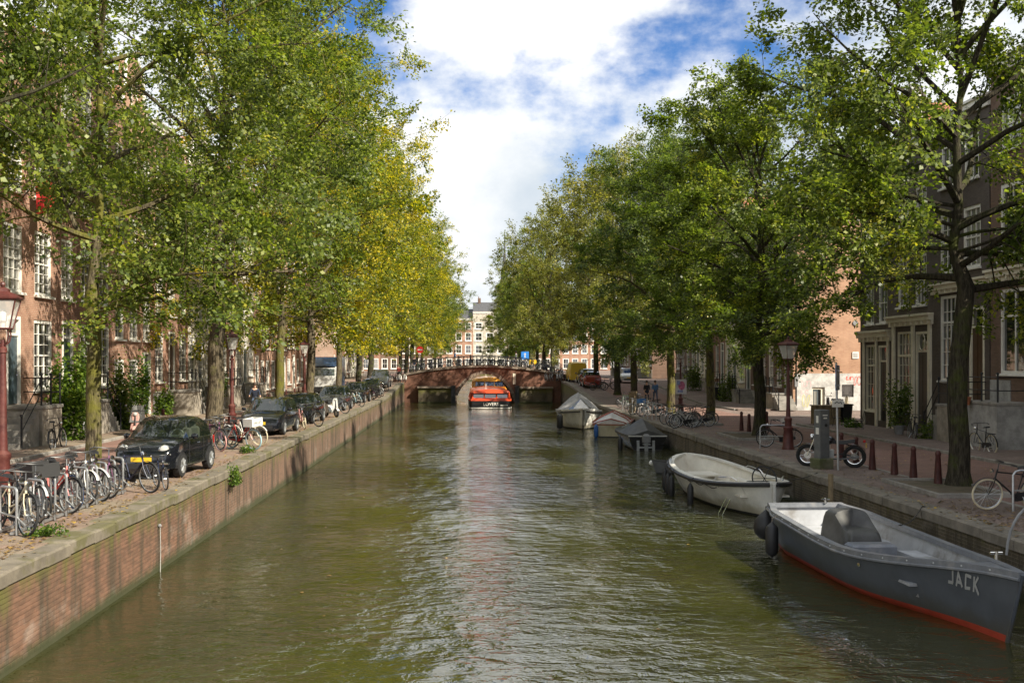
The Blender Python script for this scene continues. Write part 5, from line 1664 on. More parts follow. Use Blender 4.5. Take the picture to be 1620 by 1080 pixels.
# bollards
def bollards():
    b = MB(); rings = []
    for z_, k in ((-.05, .098), (.10, .092), (.78, .056), (.80, .066), (.86, .066), (.92, .03)): rings.append([(math.copysign(abs(math.cos(a)) ** .5, math.cos(a)) * k, math.copysign(abs(math.sin(a)) ** .5, math.sin(a)) * k, z_) for a in np.linspace(0, 2 * PI, 13)[:-1]])
    b.loft(rings); me = b.mesh('bollard', MAT['bollard_red'], 40)
    L_ = [(1354, 736, 'farthest of the five red bollards in a row by the motorcycle'), (1380, 742, 'second farthest red bollard in the row by the motorcycle'), (1415, 750, 'middle red bollard of the row before the right road'), (1445, 757, 'red bollard second nearest the rightmost tree'), (1484, 767, 'red bollard nearest the rightmost tree'),
          (1331, 727, 'red bollard behind the motorcycle'), (1173, 681, 'left one of two red bollards between right trees'), (1185, 686, 'right one of two red bollards, beside the dark-trunked tree'), (1213, 681, 'red bollard behind the bicycle at the lamp post')]
    for px, py, lab in L_:
        tag(inst('bollard', me, None, at(px, py, QR), .1), lab, 'bollard', 'red iron bollards')
    for i, (x, y) in enumerate(((-12.9, 84), (-12.9, 86), (-12.9, 88.2), (-12.9, 78), (-12.9, 80))):
        tag(inst('bollard', me, None, (x, y, gl(y))), 'thin dark bollard on the left footway behind the truck', 'bollard', 'far left bollards')
    for i, (x, y, lab) in enumerate(((-12.95, 38.5, 'red bollard on the left footway behind the small black car'), (-12.95, 47.5, 'red bollard on the left footway left of the second lamp'), (-12.95, 44.2, 'red bollard on the left footway by the covered scooter'))):
        tag(inst('bollard', me, None, (x, y, QL + .0)), lab, 'bollard')
bollards()
# charging pillar
x, y, z = at(1300, 740, QR)
pm('pillar_grey', (.12, .125, .125), .5, var=.15, dirt=(.18, .175, .16))
t = thing('charging_pillar', 'dark grey metal service pillar on a mossy concrete foot by the right quay', 'pillar', (x, y, z), .35)
stonemat('foot_moss', (.14, .135, .085), (.075, .085, .03), .45)
MB().bev((0, 0, .14), (.52, .46, .34), .03).build('foot', MAT['foot_moss'], t)
MB().bev((0, 0, 1.06), (.34, .30, 1.5), .02).build('cabinet', MAT['pillar_grey'], t)
b = MB(); b.b2(-.08, .10, -.154, -.15, 1.62, 1.66); b.b2(-.05, .08, -.154, -.15, 1.53, 1.57); b.b2(-.178, -.17, -.06, .04, 1.4, 1.62); b.b2(-.178, -.17, -.08, .06, 1.05, 1.25); b.build('sticker', MAT['paint_white'], t)
MB().lathe([(.05, -.15), (.05, -.165), (.03, -.166)], 10, (.04, 0, 1.33), 'y').build('socket', MAT['black_plastic'], t)
# sign seen from behind on a steel pole, with small number board
x, y, z = at(1326, 743, QR)
t = thing('traffic_sign', 'grey-backed tall sign on a steel pole beside the service pillar', 'sign', (x, y, z), 0)
MB().tube([(0, 0, -.05), (-.06, 0, 3.25)], .036, 8).build('pole', MAT['steel_galv'], t)
b = MB().box((-.0, .06, 2.8), (.62, .03, .72), R(62)); b.build('panel', MAT['steel_galv'], t)
b = MB().box((-.0, .06, 2.8), (.66, .015, .76), R(62)); b.build('panel_rim', MAT['sign_blue'], t)
b = MB(); b.b2(-.08, .04, -.05, .05, 2.55, 2.6); b.b2(-.08, .04, -.05, .05, 3.0, 3.05); b.build('clamp', MAT['steel_galv'], t)
MB().box((-.03, -.05, 2.02), (.36, .012, .22), .1).build('number_board', MAT['paint_white'], t)
b = MB(); b.tube([(-.13, -.066, 2.02), (-.06, -.066, 2.07), (.0, -.06, 2.03), (.06, -.055, 2.07), (.10, -.05, 2.0)], .012, 4); b.build('number_mark', MAT['iron_black'], t)
# distant signs near the bridge
def disc_sign(label, x, y, z, h, col, rr=.3, kind='round'):
    t = thing('traffic_sign', label, 'sign', (x, y, z))
    MB().tube([(0, 0, 0), (0, 0, h)], .035, 6).build('pole', MAT['steel_galv'], t)
    if kind == 'round':
        MB().lathe([(rr, 0), (rr, -.03)], 18, (0, -.04, h - .3), 'y').build('disc', col, t)
        MB().b2(-rr * .65, rr * .65, -.085, -.072, h - .35, h - .25).build('bar', MAT['paint_white'], t)
    else:
        MB().b2(-rr, rr, -.07, -.04, h - 2 * rr, h).build('plate', col, t)
        b = MB(); b.b2(-.04, .04, -.08, -.071, h - 1.6 * rr, h - .6 * rr); b.prism([(-.13, h - .75 * rr), (.13, h - .75 * rr), (0, h - .35 * rr)], -.08, -.071); b.build('arrow', MAT['paint_white'], t)
    return t
disc_sign('red no-entry sign on a pole at the left end of the bridge', -4.9, 121.5, 2.6, 3.4, MAT['sticker_red'], .38)
pm('sign_blue2', (.03, .20, .62), .4, var=0)
disc_sign('blue one-way sign with white arrow at the right end of the bridge', 6.6, 121.0, 3.0, 2.5, MAT['sign_blue2'], .42, 'square')
disc_sign('white round-topped sign post beside the right bank road', 13.7, 98, gr(98), 2.2, MAT['paint_white'], .3)
pm('box_yellow', (.75, .45, .02), .5, var=.1)
t = thing('delivery_box', 'bright yellow box on a carrier bicycle at the right end of the bridge', 'box', (7.35, 119.2, BDECK(7.35) + .35))
MB().bev((0, 0, .35), (.75, .6, .5), .04).build('box', MAT['box_yellow'], t)
b = MB()
for sx in (-.3, .3): b.tube([(sx, 0, .12), (sx, 0, -.42)], .03, 5)
b.build('stand', MAT['iron_black'], t)

# ---------------------------------------------------------------- bicycles
def paintm(col, nm): return pm('bike_' + nm, col, .35, var=.1, coat=.3)
PAL = {'white': (.62, .60, .55), 'black': (.014, .014, .015), 'red': (.42, .03, .02), 'blue': (.03, .10, .30), 'navy': (.018, .025, .06), 'silver': (.4, .4, .4), 'green': (.03, .08, .04), 'orange': (.5, .16, .03), 'pale': (.35, .55, .62), 'purple': (.16, .05, .12), 'cream': (.55, .48, .33), 'pink': (.5, .26, .24)}
BIKE = {}
def bike_meshes(frame, tyre, rim, detail):
    k = (frame, tyre, rim, detail)
    if k in BIKE: return BIKE[k]
    fm = paintm(PAL[frame], frame)
    RW, wb = .345, 1.08; tk = 1.0 if detail else 1.9
    n1 = 26 if detail else 16
    def wheel():
        ty = MB().tube([(RW * math.cos(a) * .955, 0, RW * math.sin(a) * .955) for a in np.linspace(0, 2 * PI, n1 + 1)[:-1]], .022 if detail else .034, 6 if detail else 4, closed=True).mesh('tyre', pm('tyre_' + tyre, PAL.get(tyre, (.016, .016, .016)) if tyre != 'black' else (.016, .016, .016), .7, var=.2), True)
        rm = MB(); rm.tube([(RW * .895 * math.cos(a), 0, RW * .895 * math.sin(a)) for a in np.linspace(0, 2 * PI, n1 + 1)[:-1]], .012, 4, closed=True)
        ns = 18 if detail else 9
        for i in range(ns):
            a = 2 * PI * i / ns; rm.tube([(.02 * math.cos(a + .8), .02 * (-1) ** i, .02 * math.sin(a + .8)), (RW * .89 * math.cos(a), 0, RW * .89 * math.sin(a))], .0028 if detail else .0045, 3, caps=False)
        rm.lathe([(.022, -.045), (.022, .045)], 6, (0, 0, 0), 'y')
        return ty, rm.mesh('wheel', MAT['steel_galv'] if rim == 'steel' else pm('rim_' + rim, PAL[rim], .5, var=.1))
    ty, wh = wheel()
    X0, X1 = -.52, .56
    bb = (-.08, 0, .28); st = (-.24, 0, .86); hd = (.36, 0, .84); hl = (.40, 0, .70); ax = (X0, 0, RW); fx = (X1, 0, RW)
    n = 6 if detail else 4
    b = MB(); b.tube([bb, st], .017 * tk, n); b.tube([bb, hl], .020 * tk, n)
    if frame in ('white', 'red', 'blue', 'cream', 'pale', 'pink'): b.tube([(.35, 0, .80), (.1, 0, .50), (-.14, 0, .42)], .016, n)   # low step-through tube
    else: b.tube([(-.215, 0, .78), hd], .016, n)
    for s in (-1, 1):
        b.tube([(bb[0], s * .03, bb[2]), (ax[0], s * .06, ax[2])], .010, n); b.tube([(st[0] + .02, s * .02, .77), (ax[0], s * .06, ax[2])], .009, n)
    b.tube([hl, (.345, 0, .90)], .021, n)
    fr = b.mesh('frame', fm, True)
    b = MB()
    for s in (-1, 1): b.tube([(.405, s * .035, .70), (.45, s * .05, .56), (X1, s * .05, RW)], .011, n)
    fk = b.mesh('fork', fm, True)
    b = MB(); b.tube([(.345, 0, .90), (.32, 0, 1.04)], .014, n); b.tube([(.10, -.30, 1.02), (.22, -.29, 1.06), (.34, -.12, 1.06), (.34, .12, 1.06), (.22, .29, 1.06), (.10, .30, 1.02)], .012, n)
    for s in (-1, 1): b.tube([(.18, s * .295, 1.045), (.07, s * .30, 1.01)], .019, n)
    hb = b.mesh('handlebar', MAT['steel_dark'] if detail else MAT['black_plastic'], True)
    b = MB(); rings = []
    for xx, ww, zz in ((.14, .02, .0), (.08, .035, .02), (-.02, .07, .03), (-.10, .10, .035), (-.14, .07, .03)): rings.append([(st[0] + xx, -ww, .93 + zz - .03), (st[0] + xx, ww, .93 + zz - .03), (st[0] + xx, ww * .7, .93 + zz + .02), (st[0] + xx, -ww * .7, .93 + zz + .02)])
    b.loft(rings); b.tube([(st[0] + .01, 0, .85), (st[0], 0, .92)], .014, 5)
    sd = b.mesh('saddle', MAT['black_plastic'], True)
    mgs = []
    for cx in (X0, X1):
        b = MB()
        a0, a1 = (R(20), R(190)) if cx < 0 else (R(30), R(155))
        m = 9; ring = []
        for a in np.linspace(a0, a1, m): ring.append([(cx + (RW + .025) * math.cos(a), -.028, RW + (RW + .025) * math.sin(a)), (cx + (RW + .025) * math.cos(a), .028, RW + (RW + .025) * math.sin(a)), (cx + (RW + .032) * math.cos(a), 0, RW + (RW + .035) * math.sin(a))])
        b.loft(ring); mgs.append(b.mesh('mudguard', MAT['black_plastic'] if frame not in ('white', 'silver') else fm, True))
    mg = mgs
    b = MB(); b.loft([[(x, .045, z - h), (x, .06, z - h), (x, .06, z + h), (x, .045, z + h)] for x, z, h in ((X0 - .06, RW, .05), (X0 + .1, RW, .07), (-.08, .29, .10), (.04, .28, .08))]); ck = b.mesh('chain_case', MAT['black_plastic'])
    b = MB(); b.lathe([(.09, .05), (.09, .056)], 10, (-.08, 0, .28), 'y')
    for s, a in ((1, .6), (-1, .6 + PI)):
        e = (-.08 + .16 * math.cos(a), s * .08, .28 + .16 * math.sin(a)); b.tube([(-.08, s * .07, .28), e], .011, 4); b.box((e[0], e[1] + s * .05, e[2]), (.09, .09, .02))
    pd = b.mesh('pedals', MAT['black_plastic'])
    b = MB()
    for s in (-.07, .07): b.tube([(-.20, s, .73), (-.72, s, .73)], .008, 4); b.tube([(-.62, s, .73), (X0, s * .9, RW)], .007, 4)
    for xx in (-.3, -.45, -.6, -.71): b.tube([(xx, -.07, .73), (xx, .07, .73)], .007, 4)
    rk = b.mesh('luggage_rack', MAT['black_plastic'])
    b = MB(); b.lathe([(.02, .43), (.045, .46), (.05, .50), (.01, .505)], 8, (0, 0, .87), 'x'); lt = b.mesh('headlight', MAT['chrome'])
    b = MB(); b.tube([(-.2, .06, .3), (-.26, .2, .0)], .010, 4); ks = b.mesh('kickstand', MAT['steel_galv'])
    BIKE[k] = (ty, wh, fr, fk, hb, sd, mg, ck, pd, rk, lt, ks, X0, X1, RW)
    return BIKE[k]
def bike(label, x, y, rz, frame='black', tyre='black', rim='steel', z=None, lean=.09, detail=True, group=None, crate=None, steer=0.0, sc=1.0, cat='bicycle'):
    ty, wh, fr, fk, hb, sd, mg, ck, pd, rk, lt, ks, X0, X1, RW = bike_meshes(frame, tyre, rim, detail)
    t = thing('bicycle', label, cat, (x, y, (gz(x, y) if z is None else z) + .005), 0, group)
    t.rotation_euler = (lean, 0, rz); t.rotation_mode = 'XYZ'
    t.scale = (sc, sc, sc)
    for cx in (X0, X1):
        w_ = inst('wheel', wh, t, (cx, 0, RW)); inst('tyre', ty, w_)
    for nm, me in (('frame', fr), ('fork', fk), ('handlebar', hb), ('saddle', sd), ('mudguard', mg[0]), ('mudguard', mg[1])): inst(nm, me, t)
    if detail:
        for nm, me in (('chain_case', ck), ('pedals', pd), ('luggage_rack', rk), ('headlight', lt), ('kickstand', ks)): inst(nm, me, t)
    if crate:
        b = MB(); cx, cz = .58, .80
        b.b2(cx - .2, cx + .2, -.26, -.24, cz, cz + .26); b.b2(cx - .2, cx + .2, .24, .26, cz, cz + .26); b.b2(cx - .2, cx - .18, -.24, .24, cz, cz + .26); b.b2(cx + .18, cx + .2, -.24, .24, cz, cz + .26); b.b2(cx - .18, cx + .18, -.24, .24, cz, cz + .02)
        c = b.build('front_crate', pm('crate_' + crate, {'white': (.65, .64, .6), 'black': (.02, .02, .02), 'blue': (.06, .18, .42), 'brown': (.2, .1, .05)}[crate], .6, var=.1), t)
        if crate == 'white':
            me = textmesh('VALLET', .12, MAT['iron_black'], .002); inst('crate_lettering', me, c, (cx + .204, 0, cz + .08), rot=(R(90), 0, R(90)))
    return t
# near rack row, left quay: bikes stand slanted, front wheels towards the water
rk_t = thing('bicycle_rack', 'row of galvanised hoop bicycle racks on the left quay edge', 'bicycle rack', (-7.75, 19.4, QL))
for i in range(11):
    yy = -.6 + i * .58
    hb_ = MB(); w2 = .26
    pts = [(-w2, 0, 0), (-w2, 0, .72)] + [(-w2 + .07 - .07 * math.cos(a), 0, .72 + .07 * math.sin(a)) for a in (R(30), R(60), R(90))] + [(w2 - .07 + .07 * math.sin(a), 0, .72 + .07 * math.cos(a)) for a in (0, R(30), R(60), R(90))] + [(w2, 0, 0)]
    hb_.tube(pts, .024, 7); hb_.tube([(-w2, 0, .34), (w2, 0, .30), (w2 + .28, 0, .18), (w2 + .48, 0, .30)], .018, 6)
    hb_.build('hoop', MAT['steel_galv'], rk_t, smooth=True, loc=(0, yy, 0), rz=R(-38))
b = MB(); b.b2(-.22, -.16, -.8, 5.4, .01, .05); b.b2(.1, .16, -.8, 5.4, .01, .05); b.build('base_rail', MAT['steel_galv'], rk_t)
NB = [('cream', 'black', 'pale-cream framed bicycle nearest the left picture edge', -7.75, 18.85), ('black', 'black', 'black bicycle with swept bars, second in the rack row', -8.05, 19.55), ('silver', 'black', 'silver bicycle third in the rack row', -8.1, 20.2), ('black', 'black', 'black bicycle fourth in the rack row, beside the red one', -8.15, 20.8), ('red', 'black', 'bright red framed bicycle in the left rack row', -8.05, 21.5), ('black', 'blue', 'black bicycle with a blue front tyre in the rack row', -8.1, 22.2), ('white', 'black', 'white framed bicycle in the middle of the rack row', -8.1, 22.8), ('silver', 'black', 'silver bicycle near the far end of the rack row', -8.05, 23.4), ('purple', 'black', 'dark purple bicycle near the far end of the rack row', -8.0, 24.0), ('navy', 'black', 'dark blue bicycle parked at the end of the rack before the small car', -7.45, 24.9)]
rs = random.Random(4)
for i, (fr_, ty_, lab, x, y) in enumerate(NB):
    bike(lab, x, y, R(-38) + rs.uniform(-.12, .12), fr_, ty_, lean=rs.choice((-.12, .1, .07)), group='bicycles in the near rack row', crate='black' if i == 3 else None)
bike('folding bicycle with small wheels standing in front of the black car', -7.0, 25.5, R(-60), 'navy', 'black', lean=.05, sc=.74)
bike('old bicycle leaning against the house wall at the far left', -13.4, 36.5, R(92), 'black', lean=-.1)
bike('bicycle leaning at the white plinth behind the nearest tree', -14.3, 42.6, R(88), 'silver', lean=-.12)
CB = [('black', 'pink', 'steel', 'black bicycle with dusty pink tyre beside the thick trunk', -8.35, 36.4, -42), ('purple', 'black', 'steel', 'maroon bicycle in the cluster behind the small black car', -8.5, 37.1, -46), ('black', 'black', 'steel', 'black bicycle in the middle of the cluster by the thick trunk', -8.3, 37.9, -40), ('red', 'pale', 'steel', 'red bicycle with pale blue front tyre and white crate', -7.45, 36.9, -30), ('white', 'cream', 'cream', 'bicycle with cream wheels standing behind the white crate', -7.6, 38.6, -25), ('silver', 'black', 'steel', 'silver bicycle at the back of the cluster by the second lamp', -8.6, 39.2, -50)]
for i, (fr_, ty_, rm_, lab, x, y, a) in enumerate(CB):
    bike(lab, x, y, R(a), fr_, ty_, rm_, lean=rs.choice((-.1, .1)), group='bicycle cluster by the thick trunk', crate='white' if fr_ == 'red' else None)
bike('white-wheeled bicycle leaning by the second black car', -7.1, 48.4, R(-70), 'pink', 'cream', 'cream', lean=.12)
bike('dark bicycle standing beside the white-wheeled one, left quay', -6.98, 50.0, R(-40), 'black', lean=.08)
FB = [(-7.2, 62.5, 'navy', -30, 'pale blue bicycle right of the white scooter'), (-7.0, 72.0, 'pale', -50, 'light blue bicycle standing alone on the left quay edge'), (-7.3, 74.0, 'white', -60, 'white bicycle next to the light blue one, left quay'), (-7.5, 86.0, 'black', -40, 'first black bicycle of the far left bundle'), (-7.4, 87.2, 'black', -55, 'second black bicycle of the far left bundle'), (-7.6, 88.3, 'purple', -35, 'dark purple bicycle of the far left bundle'), (-7.3, 89.6, 'black', -45, 'black bicycle at the far side of the far left bundle'), (-7.2, 92.0, 'silver', -50, 'silver bicycle near the bridge on the left quay'), (-7.4, 99.0, 'black', -40, 'black bicycle beside the last parked car, left quay')]
for x, y, c, a, lab in FB: bike(lab, x, y, R(a), c, detail=y < 76, lean=.1)
# right quay
x, y, z = at(1562, 806, QR)
t = bike('black city bicycle leaning on the steel rail at the right picture edge', x + .55, y, R(180), 'black', 'cream', 'steel', lean=-.06)
rt = thing('bicycle_rail', 'pair of steel bicycle rails at the right picture edge', 'bicycle rail', (12.05, 24.3, QR))
for dx, dy in ((0, 0), (.28, -.55), ):
    b = MB(); b.tube([(dx, dy, -.03), (dx, dy, .80), (dx + .06, dy, .88), (dx + .14, dy, .90), (dx + 1.5, dy, .90), (dx + 1.58, dy, .88), (dx + 1.64, dy, .8), (dx + 1.64, dy, -.03)], .027, 7); b.tube([(dx, dy, .46), (dx + 1.64, dy, .46)], .02, 6)
    b.build('hoop', MAT['steel_galv'], rt, smooth=True)
bike('black bicycle locked to the hoop behind the tall right lamp post', 12.15, 42.6, R(178), 'black', lean=.06)
rt = thing('bicycle_rail', 'single steel bicycle hoop behind the tall right lamp post', 'bicycle rail', (11.75, 42.1, QR))
b = MB(); b.tube([(-.5, 0, -.03), (-.5, 0, .78), (-.44, 0, .86), (-.38, 0, .88), (.42, 0, .88), (.48, 0, .86), (.54, 0, .78), (.54, 0, -.03)], .026, 7); b.tube([(-.5, 0, .46), (.54, 0, .46)], .02, 6); b.build('hoop', MAT['steel_galv'], rt, smooth=True)
RB = [(10.9, 54.9, 'silver', 205, 'silver bicycle nearest us in the right quay bundle'), (11.5, 57.6, 'white', 190, 'white bicycle at the back of the right quay bundle'), (11.0, 58.4, 'silver', 210, 'silver bicycle at the quay edge by the slim tree'), (11.0, 68.9, 'silver', 195, 'silver bicycle behind the thick wooden posts'), (11.5, 70.0, 'white', 205, 'pale bicycle farthest behind the wooden posts'), (11.2, 55.6, 'white', 200, 'white bicycle nearest the mossy slim tree, right quay'), (10.95, 56.6, 'silver', 215, 'silver bicycle behind the white one, right quay'), (11.9, 56.0, 'black', 195, 'black bicycle beside the mossy slim tree, right quay'), (12.3, 57.2, 'black', 185, 'dark bicycle against the mossy slim tree trunk'), (11.2, 66.5, 'pale', 190, 'bicycle with blue front crate beside the wooden posts'), (11.7, 67.8, 'black', 200, 'black bicycle behind the blue crate'),
      (12.0, 78.0, 'black', 190, 'first dark bicycle of the bundle by the far right trees'), (12.3, 79.2, 'black', 200, 'second dark bicycle of the bundle by the far right trees'), (11.9, 80.5, 'green', 185, 'dark green bicycle of the bundle by the far right trees'), (12.5, 81.8, 'black', 195, 'third dark bicycle of the bundle by the far right trees'), (12.2, 100.5, 'black', 185, 'black bicycle leaning on the far right tree near the bridge'), (13.2, 101.5, 'black', 180, 'black bicycle in the road beside the far right tree')]
for i, (x, y, c, a, lab) in enumerate(RB): bike(lab, x, y, R(a), c, detail=y < 70, lean=.08, crate='blue' if 'blue' in lab and 'with' in lab else None)
bike('black bicycle parked against the stoop of the dark brown house', 18.9, 46.8, R(80), 'black', lean=.1)
bike('white-tyred bicycle by the stoop right of the nearest right tree', 18.7, 39.8, R(95), 'black', 'cream', lean=-.08)
# bicycles along the bridge railing
rs = random.Random(12); cols = ['black', 'black', 'silver', 'black', 'navy', 'white', 'black', 'green', 'silver']
def bridge_bike(x, y, lab, grp, z, cl=cols):
    bike(lab, x, y, R(90) + rs.uniform(-.9, .9), rs.choice(cl), z=z, lean=rs.uniform(-.14, .14), detail=False, group=grp)
for i in range(30):
    x = -5.6 + i * .50 + rs.uniform(-.1, .1)
    if -2.6 < x < -.6: continue
    bridge_bike(x, BY + .75 + rs.uniform(0, .3), 'bicycle parked against the near railing of the bridge', 'bicycles on the bridge', BDECK(x) - .04)
for i in range(16):
    x = -3.8 + i * .74 + rs.uniform(-.15, .15)
    bridge_bike(x, BY + 8.1 + rs.uniform(0, .3), 'bicycle parked against the far railing of the bridge', 'bicycles on the far side of the bridge', BDECK(x) - .04)
for i in range(18):
    x = 8.6 + (i % 9) * .5 + rs.uniform(-.1, .1); y = (116.4 if i < 9 else 118.4) + rs.uniform(-.4, .4)
    bridge_bike(x, y, 'dark bicycle in the tight bundle at the right end of the bridge', 'bicycles at the right bridge end', max(gr(116), BDECK(x) - .3) if y > 118 else gr(116), ['black', 'black', 'navy', 'silver'])
for i in range(7):
    x = -9.4 + i * .5
    bridge_bike(x, 117.0 + rs.uniform(-.4, .4), 'bicycle in the bundle at the left end of the bridge', 'bicycles at the left bridge end', gl(116))
# right bank: wooden mooring posts and thin rail
for i, (x, y, h_) in enumerate(((10.75, 71.2, 1.25), (11.05, 72.3, 1.3), (11.2, 73.1, 1.28))):
    b = MB().b2(-.13, .13, -.13, .13, -.1, h_); b.b2(-.15, .15, -.15, .15, h_, h_ + .06)
    tag(b.build('wooden_post', MAT['wood_post'], loc=(x, y, gr(y)), rz=.3), ['nearest thick wooden post by the cabin boat', 'middle thick wooden post by the cabin boat', 'farthest thick wooden post by the cabin boat'][i], 'post', 'thick wooden posts')
t = thing('quay_fence', 'thin steel fence of leaning uprights along the quay above the cabin boat', 'fence', (10.65, 60, QR))
for i, y in enumerate(np.arange(0, 15, 1.45)):
    MB().tube([(0, y, -.02), (.03 * (-1) ** i, y, 1.0)], .028, 6).build('upright', MAT['steel_galv'], t)
MB().tube([(0, 0, .98), (0, 7, .94), (0, 14.5, .98)], .018, 5).build('top_wire', MAT['steel_galv'], t)
# ---------------------------------------------------------------- cars
pm('car_black', (.006, .007, .010), .15, var=0, coat=1.0)
pm('car_grey', (.06, .065, .07), .18, var=0, coat=1.0, metal=.3)
pm('car_red', (.22, .02, .015), .2, var=0, coat=1.0)
pm('car_white', (.55, .55, .53), .25, var=0, coat=.8)
pm('van_yellow', (.65, .42, .03), .35, var=.05, coat=.5)
pm('plate_yellow', (.65, .42, .02), .4, var=0)
pm('lamp_glass', (.42, .42, .40), .06, var=0, spec=.8)
pm('tail_red', (.4, .02, .015), .15, var=0)
pm('cabin_cream', (.42, .40, .33), .7, var=.1)
def car(label, x, y, rz, prof, L, W_, mat, z=None, roundlamps=False, plate=True, wr=.30, name='parked_car', cat='car', chromeb=False, belt=.92, wx=None, group=None):
    """prof: list of (x from front 0..L, top z, half-width factor, zone) zone: h hood, w windscreen, r roof, b back window, t tail"""
    t = thing(name, label, cat, (x, y, gz(x, y) if z is None else z), rz, group)
    hw = W_ / 2
    rings = []
    for (u, top, k, zone) in prof:
        X = L / 2 - u
        bz = min(belt, top - .06)
        gh = top > belt + .12
        sh = .80 if gh else .93
        f = min(1, (top - belt) / .5) if gh else 0
        ys = hw * k
        pts = [(ys * .80, .20), (ys * .97, .26), (ys, .45), (ys, .62 if bz > .66 else bz - .04), (ys * .975, bz - .015), (ys * .955, bz + .01 if gh else bz + .02), (ys * (.955 - .17 * f) if gh else ys * .86, top - (.07 if gh else .025)), (ys * (.86 - .16 * f) if gh else ys * .70, top - (.02 if gh else .008)), (ys * .35, top), (0, top + .006)]
        rings.append([(X, yy, zz) for yy, zz in pts])
    n = len(prof); m = len(rings[0])
    body = MB(); sideg = {1: MB(), -1: MB()}; scr = MB(); back = MB()
    for s in (1, -1):
        for i in range(n - 1):
            za, zb = prof[i][3], prof[i + 1][3]
            for j in range(m - 1):
                q = [rings[i][j], rings[i + 1][j], rings[i + 1][j + 1], rings[i][j + 1]]
                q = [(a, s * b_, c) for a, b_, c in q]
                if za == 'w' and j >= 6: scr.add(q, [(0, 1, 2, 3)])
                elif za == 'b' and j >= 6: back.add(q, [(0, 1, 2, 3)])
                elif j == 5 and za in 'wrb' and prof[i][1] > belt + .1 and prof[i + 1][1] > belt + .1 and prof[i][3] != 'p': sideg[s].add(q, [(0, 1, 2, 3)])
                else: body.add(q, [(0, 1, 2, 3)])
    for k in (0, n - 1):
        r = rings[k]; ring = [(a, b_, c) for a, b_, c in r] + [(a, -b_, c) for a, b_, c in r[::-1]]
        body.add(ring, [tuple(range(len(ring)))])
    bo = body.build('body', MAT[mat], t, smooth=35)
    if scr.v: scr.build('windscreen', MAT['car_glass'], t, smooth=35)
    if back.v: back.build('rear_window', MAT['car_glass'], t, smooth=35)
    for s in (1, -1):
        if sideg[s].v:
            g = sideg[s]; g.build('side_window', MAT['car_glass'], t, smooth=35)
    wxs = wx or (L * .5 - L * .195, -L * .5 + L * .19)
    for X in wxs:
        for s in (1, -1):
            wb = MB(); yy = s * hw
            a = [(wr * .62, 0), (wr * .92, 0), (wr, .02), (wr, .17), (wr * .9, .19)]
            wb.lathe([(r, -s * (h - .0)) for r, h in a], 20, (0, s * .012, 0), 'y')
            w_ = wb.build('wheel', MAT['rubber'], t, smooth=40, loc=(X, yy, wr))
            hb = MB(); hb.lathe([(wr * .66, s * .005), (wr * .62, -s * .01), (wr * .5, -s * .03), (wr * .2, -s * .01), (.03, s * .012)], 18, (0, s * .012, 0), 'y')
            for q in range(8):
                an = q * PI / 4; hb.tube([(0, s * .02, 0), (wr * .6 * math.cos(an), s * .018, wr * .6 * math.sin(an))], .018, 4)
            hb.build('rim', MAT['steel_galv'], w_, smooth=30)
            ar = MB(); ring = []
            for an in np.linspace(R(-8), R(188), 15): ring.append([((wr + .05) * math.cos(an), s * .008, (wr + .05) * math.sin(an)), ((wr - .03) * math.cos(an), s * .008, (wr - .03) * math.sin(an)), ((wr - .03) * math.cos(an), -s * .2, (wr - .03) * math.sin(an)), ((wr + .05) * math.cos(an), -s * .2, (wr + .05) * math.sin(an))])
            ar.loft(ring); ar.build('wheel_arch', MAT['black_plastic'], t, loc=(X, yy, wr))
    zf = prof[1][1]
    kf = prof[1][2] * hw
    fx = L / 2
    for s in (1, -1):
        if roundlamps:
            b = MB().lathe([(.115, -.10), (.125, 0), (.10, .02), (.06, .035), (.005, .04)], 16, (0, 0, 0), 'x')
            b.build('headlight', MAT['lamp_glass'], t, smooth=50, loc=(fx - .135, s * .54, .735), rz=s * .35)
            b = MB().tube([(0, .12 * math.cos(a), .12 * math.sin(a)) for a in np.linspace(0, 2 * PI, 19)[:-1]], .014, 5, closed=True); b.build('headlight_ring', MAT['chrome'], t, smooth=True, loc=(fx - .125, s * .54, .735), rz=s * .35)
            b = MB().lathe([(.085, -.08), (.09, 0), (.06, .02), (.005, .03)], 14, (0, 0, 0), 'x'); b.build('fog_light', MAT['lamp_glass'], t, smooth=50, loc=(fx - .085, s * .56, .51), rz=s * .3)
        else:
            b = MB().bev((0, 0, 0), (.16, .36, .15), .03); b.build('headlight', MAT['lamp_glass'], t, loc=(fx - .16, s * (kf - .22), zf - .13), rz=s * .4)
        MB().bev((0, 0, 0), (.06, .2, .22), .02).build('tail_light', MAT['tail_red'], t, loc=(-fx + .05, s * hw * .76, .78))
        b = MB(); b.sphere((0, 0, 0), .1, 8, 6, (.6, 1.0, .75)); b.tube([(0, -s * .08, -.04), (-.02, -s * .2, -.06)], .02, 5)
        xm = [p[0] for p in prof if p[3] == 'w']
        b.build('wing_mirror', MAT[mat], t, smooth=True, loc=(L / 2 - (xm[0] + .32), s * (hw + .09), belt + .08))
        b = MB().b2(-.09, .09, -.012, .012, -.014, .014); b.build('door_handle', MAT['chrome'], t, loc=(-.28, s * (hw + .008), belt - .12))
    MB().box((fx - .03, 0, .33), (.10, W_ * .62, .13)).build('lower_grille', MAT['black_plastic'], t)
    if chromeb:
        for s in (1, -1): MB().bev((fx - .03, s * .52, .40), (.10, .34, .05), .015).build('bumper_trim', MAT['chrome'], t)
        MB().b2(fx - .045, fx - .018, -.2, .2, .60, .615).build('nose_trim', MAT['chrome'], t)
        MB().sphere((fx - .05, 0, .655), .05, 10, 6, (.35, 1, 1)).build('badge', MAT['chrome'], t)
        # cabin seen through the glass
    if plate: MB().b2(fx - .01, fx + .022, -.26, .26, .44, .55).build('number_plate', MAT['plate_yellow'], t)
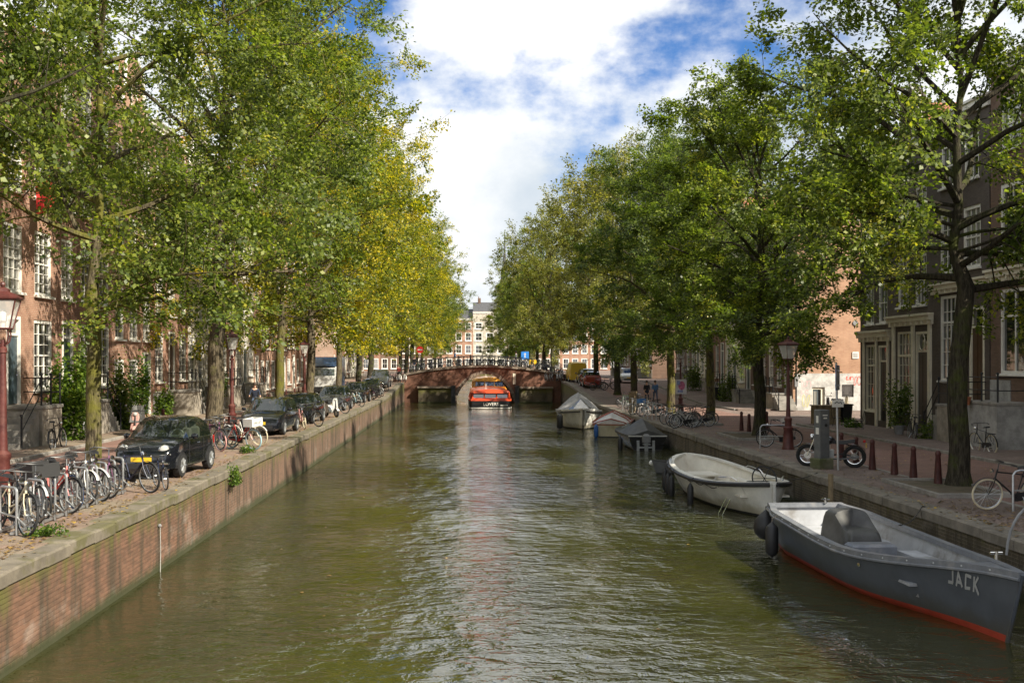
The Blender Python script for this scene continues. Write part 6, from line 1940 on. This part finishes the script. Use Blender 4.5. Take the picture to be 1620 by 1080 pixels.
    # seats, dashboard and wheel behind the glass
    im = MAT['cabin_cream'] if roundlamps else MAT['cloth_black']
    ws = [p for p in prof if p[3] == 'w'][0][0]
    for s in (1, -1):
        for dx in (ws + .95, ws + 1.65):
            if dx > L - .75: continue
            b = MB(); b.bev((L / 2 - dx, s * hw * .42, .92), (.14, .46, .52), .05); b.bev((L / 2 - dx - .02, s * hw * .42, 1.24), (.10, .24, .16), .04); b.build('seat', im, t)
    MB().b2(L / 2 - ws - .5, L / 2 - ws - .12, -hw * .85, hw * .85, .72, .93).build('dashboard', MAT['black_plastic'], t)
    b = MB(); b.tube([(L / 2 - ws - .58 - .06 * math.sin(a), hw * .42 + .18 * math.cos(a), .98 + .17 * math.sin(a)) for a in np.linspace(0, 2 * PI, 15)[:-1]], .018, 5, closed=True); b.tube([(L / 2 - ws - .58, hw * .42 - .17, .98), (L / 2 - ws - .58, hw * .42 + .17, .98)], .02, 5)
    b.build('steering_wheel', MAT['paint_white'] if roundlamps else MAT['black_plastic'], t)
    MB().b2(-L / 2 + .2, L / 2 - .3, -hw * .8, hw * .8, .24, .30).build('floor_pan', MAT['black_plastic'], t)
    # wipers and seams
    b = MB()
    for s in (1, -1):
        X = -.02; b.tube([(X + .62 * (L / 3.6), s * (hw + .004), .30), (X + .62 * (L / 3.6), s * (hw + .004), belt - .03)], .005, 4)
        b.tube([(X - .52 * (L / 3.6), s * (hw + .004), .34), (X - .52 * (L / 3.6), s * (hw + .004), belt - .03)], .005, 4)
    b.build('door_seam', MAT['black_plastic'], t)
    return t
FIAT = [(0, .58, .74, 'h'), (.06, .70, .82, 'h'), (.18, .80, .90, 'h'), (.42, .895, .97, 'h'), (.80, .965, 1.0, 'h'), (1.02, 1.0, 1.0, 'w'), (1.25, 1.19, 1.0, 'w'), (1.50, 1.385, 1.0, 'r'), (1.80, 1.47, 1.0, 'r'), (2.2, 1.49, 1.0, 'r'), (2.6, 1.455, .99, 'r'), (2.9, 1.38, .98, 'b'), (3.2, 1.20, .95, 'b'), (3.38, 1.0, .92, 't'), (3.50, .86, .86, 't'), (3.57, .60, .78, 't')]
car('small black round-lamped city car parked beside the bicycle racks', -7.86, 29.2, R(-90) - R(5), FIAT, 3.57, 1.63, 'car_black', roundlamps=True, chromeb=True, wr=.295, wx=(1.10, -1.16))
def SC(p, L, H_=1.0, L0=3.57): return [(u / L0 * L, top * (1 if top < .9 else H_), k, zn) for u, top, k, zn in p]
HATCH = [(0, .56, .82, 'h'), (.05, .68, .90, 'h'), (.25, .80, .95, 'h'), (.7, .90, 1, 'h'), (1.05, .96, 1, 'w'), (1.4, 1.20, 1, 'w'), (1.72, 1.40, 1, 'r'), (2.2, 1.47, 1, 'r'), (2.9, 1.46, .99, 'r'), (3.45, 1.40, .98, 'b'), (3.85, 1.12, .95, 't'), (3.98, .9, .92, 't'), (4.02, .55, .86, 't')]
SEDAN = [(0, .55, .82, 'h'), (.05, .66, .90, 'h'), (.3, .78, .96, 'h'), (.9, .88, 1, 'h'), (1.35, .95, 1, 'w'), (1.75, 1.20, 1, 'w'), (2.05, 1.36, 1, 'r'), (2.5, 1.43, 1, 'r'), (3.1, 1.40, .99, 'b'), (3.55, 1.18, .98, 'b'), (3.85, 1.02, .96, 't'), (4.35, .98, .93, 't'), (4.46, .6, .86, 't')]
car('second parked car, low black hatchback beyond the crate bicycle', -8.0, 45.6, R(-90) - R(3), HATCH, 4.02, 1.72, 'car_black')
car('third parked car, black sedan with pale number plate', -7.95, 53.6, R(-90) - R(3), SEDAN, 4.46, 1.78, 'car_black', plate=False)
car('fourth parked car, dark estate behind the white scooter', -7.95, 67.5, R(-90) - R(3), HATCH, 4.1, 1.76, 'car_grey')
car('fifth parked car, black hatchback right of the grey tree trunk', -7.9, 80.3, R(-90) - R(3), HATCH, 4.1, 1.75, 'car_black')
car('sixth parked car, dark estate near the bridge', -7.95, 93.8, R(-90), SEDAN, 4.5, 1.8, 'car_black')
car('last parked car before the bridge, grey off-roader', -8.0, 105.0, R(-90), [(u, t_ * (1 if t_ < .9 else 1.16), k, z_) for u, t_, k, z_ in HATCH], 4.3, 1.85, 'car_grey')
car('dark red hatchback parked on the right quay near the bridge', 11.9, 104.6, R(90), HATCH, 4.0, 1.72, 'car_red', plate=False)
car('black car parked behind the red hatchback on the right quay', 12.1, 110.0, R(90), HATCH, 4.1, 1.74, 'car_black', plate=False)
car('white car parked far down the right bank road', 16.4, 112, R(-90), HATCH, 4.1, 1.74, 'car_white')
VAN = [(0, .6, .9, 'h'), (.05, .8, .95, 'h'), (.4, 1.05, 1, 'h'), (.75, 1.15, 1, 'w'), (1.2, 1.75, 1, 'w'), (1.45, 1.95, 1, 'r'), (1.8, 2.02, 1, 't'), (4.5, 2.02, 1, 't'), (4.75, 1.9, .98, 't'), (4.8, .6, .96, 't')]
car('yellow delivery van parked near the right end of the bridge', 11.6, 114.8, R(90), VAN, 4.8, 1.9, 'van_yellow', plate=False, belt=1.15, name='delivery_van', cat='van')
# box truck on the left road
pm('truck_navy', (.02, .045, .10), .3, var=.1, coat=.4)
t = thing('box_truck', 'white-cabbed truck with dark blue box above the parked cars, left road', 'truck', (-11.45, 92.5, gl(92.5)), R(-90))
b = MB().loft([[(x, s * .0 + y_, z_) for y_, z_ in ((-1.08, .5), (1.08, .5), (1.08, zt), (-1.08, zt))] for x, zt in ((3.1, 1.35), (3.08, 1.5), (2.85, 2.35), (2.6, 2.48), (1.5, 2.48))]); b.build('cab', MAT['car_white'], t)
MB().add([(3.09, -.95, 1.42), (3.09, .95, 1.42), (2.885, .9, 2.3), (2.885, -.9, 2.3)], [(0, 1, 2, 3)]).build('windscreen', MAT['car_glass'], t)
b = MB().bev((-.6, 0, 2.0), (4.1, 2.3, 2.5), .04); b.build('box', MAT['truck_navy'], t)
b = MB().loft([[(2.9, -1.05, 2.5), (2.9, 1.05, 2.5), (2.9, 1.05, 2.53), (2.9, -1.05, 2.53)], [(1.5, -1.12, 3.22), (1.5, 1.12, 3.22), (1.5, 1.12, 3.26), (1.5, -1.12, 3.26)]]); b.build('wind_deflector', MAT['truck_navy'], t)
b = MB().b2(3.0, 3.16, -1.05, 1.05, .45, .85); b.build('bumper', MAT['black_plastic'], t)
for s in (1, -1):
    MB().bev((3.1, s * .8, 1.02), (.08, .34, .2), .02).build('headlight', MAT['lamp_glass'], t)
    MB().b2(2.85, 2.95, s * 1.2 - .1, s * 1.2 + .1, 1.6, 2.2).build('mirror', MAT['black_plastic'], t)
    for X in (2.2, -1.6): MB().lathe([(.25, -.13), (.46, -.12), (.46, .12), (.25, .13)], 18, (X, s * .95, .46), 'y').build('wheel', MAT['rubber'], t, smooth=40)

# ---------------------------------------------------------------- motorcycle and scooters
def motorcycle():
    xa, ya, z = at(1284, 734, QR); xb, yb, z = at(1337, 742, QR)
    c = Vector(((xa + xb) / 2 + .12, (ya + yb) / 2 + .1, QR)); 
    t = thing('motorcycle', 'black motorcycle with yellow plate parked behind the service pillar', 'motorcycle', c, R(158))
    W1, W2 = .70, -.70
    for X in (W1, W2):
        w_ = MB().tube([(X + .30 * math.cos(a), 0, .33 + .30 * math.sin(a)) for a in np.linspace(0, 2 * PI, 23)[:-1]], .055, 7, closed=True).build('tyre', MAT['rubber'], t, smooth=True)
        b = MB(); b.tube([(X + .235 * math.cos(a), 0, .33 + .235 * math.sin(a)) for a in np.linspace(0, 2 * PI, 21)[:-1]], .018, 5, closed=True)
        for q in range(12): a = q * PI / 6; b.tube([(X, .03 * (-1) ** q, .33), (X + .235 * math.cos(a), 0, .33 + .235 * math.sin(a))], .004, 3)
        b.lathe([(.11, -.03), (.11, .03)], 12, (X, 0, .33), 'y'); b.build('spoked_rim', MAT['chrome'], t)
    b = MB()
    for s in (-.09, .09): b.tube([(.70, s, .33), (.44, s, .98)], .025, 6)
    b.build('fork', MAT['chrome'], t)
    b = MB().sphere((.16, 0, .82), .24, 12, 8, (1.25, .62, .62)); b.build('tank', MAT['car_black'], t, smooth=True)
    b = MB(); rr = []
    for X, hw, zz in ((-.02, .09, .78), (-.25, .14, .76), (-.5, .13, .78), (-.72, .09, .82)): rr.append([(X, -hw, zz - .05), (X, hw, zz - .05), (X, hw * .8, zz + .06), (X, -hw * .8, zz + .06)])
    b.loft(rr); b.build('seat', MAT['black_plastic'], t)
    b = MB(); b.bev((.08, 0, .42), (.36, .28, .26), .04); b.lathe([(.1, -.16), (.1, .16)], 12, (.16, 0, .5), 'y')
    for k in range(4): b.b2(.0, .22, -.12, .12, .54 + k * .035, .555 + k * .035)
    b.build('engine', MAT['steel_galv'], t)
    b = MB(); b.tube([(.2, .14, .42), (.05, .17, .25), (-.4, .18, .26), (-.85, .18, .34)], [.02, .02, .03, .035], 7); b.build('exhaust', MAT['steel_dark'], t, smooth=True)
    b = MB(); b.tube([(.44, 0, .95), (.1, 0, .66), (.05, 0, .35), (-.35, 0, .4), (-.70, 0, .33)], .025, 6); b.tube([(.3, 0, .8), (-.45, 0, .72), (-.72, 0, .62)], .02, 6); b.build('frame', MAT['iron_black'], t)
    b = MB().lathe([(.02, .46), (.08, .50), (.1, .58), (.09, .60)], 12, (0, 0, .92), 'x'); b.build('headlamp', MAT['chrome'], t, smooth=True)
    b = MB(); b.tube([(.36, -.36, 1.08), (.42, -.2, 1.1), (.42, .2, 1.1), (.36, .36, 1.08)], .014, 6); b.build('handlebar', MAT['chrome'], t)
    for cx in (W1, W2):
        ring = [[(cx + .37 * math.cos(a), -.06, .33 + .37 * math.sin(a)), (cx + .37 * math.cos(a), .06, .33 + .37 * math.sin(a)), (cx + .385 * math.cos(a), 0, .33 + .39 * math.sin(a))] for a in np.linspace(R(40), R(150), 9)]
        MB().loft(ring).build('mudguard', MAT['car_black'], t, smooth=True)
    MB().b2(-1.06, -1.04, -.1, .1, .62, .76).build('number_plate', MAT['plate_yellow'], t)
    MB().bev((-1.0, 0, .82), (.08, .14, .08), .02).build('tail_light', MAT['tail_red'], t)
motorcycle()
def scooter(label, x, y, rz, col, cover=False, z=None):
    t = thing('scooter', label, 'scooter', (x, y, gz(x, y) if z is None else z), rz)
    for X in (.58, -.55):
        MB().tube([(X + .17 * math.cos(a), 0, .22 + .17 * math.sin(a)) for a in np.linspace(0, 2 * PI, 17)[:-1]], .055, 6, closed=True).build('tyre', MAT['rubber'], t, smooth=True)
        MB().lathe([(.13, -.03), (.13, .03)], 12, (X, 0, .22), 'y').build('rim', MAT['steel_galv'], t)
    b = MB(); rr = []
    for X, hw, z0, z1 in ((-.85, .08, .48, .66), (-.7, .17, .38, .72), (-.35, .19, .28, .74), (-.15, .16, .24, .62), (.0, .17, .22, .30), (.28, .17, .22, .30), (.36, .18, .24, .5), (.42, .19, .35, .9), (.46, .12, .6, 1.0)):
        rr.append([(X, -hw, z0), (X, hw, z0), (X, hw * .75, z1), (X, -hw * .75, z1)])
    b.loft(rr); b.build('body', col, t, smooth=30)
    b = MB(); b.bev((-.42, 0, .78), (.62, .26, .12), .04); b.build('seat', MAT['black_plastic'], t)
    b = MB(); b.tube([(.58, 0, .22), (.5, 0, .6), (.42, 0, 1.0)], .03, 6); b.tube([(.36, -.33, 1.04), (.42, -.15, 1.05), (.42, .15, 1.05), (.36, .33, 1.04)], .018, 6); b.build('steering', MAT['black_plastic'], t)
    ring = [[(.58 + .26 * math.cos(a), -.07, .22 + .26 * math.sin(a)), (.58 + .26 * math.cos(a), .07, .22 + .26 * math.sin(a)), (.58 + .28 * math.cos(a), 0, .22 + .28 * math.sin(a))] for a in np.linspace(R(30), R(150), 7)]
    MB().loft(ring).build('front_mudguard', col, t, smooth=True)
    MB().sphere((.48, 0, .93), .075, 8, 6, (.7, 1, 1)).build('headlight', MAT['lamp_glass'], t)
    b = MB()
    for s in (1, -1): b.tube([(.4, s * .25, 1.05), (.42, s * .33, 1.22)], .008, 4); b.sphere((.42, s * .35, 1.25), .05, 6, 5, (.3, 1, .8))
    b.build('mirrors', MAT['black_plastic'], t)
    if cover: covered_mount(t, -.15, 0, .62, 1.25, .5, .62, MAT['tarp_dark'])
    return t
scooter('scooter half under a dark cover by the left house fronts', -12.6, 42.5, R(-80), pm('scooter_pink', (.5, .3, .26), .3, var=.1), True)
scooter('white scooter parked on the left quay beside the fourth car', -7.05, 58.5, R(-55), MAT['car_white'])
scooter('dark scooter parked in front of the graffiti wall', *at(1318, 651, QR)[:2], R(200), MAT['car_black'])
scooter('pale scooter parked right of the graffiti door', at(1338, 652, QR)[0] + .4, at(1338, 652, QR)[1] + 2.0, R(20), pm('scooter_cream', (.5, .44, .3), .3, var=.1))
scooter('pale pink scooter behind the third lamp post', -12.3, 69.0, R(-70), MAT['scooter_pink'])
# ---------------------------------------------------------------- people
def person(label, x, y, rz, mats, joints, z=None, on=None):
    """joints: name -> position; body grown with Skin + Subdivision into one mesh. mats: top, legs, shoe"""
    J = {'pelvis': (0, 0, .95), 'belly': (0, 0, 1.12), 'chest': (0, 0, 1.33), 'neck': (0, 0, 1.48), 'head': (.01, 0, 1.60), 'crown': (.01, 0, 1.72),
         'shl': (0, .18, 1.42), 'ell': (-.02, .24, 1.15), 'hal': (.08, .24, .92), 'fil': (.10, .24, .82), 'shr': (0, -.18, 1.42), 'elr': (-.02, -.24, 1.15), 'har': (.08, -.24, .92), 'fir': (.10, -.24, .82),
         'hil': (0, .10, .90), 'knl': (.06, .10, .50), 'anl': (0, .10, .09), 'tol': (.16, .11, .05), 'hir': (0, -.10, .90), 'knr': (.03, -.10, .50), 'anr': (-.06, -.10, .09), 'tor': (.10, -.11, .05)}
    J.update(joints)
    Rr = {'pelvis': .135, 'belly': .125, 'chest': .145, 'neck': .055, 'head': .085, 'crown': .075, 'shl': .065, 'shr': .065, 'ell': .046, 'elr': .046, 'hal': .035, 'har': .035, 'fil': .03, 'fir': .03, 'hil': .09, 'hir': .09, 'knl': .06, 'knr': .06, 'anl': .042, 'anr': .042, 'tol': .035, 'tor': .035}
    E = [('pelvis', 'belly'), ('belly', 'chest'), ('chest', 'neck'), ('neck', 'head'), ('head', 'crown'), ('chest', 'shl'), ('shl', 'ell'), ('ell', 'hal'), ('hal', 'fil'), ('chest', 'shr'), ('shr', 'elr'), ('elr', 'har'), ('har', 'fir'), ('pelvis', 'hil'), ('hil', 'knl'), ('knl', 'anl'), ('anl', 'tol'), ('pelvis', 'hir'), ('hir', 'knr'), ('knr', 'anr'), ('anr', 'tor')]
    names = list(J); me = bpy.data.meshes.new('person')
    me.from_pydata([J[k] for k in names], [(names.index(a), names.index(b)) for a, b in E], [])
    o = bpy.data.objects.new('tmp_person', me); COL.objects.link(o)
    m = o.modifiers.new('Skin', 'SKIN'); m.use_smooth_shade = True
    sv = me.skin_vertices[0].data
    for i, k in enumerate(names): sv[i].radius = (Rr[k], Rr[k] * (1.25 if k in ('pelvis', 'chest', 'belly') else 1)); sv[i].use_root = k == 'pelvis'
    o.modifiers.new('Sub', 'SUBSURF').levels = 1
    dg = bpy.context.evaluated_depsgraph_get(); fm = bpy.data.meshes.new_from_object(o.evaluated_get(dg)); bpy.data.objects.remove(o)
    fm.materials.clear()
    for q in (MAT['skin_tone'], mats[0], mats[1], mats[2]): fm.materials.append(q)
    P = {k: Vector(J[k]) for k in names}
    grp = {}
    for k in names: grp[k] = 0 if k in ('head', 'crown', 'neck', 'fil', 'fir', 'hal', 'har') else 3 if k in ('anl', 'anr', 'tol', 'tor') else 2 if k in ('pelvis', 'hil', 'hir', 'knl', 'knr') else 1
    for p in fm.polygons:
        c = p.center; k = min(names, key=lambda q: (P[q] - c).length); p.material_index = grp[k]; p.use_smooth = True
    t = thing('person', label, 'person', (x, y, gz(x, y) if z is None else z), rz)
    inst('body', fm, t)
    h = P['crown']; b = MB().sphere((h.x - .015, h.y, h.z - .03), .105, 10, 7, (1.02, .92, 1.05)); b.sphere((h.x - .05, h.y, h.z - .10), .085, 8, 6, (.8, .95, 1.2)); b.build('hair', MAT['hair_brown'], t, smooth=True)
    hd = P['head']; b = MB().sphere((hd.x + .085, hd.y, hd.z + .0), .018, 6, 4, (1, .8, 1.4))
    b.build('nose', MAT['skin_tone'], t)
    return t
walk = {'knl': (.16, .10, .52), 'anl': (.22, .10, .10), 'tol': (.37, .11, .06), 'knr': (-.02, -.10, .50), 'anr': (-.26, -.10, .14), 'tor': (-.14, -.11, .06), 'hal': (-.12, .22, .95), 'fil': (-.12, .22, .86), 'har': (.2, -.22, .98), 'fir': (.23, -.22, .9)}
# cyclist riding towards us on the left road
bx, by = -11.0, 58.0
bike('red-framed bicycle ridden by the person in dark clothes', bx, by, R(-80), 'red', lean=0)
ride = {'pelvis': (-.24, 0, 1.02), 'belly': (-.18, 0, 1.18), 'chest': (-.08, 0, 1.38), 'neck': (-.02, 0, 1.53), 'head': (.02, 0, 1.65), 'crown': (.03, 0, 1.77), 'shl': (-.05, .18, 1.46), 'ell': (.02, .26, 1.22), 'hal': (.14, .29, 1.08), 'fil': (.20, .29, 1.07), 'shr': (-.05, -.18, 1.46), 'elr': (.02, -.26, 1.22), 'har': (.14, -.29, 1.08), 'fir': (.20, -.29, 1.07),
        'hil': (-.22, .10, .98), 'knl': (.14, .12, .78), 'anl': (.04, .14, .47), 'tol': (.17, .14, .46), 'hir': (-.22, -.10, .98), 'knr': (.06, -.12, .62), 'anr': (-.18, -.14, .20), 'tor': (-.06, -.14, .17)}
person('cyclist in a dark jacket and jeans riding towards us on the left road', bx, by, R(-80), (MAT['cloth_navy'], MAT['cloth_jeans'], MAT['cloth_black']), ride)
person('man in blue shirt and jeans walking on the right bank road', 14.9, 86.5, R(-80), (MAT['cloth_blue'], MAT['cloth_jeans'], MAT['cloth_black']), walk)
person('woman in a dark top walking left of the man in blue', 14.2, 86.2, R(-75), (MAT['cloth_black'], MAT['cloth_navy'], MAT['cloth_black']), {})
person('person in a dark red coat walking at the left end of the bridge', -7.2, 121.0, R(-60), (MAT['cloth_red'], MAT['cloth_black'], MAT['cloth_black']), walk, z=2.3)
person('person in light blue crossing the bridge left of its middle', -1.05, 119.6, R(10), (MAT['cloth_blue'], MAT['cloth_khaki'], MAT['cloth_black']), walk, z=BDECK(-1) - .06)
person('person in a pale shirt on the bridge right of its middle', 5.6, 120.4, R(170), (MAT['cloth_white'], MAT['cloth_jeans'], MAT['cloth_black']), walk, z=BDECK(5.6) - .06)
person('dark dressed person near the far left bank of the bridge', -5.6, 123.4, R(-90), (MAT['cloth_black'], MAT['cloth_jeans'], MAT['cloth_black']), {}, z=BDECK(-5.6) - .06)

# ---------------------------------------------------------------- plants, pots, details
def bush(label, x, y, z, w_, d_, h_, n, seed, leaf=.075, mat='leaf_bush', pot=None, name='shrub', stem=True):
    rg = np.random.default_rng(seed)
    t = thing(name, label, 'plant', (x, y, z))
    nc = 26; C = rg.uniform(-1, 1, (nc, 3)); C[:, 2] = rg.uniform(.0, 1, nc)
    zz = .38 if pot else .0
    k = rg.integers(0, nc, n)
    P = C[k] + rg.normal(size=(n, 3)) * .22
    P = P * np.array([w_ / 2, d_ / 2, h_]) * .85; P[:, 2] = np.maximum(.04, P[:, 2]) + zz
    inst('foliage', leaves_mesh('foliage', P, leaf, rg, MAT[mat], .2), t)
    b = MB()
    for i in range(7):
        c = C[rg.integers(0, nc)] * np.array([w_ / 2, d_ / 2, h_]) * .8; b.tube([(rg.normal() * .05, rg.normal() * .05, zz - .08), (c[0] * .5, c[1] * .5, zz + abs(c[2]) * .6), (c[0], c[1], zz + abs(c[2]))], [.018, .012, .005], 4)
    b.build('stems', MAT['bark_grey'], t)
    if pot: MB().lathe([(.16, 0), (.24, .36), (.27, .36), (.27, .42), (.23, .42), (.22, .34)], 14).build('pot', MAT[pot], t, smooth=40)
    return t
bush('tall bright green climbing bush beside the left stoop', -14.4, 40.3, QL + .09, 1.3, 1.2, 3.0, 5200, 1, .13)
bush('dark green bush just right of the nearest mossy trunk', -14.5, 46.4, QL + .09, 1.2, 1.2, 2.6, 4200, 2, .12, 'leaf_deep')
bush('light climbing plant on the pale house wall, left of the covered scooter', -14.6, 49.4, QL + .09, 1.1, .9, 2.9, 2600, 3, .11)
bush('bushy plant in a stone pot left of the covered scooter', -14.0, 51.4, QL + .09, .9, .9, 1.2, 1500, 4, .10, pot='pot_grey')
bush('bright potted tree on the stoop behind the cyclist', -13.9, 62.0, QL + .6, 1.0, 1.0, 1.5, 2000, 5, .10, pot='terracotta')
bush('weed tuft growing out of the sunlit quay wall', XL + .12, 30.2, 1.05, .35, .8, .45, 700, 6, .055)
bush('weeds at the foot of the pale blue tyre', -6.95, 35.5, QL, .5, .5, .25, 420, 7, .06)
bush('weeds under the nearest left bicycle', -7.0, 18.6, QL, .7, .5, .16, 420, 8, .05)
bush('tall shrub in a grey pot by the cream shop fronts', 19.2, 48.9, rz0(49) - .02, 1.0, 1.0, 1.9, 1700, 9, .11, 'leaf_deep', pot='pot_grey')
bush('flowering planter in front of the cream corner shop', 18.9, 54.0, rz0(54), .9, .7, .5, 700, 10, .08)
bush('low plant beside the stoop of the dark house', 19.4, 46.0, rz0(46), .8, .7, .8, 700, 11, .09, 'leaf_deep')
bush('shrub by the far right stoops', 20.7, 87, gr(87), 1.2, 1.2, 2.2, 1500, 12, .14, 'leaf_deep')
bush('dark shrub behind the couple on the right bank', 20.4, 99, gr(99), 1.6, 1.4, 2.4, 1500, 13, .15, 'leaf_deep')
t = thing('flower_pot', 'orange terracotta pot on the railing right of the nearest right tree', 'pot', (19.15, 42.2, rz0(42) + 1.55))
MB().lathe([(.11, 0), (.16, .26), (.18, .26), (.18, .31), (.14, .31), (.13, .25)], 12).build('pot', MAT['terracotta'], t, smooth=40)
MB().lathe([(.13, .27), (.13, .28)], 12).build('earth', MAT['soil'], t)
# tree pits with kerbs on the right quay
def pit(label, x, y, w_, l_):
    t = thing('tree_pit', label, 'tree pit', (x, y, QR))
    MB().b2(-w_ / 2 + .1, w_ / 2 - .1, -l_ / 2 + .1, l_ / 2 - .1, -.02, .04).build('soil', MAT['soil'], t)
    for (a, b_, c, d) in ((-w_ / 2, w_ / 2, -l_ / 2, -l_ / 2 + .1), (-w_ / 2, w_ / 2, l_ / 2 - .1, l_ / 2), (-w_ / 2, -w_ / 2 + .1, -l_ / 2 + .102, l_ / 2 - .102), (w_ / 2 - .1, w_ / 2, -l_ / 2 + .102, l_ / 2 - .102)):
        MB().bev(((a + b_) / 2, (c + d) / 2, .03), (b_ - a, d - c, .14), .015).build('kerb_stone', MAT['kerb_stone'], t)
pit('stone-edged soil bed round the nearest right tree', 12.4, 28.6, 1.9, 3.6)
pit('stone-edged soil bed round the dark-trunked right tree', 12.4, 48.3, 1.9, 4.0)
pit('stone-edged soil bed round the slim mossy right tree', 12.4, 59.2, 1.9, 4.4)
# cafe chairs and bins by the corner shop
def chair(label, x, y, rz):
    t = thing('cafe_chair', label, 'chair', (x, y, rz0(y) - .05), rz)
    MB().lathe([(.2, .44), (.21, .46), (.2, .48)], 14).build('seat', MAT['iron_black'], t)
    for a in (R(45), R(135), R(225), R(315)): MB().tube([(.15 * math.cos(a), .15 * math.sin(a), .45), (.24 * math.cos(a), .24 * math.sin(a), 0)], .011, 5).build('leg', MAT['iron_black'], t)
    b = MB(); b.tube([(-.16, -.17, .45), (-.22, -.2, .75), (-.24, -.1, .92), (-.24, .1, .92), (-.22, .2, .75), (-.16, .17, .45)], .012, 5); b.tube([(-.16, 0, .45), (-.24, 0, .92)], .009, 5); b.build('backrest', MAT['iron_black'], t)
chair('thin iron cafe chair at the corner of the side street', 18.6, 55.2, .4)
chair('second thin iron chair in front of the cream corner shop', 18.7, 52.4, 2.6)
t = thing('planter_box', 'brown wooden box bench at the corner of the cream shop', 'bench', (18.6, 57.0, rz0(57) - .09), 0)
MB().bev((0, 0, .5), (1.3, .7, 1.0), .02).build('box', MAT['wood_post'], t); MB().bev((0, 0, 1.03), (1.4, .8, .06), .01).build('lid', MAT['wood_post'], t)
def wbin(label, x, y, col):
    t = thing('wheelie_bin', label, 'bin', (x, y, gz(x, y) + .1), .2)
    MB().loft([[(s * k, u * k, z_) for s, u in ((-1, -1), (1, -1), (1, 1), (-1, 1))] for z_, k in ((.06, .22), (.95, .28))]).build('body', col, t)
    MB().bev((0, 0, .99), (.62, .64, .07), .03).build('lid', col, t)
    for s in (-.2, .2): MB().lathe([(.09, -.03), (.09, .03)], 10, (s, .24, .09), 'x').build('wheel', MAT['rubber'], t)
wbin('dark wheeled bin beside the stoop of the cream house', 20.2, 88.6, MAT['black_plastic'])
wbin('dark wheeled bin at the corner shop', 19.6, 57.0, MAT['black_plastic'])
# red-shaded banner on the left facade
pm('flag_red', (.55, .03, .03), .8, var=.1)
t = thing('flag', 'red flag hanging from the upper front of the leftmost house', 'flag', (LX, 39.2, 10.4))
MB().tube([(0, 0, 0), (1.2, 0, .9)], .025, 6).build('pole', MAT['paint_white'], t)
b = MB(); vs = []; fs = []
for i in range(7):
    f = i / 6
    for k in range(4): vs.append((.35 + .85 * f, .06 * math.sin(5 * f + k), .26 + .64 * f - 1.3 * k / 3))
for i in range(6):
    for k in range(3): fs.append((i * 4 + k, i * 4 + k + 1, (i + 1) * 4 + k + 1, (i + 1) * 4 + k))
b.add(vs, fs); b.add([(x, y + .006, z) for x, y, z in vs], [f[::-1] for f in fs]); b.build('cloth', MAT['flag_red'], t)
# mural panel
pm('mural_blue', (.10, .32, .5), .6, var=.3, vs=2); pm('mural_red', (.6, .08, .06), .6, var=.2); pm('mural_yellow', (.6, .5, .1), .6, var=.3)
t = thing('mural_board', 'coloured mural board with a red figure on the pale left corner house', 'mural', (LX + .06, 92.3, gl(92) + .12), PI / 2)
MB().b2(-1.4, 1.4, -.06, 0, .3, 2.9).build('board', MAT['mural_blue'], t)
MB().sphere((.0, -.065, 1.9), .65, 12, 8, (1, .02, 1.1)).build('red_shape', MAT['mural_red'], t)
b = MB(); b.b2(-1.3, 1.2, -.075, -.062, .35, .8); b.sphere((.5, -.066, 1.1), .4, 10, 6, (1, .02, 1)); b.build('yellow_shape', MAT['mural_yellow'], t)
# overflow pipe dribbling from the quay wall
x, y = XL, 735 and XL * F / (249 - VX)
t = thing('outlet_pipe', 'small pale pipe hanging down the sunlit quay wall into the water', 'pipe', (XL + .03, y, 0))
MB().tube([(.0, 0, .95), (.03, 0, .92), (.035, .01, .4), (.03, 0, -.1)], .0075, 6).build('pipe', MAT['plaster_grey'], t)
MB().sphere((.02, 0, .97), .04, 6, 5).build('bracket', MAT['pot_grey'], t)
# fallen leaves
def litter(name, label_, regions, n, seed, mats, z):
    rg = np.random.default_rng(seed)
    P = []
    for (x0, x1, y0, y1, zf, k) in regions:
        q = np.stack([rg.uniform(x0, x1, k), y0 + (y1 - y0) * rg.uniform(0, 1, k) ** 1.5, np.zeros(k)], 1)
        q[:, 2] = [zf(yy) + .012 for yy in q[:, 1]]; P.append(q)
    P = np.concatenate(P)
    me = leaves_mesh(name, P, .075, rg, MAT[mats], 6.0)
    o = inst(name, me); o['kind'] = 'stuff'
    return o
leafmat('leaf_fallen', (.12, .07, .025), (.20, .12, .04), (.30, .19, .05), (.42, .28, .05), .7, .1)
litter('fallen_leaves', '', [(-9.4, XL - .1, 15, 60, gl, 1300), (XL - .75, XL - .45, 15, 60, gl, 600), (-9.2, XL - .5, 18, 27, gl, 350), (XR + .1, 12.6, 20, 60, gr, 1100), (10.5, 12.2, 22, 26, gr, 260), (12.9, 17.0, 25, 70, gr, 700)], 0, 3, 'leaf_fallen', 0)
rg = np.random.default_rng(8)
P = np.stack([rg.uniform(-5.8, 8, 46), rg.uniform(15, 60, 46), np.full(46, .012)], 1)
o = inst('floating_leaves', leaves_mesh('floating_leaves', P, .09, rg, MAT['leaf_fallen'], 9.0)); o['kind'] = 'stuff'
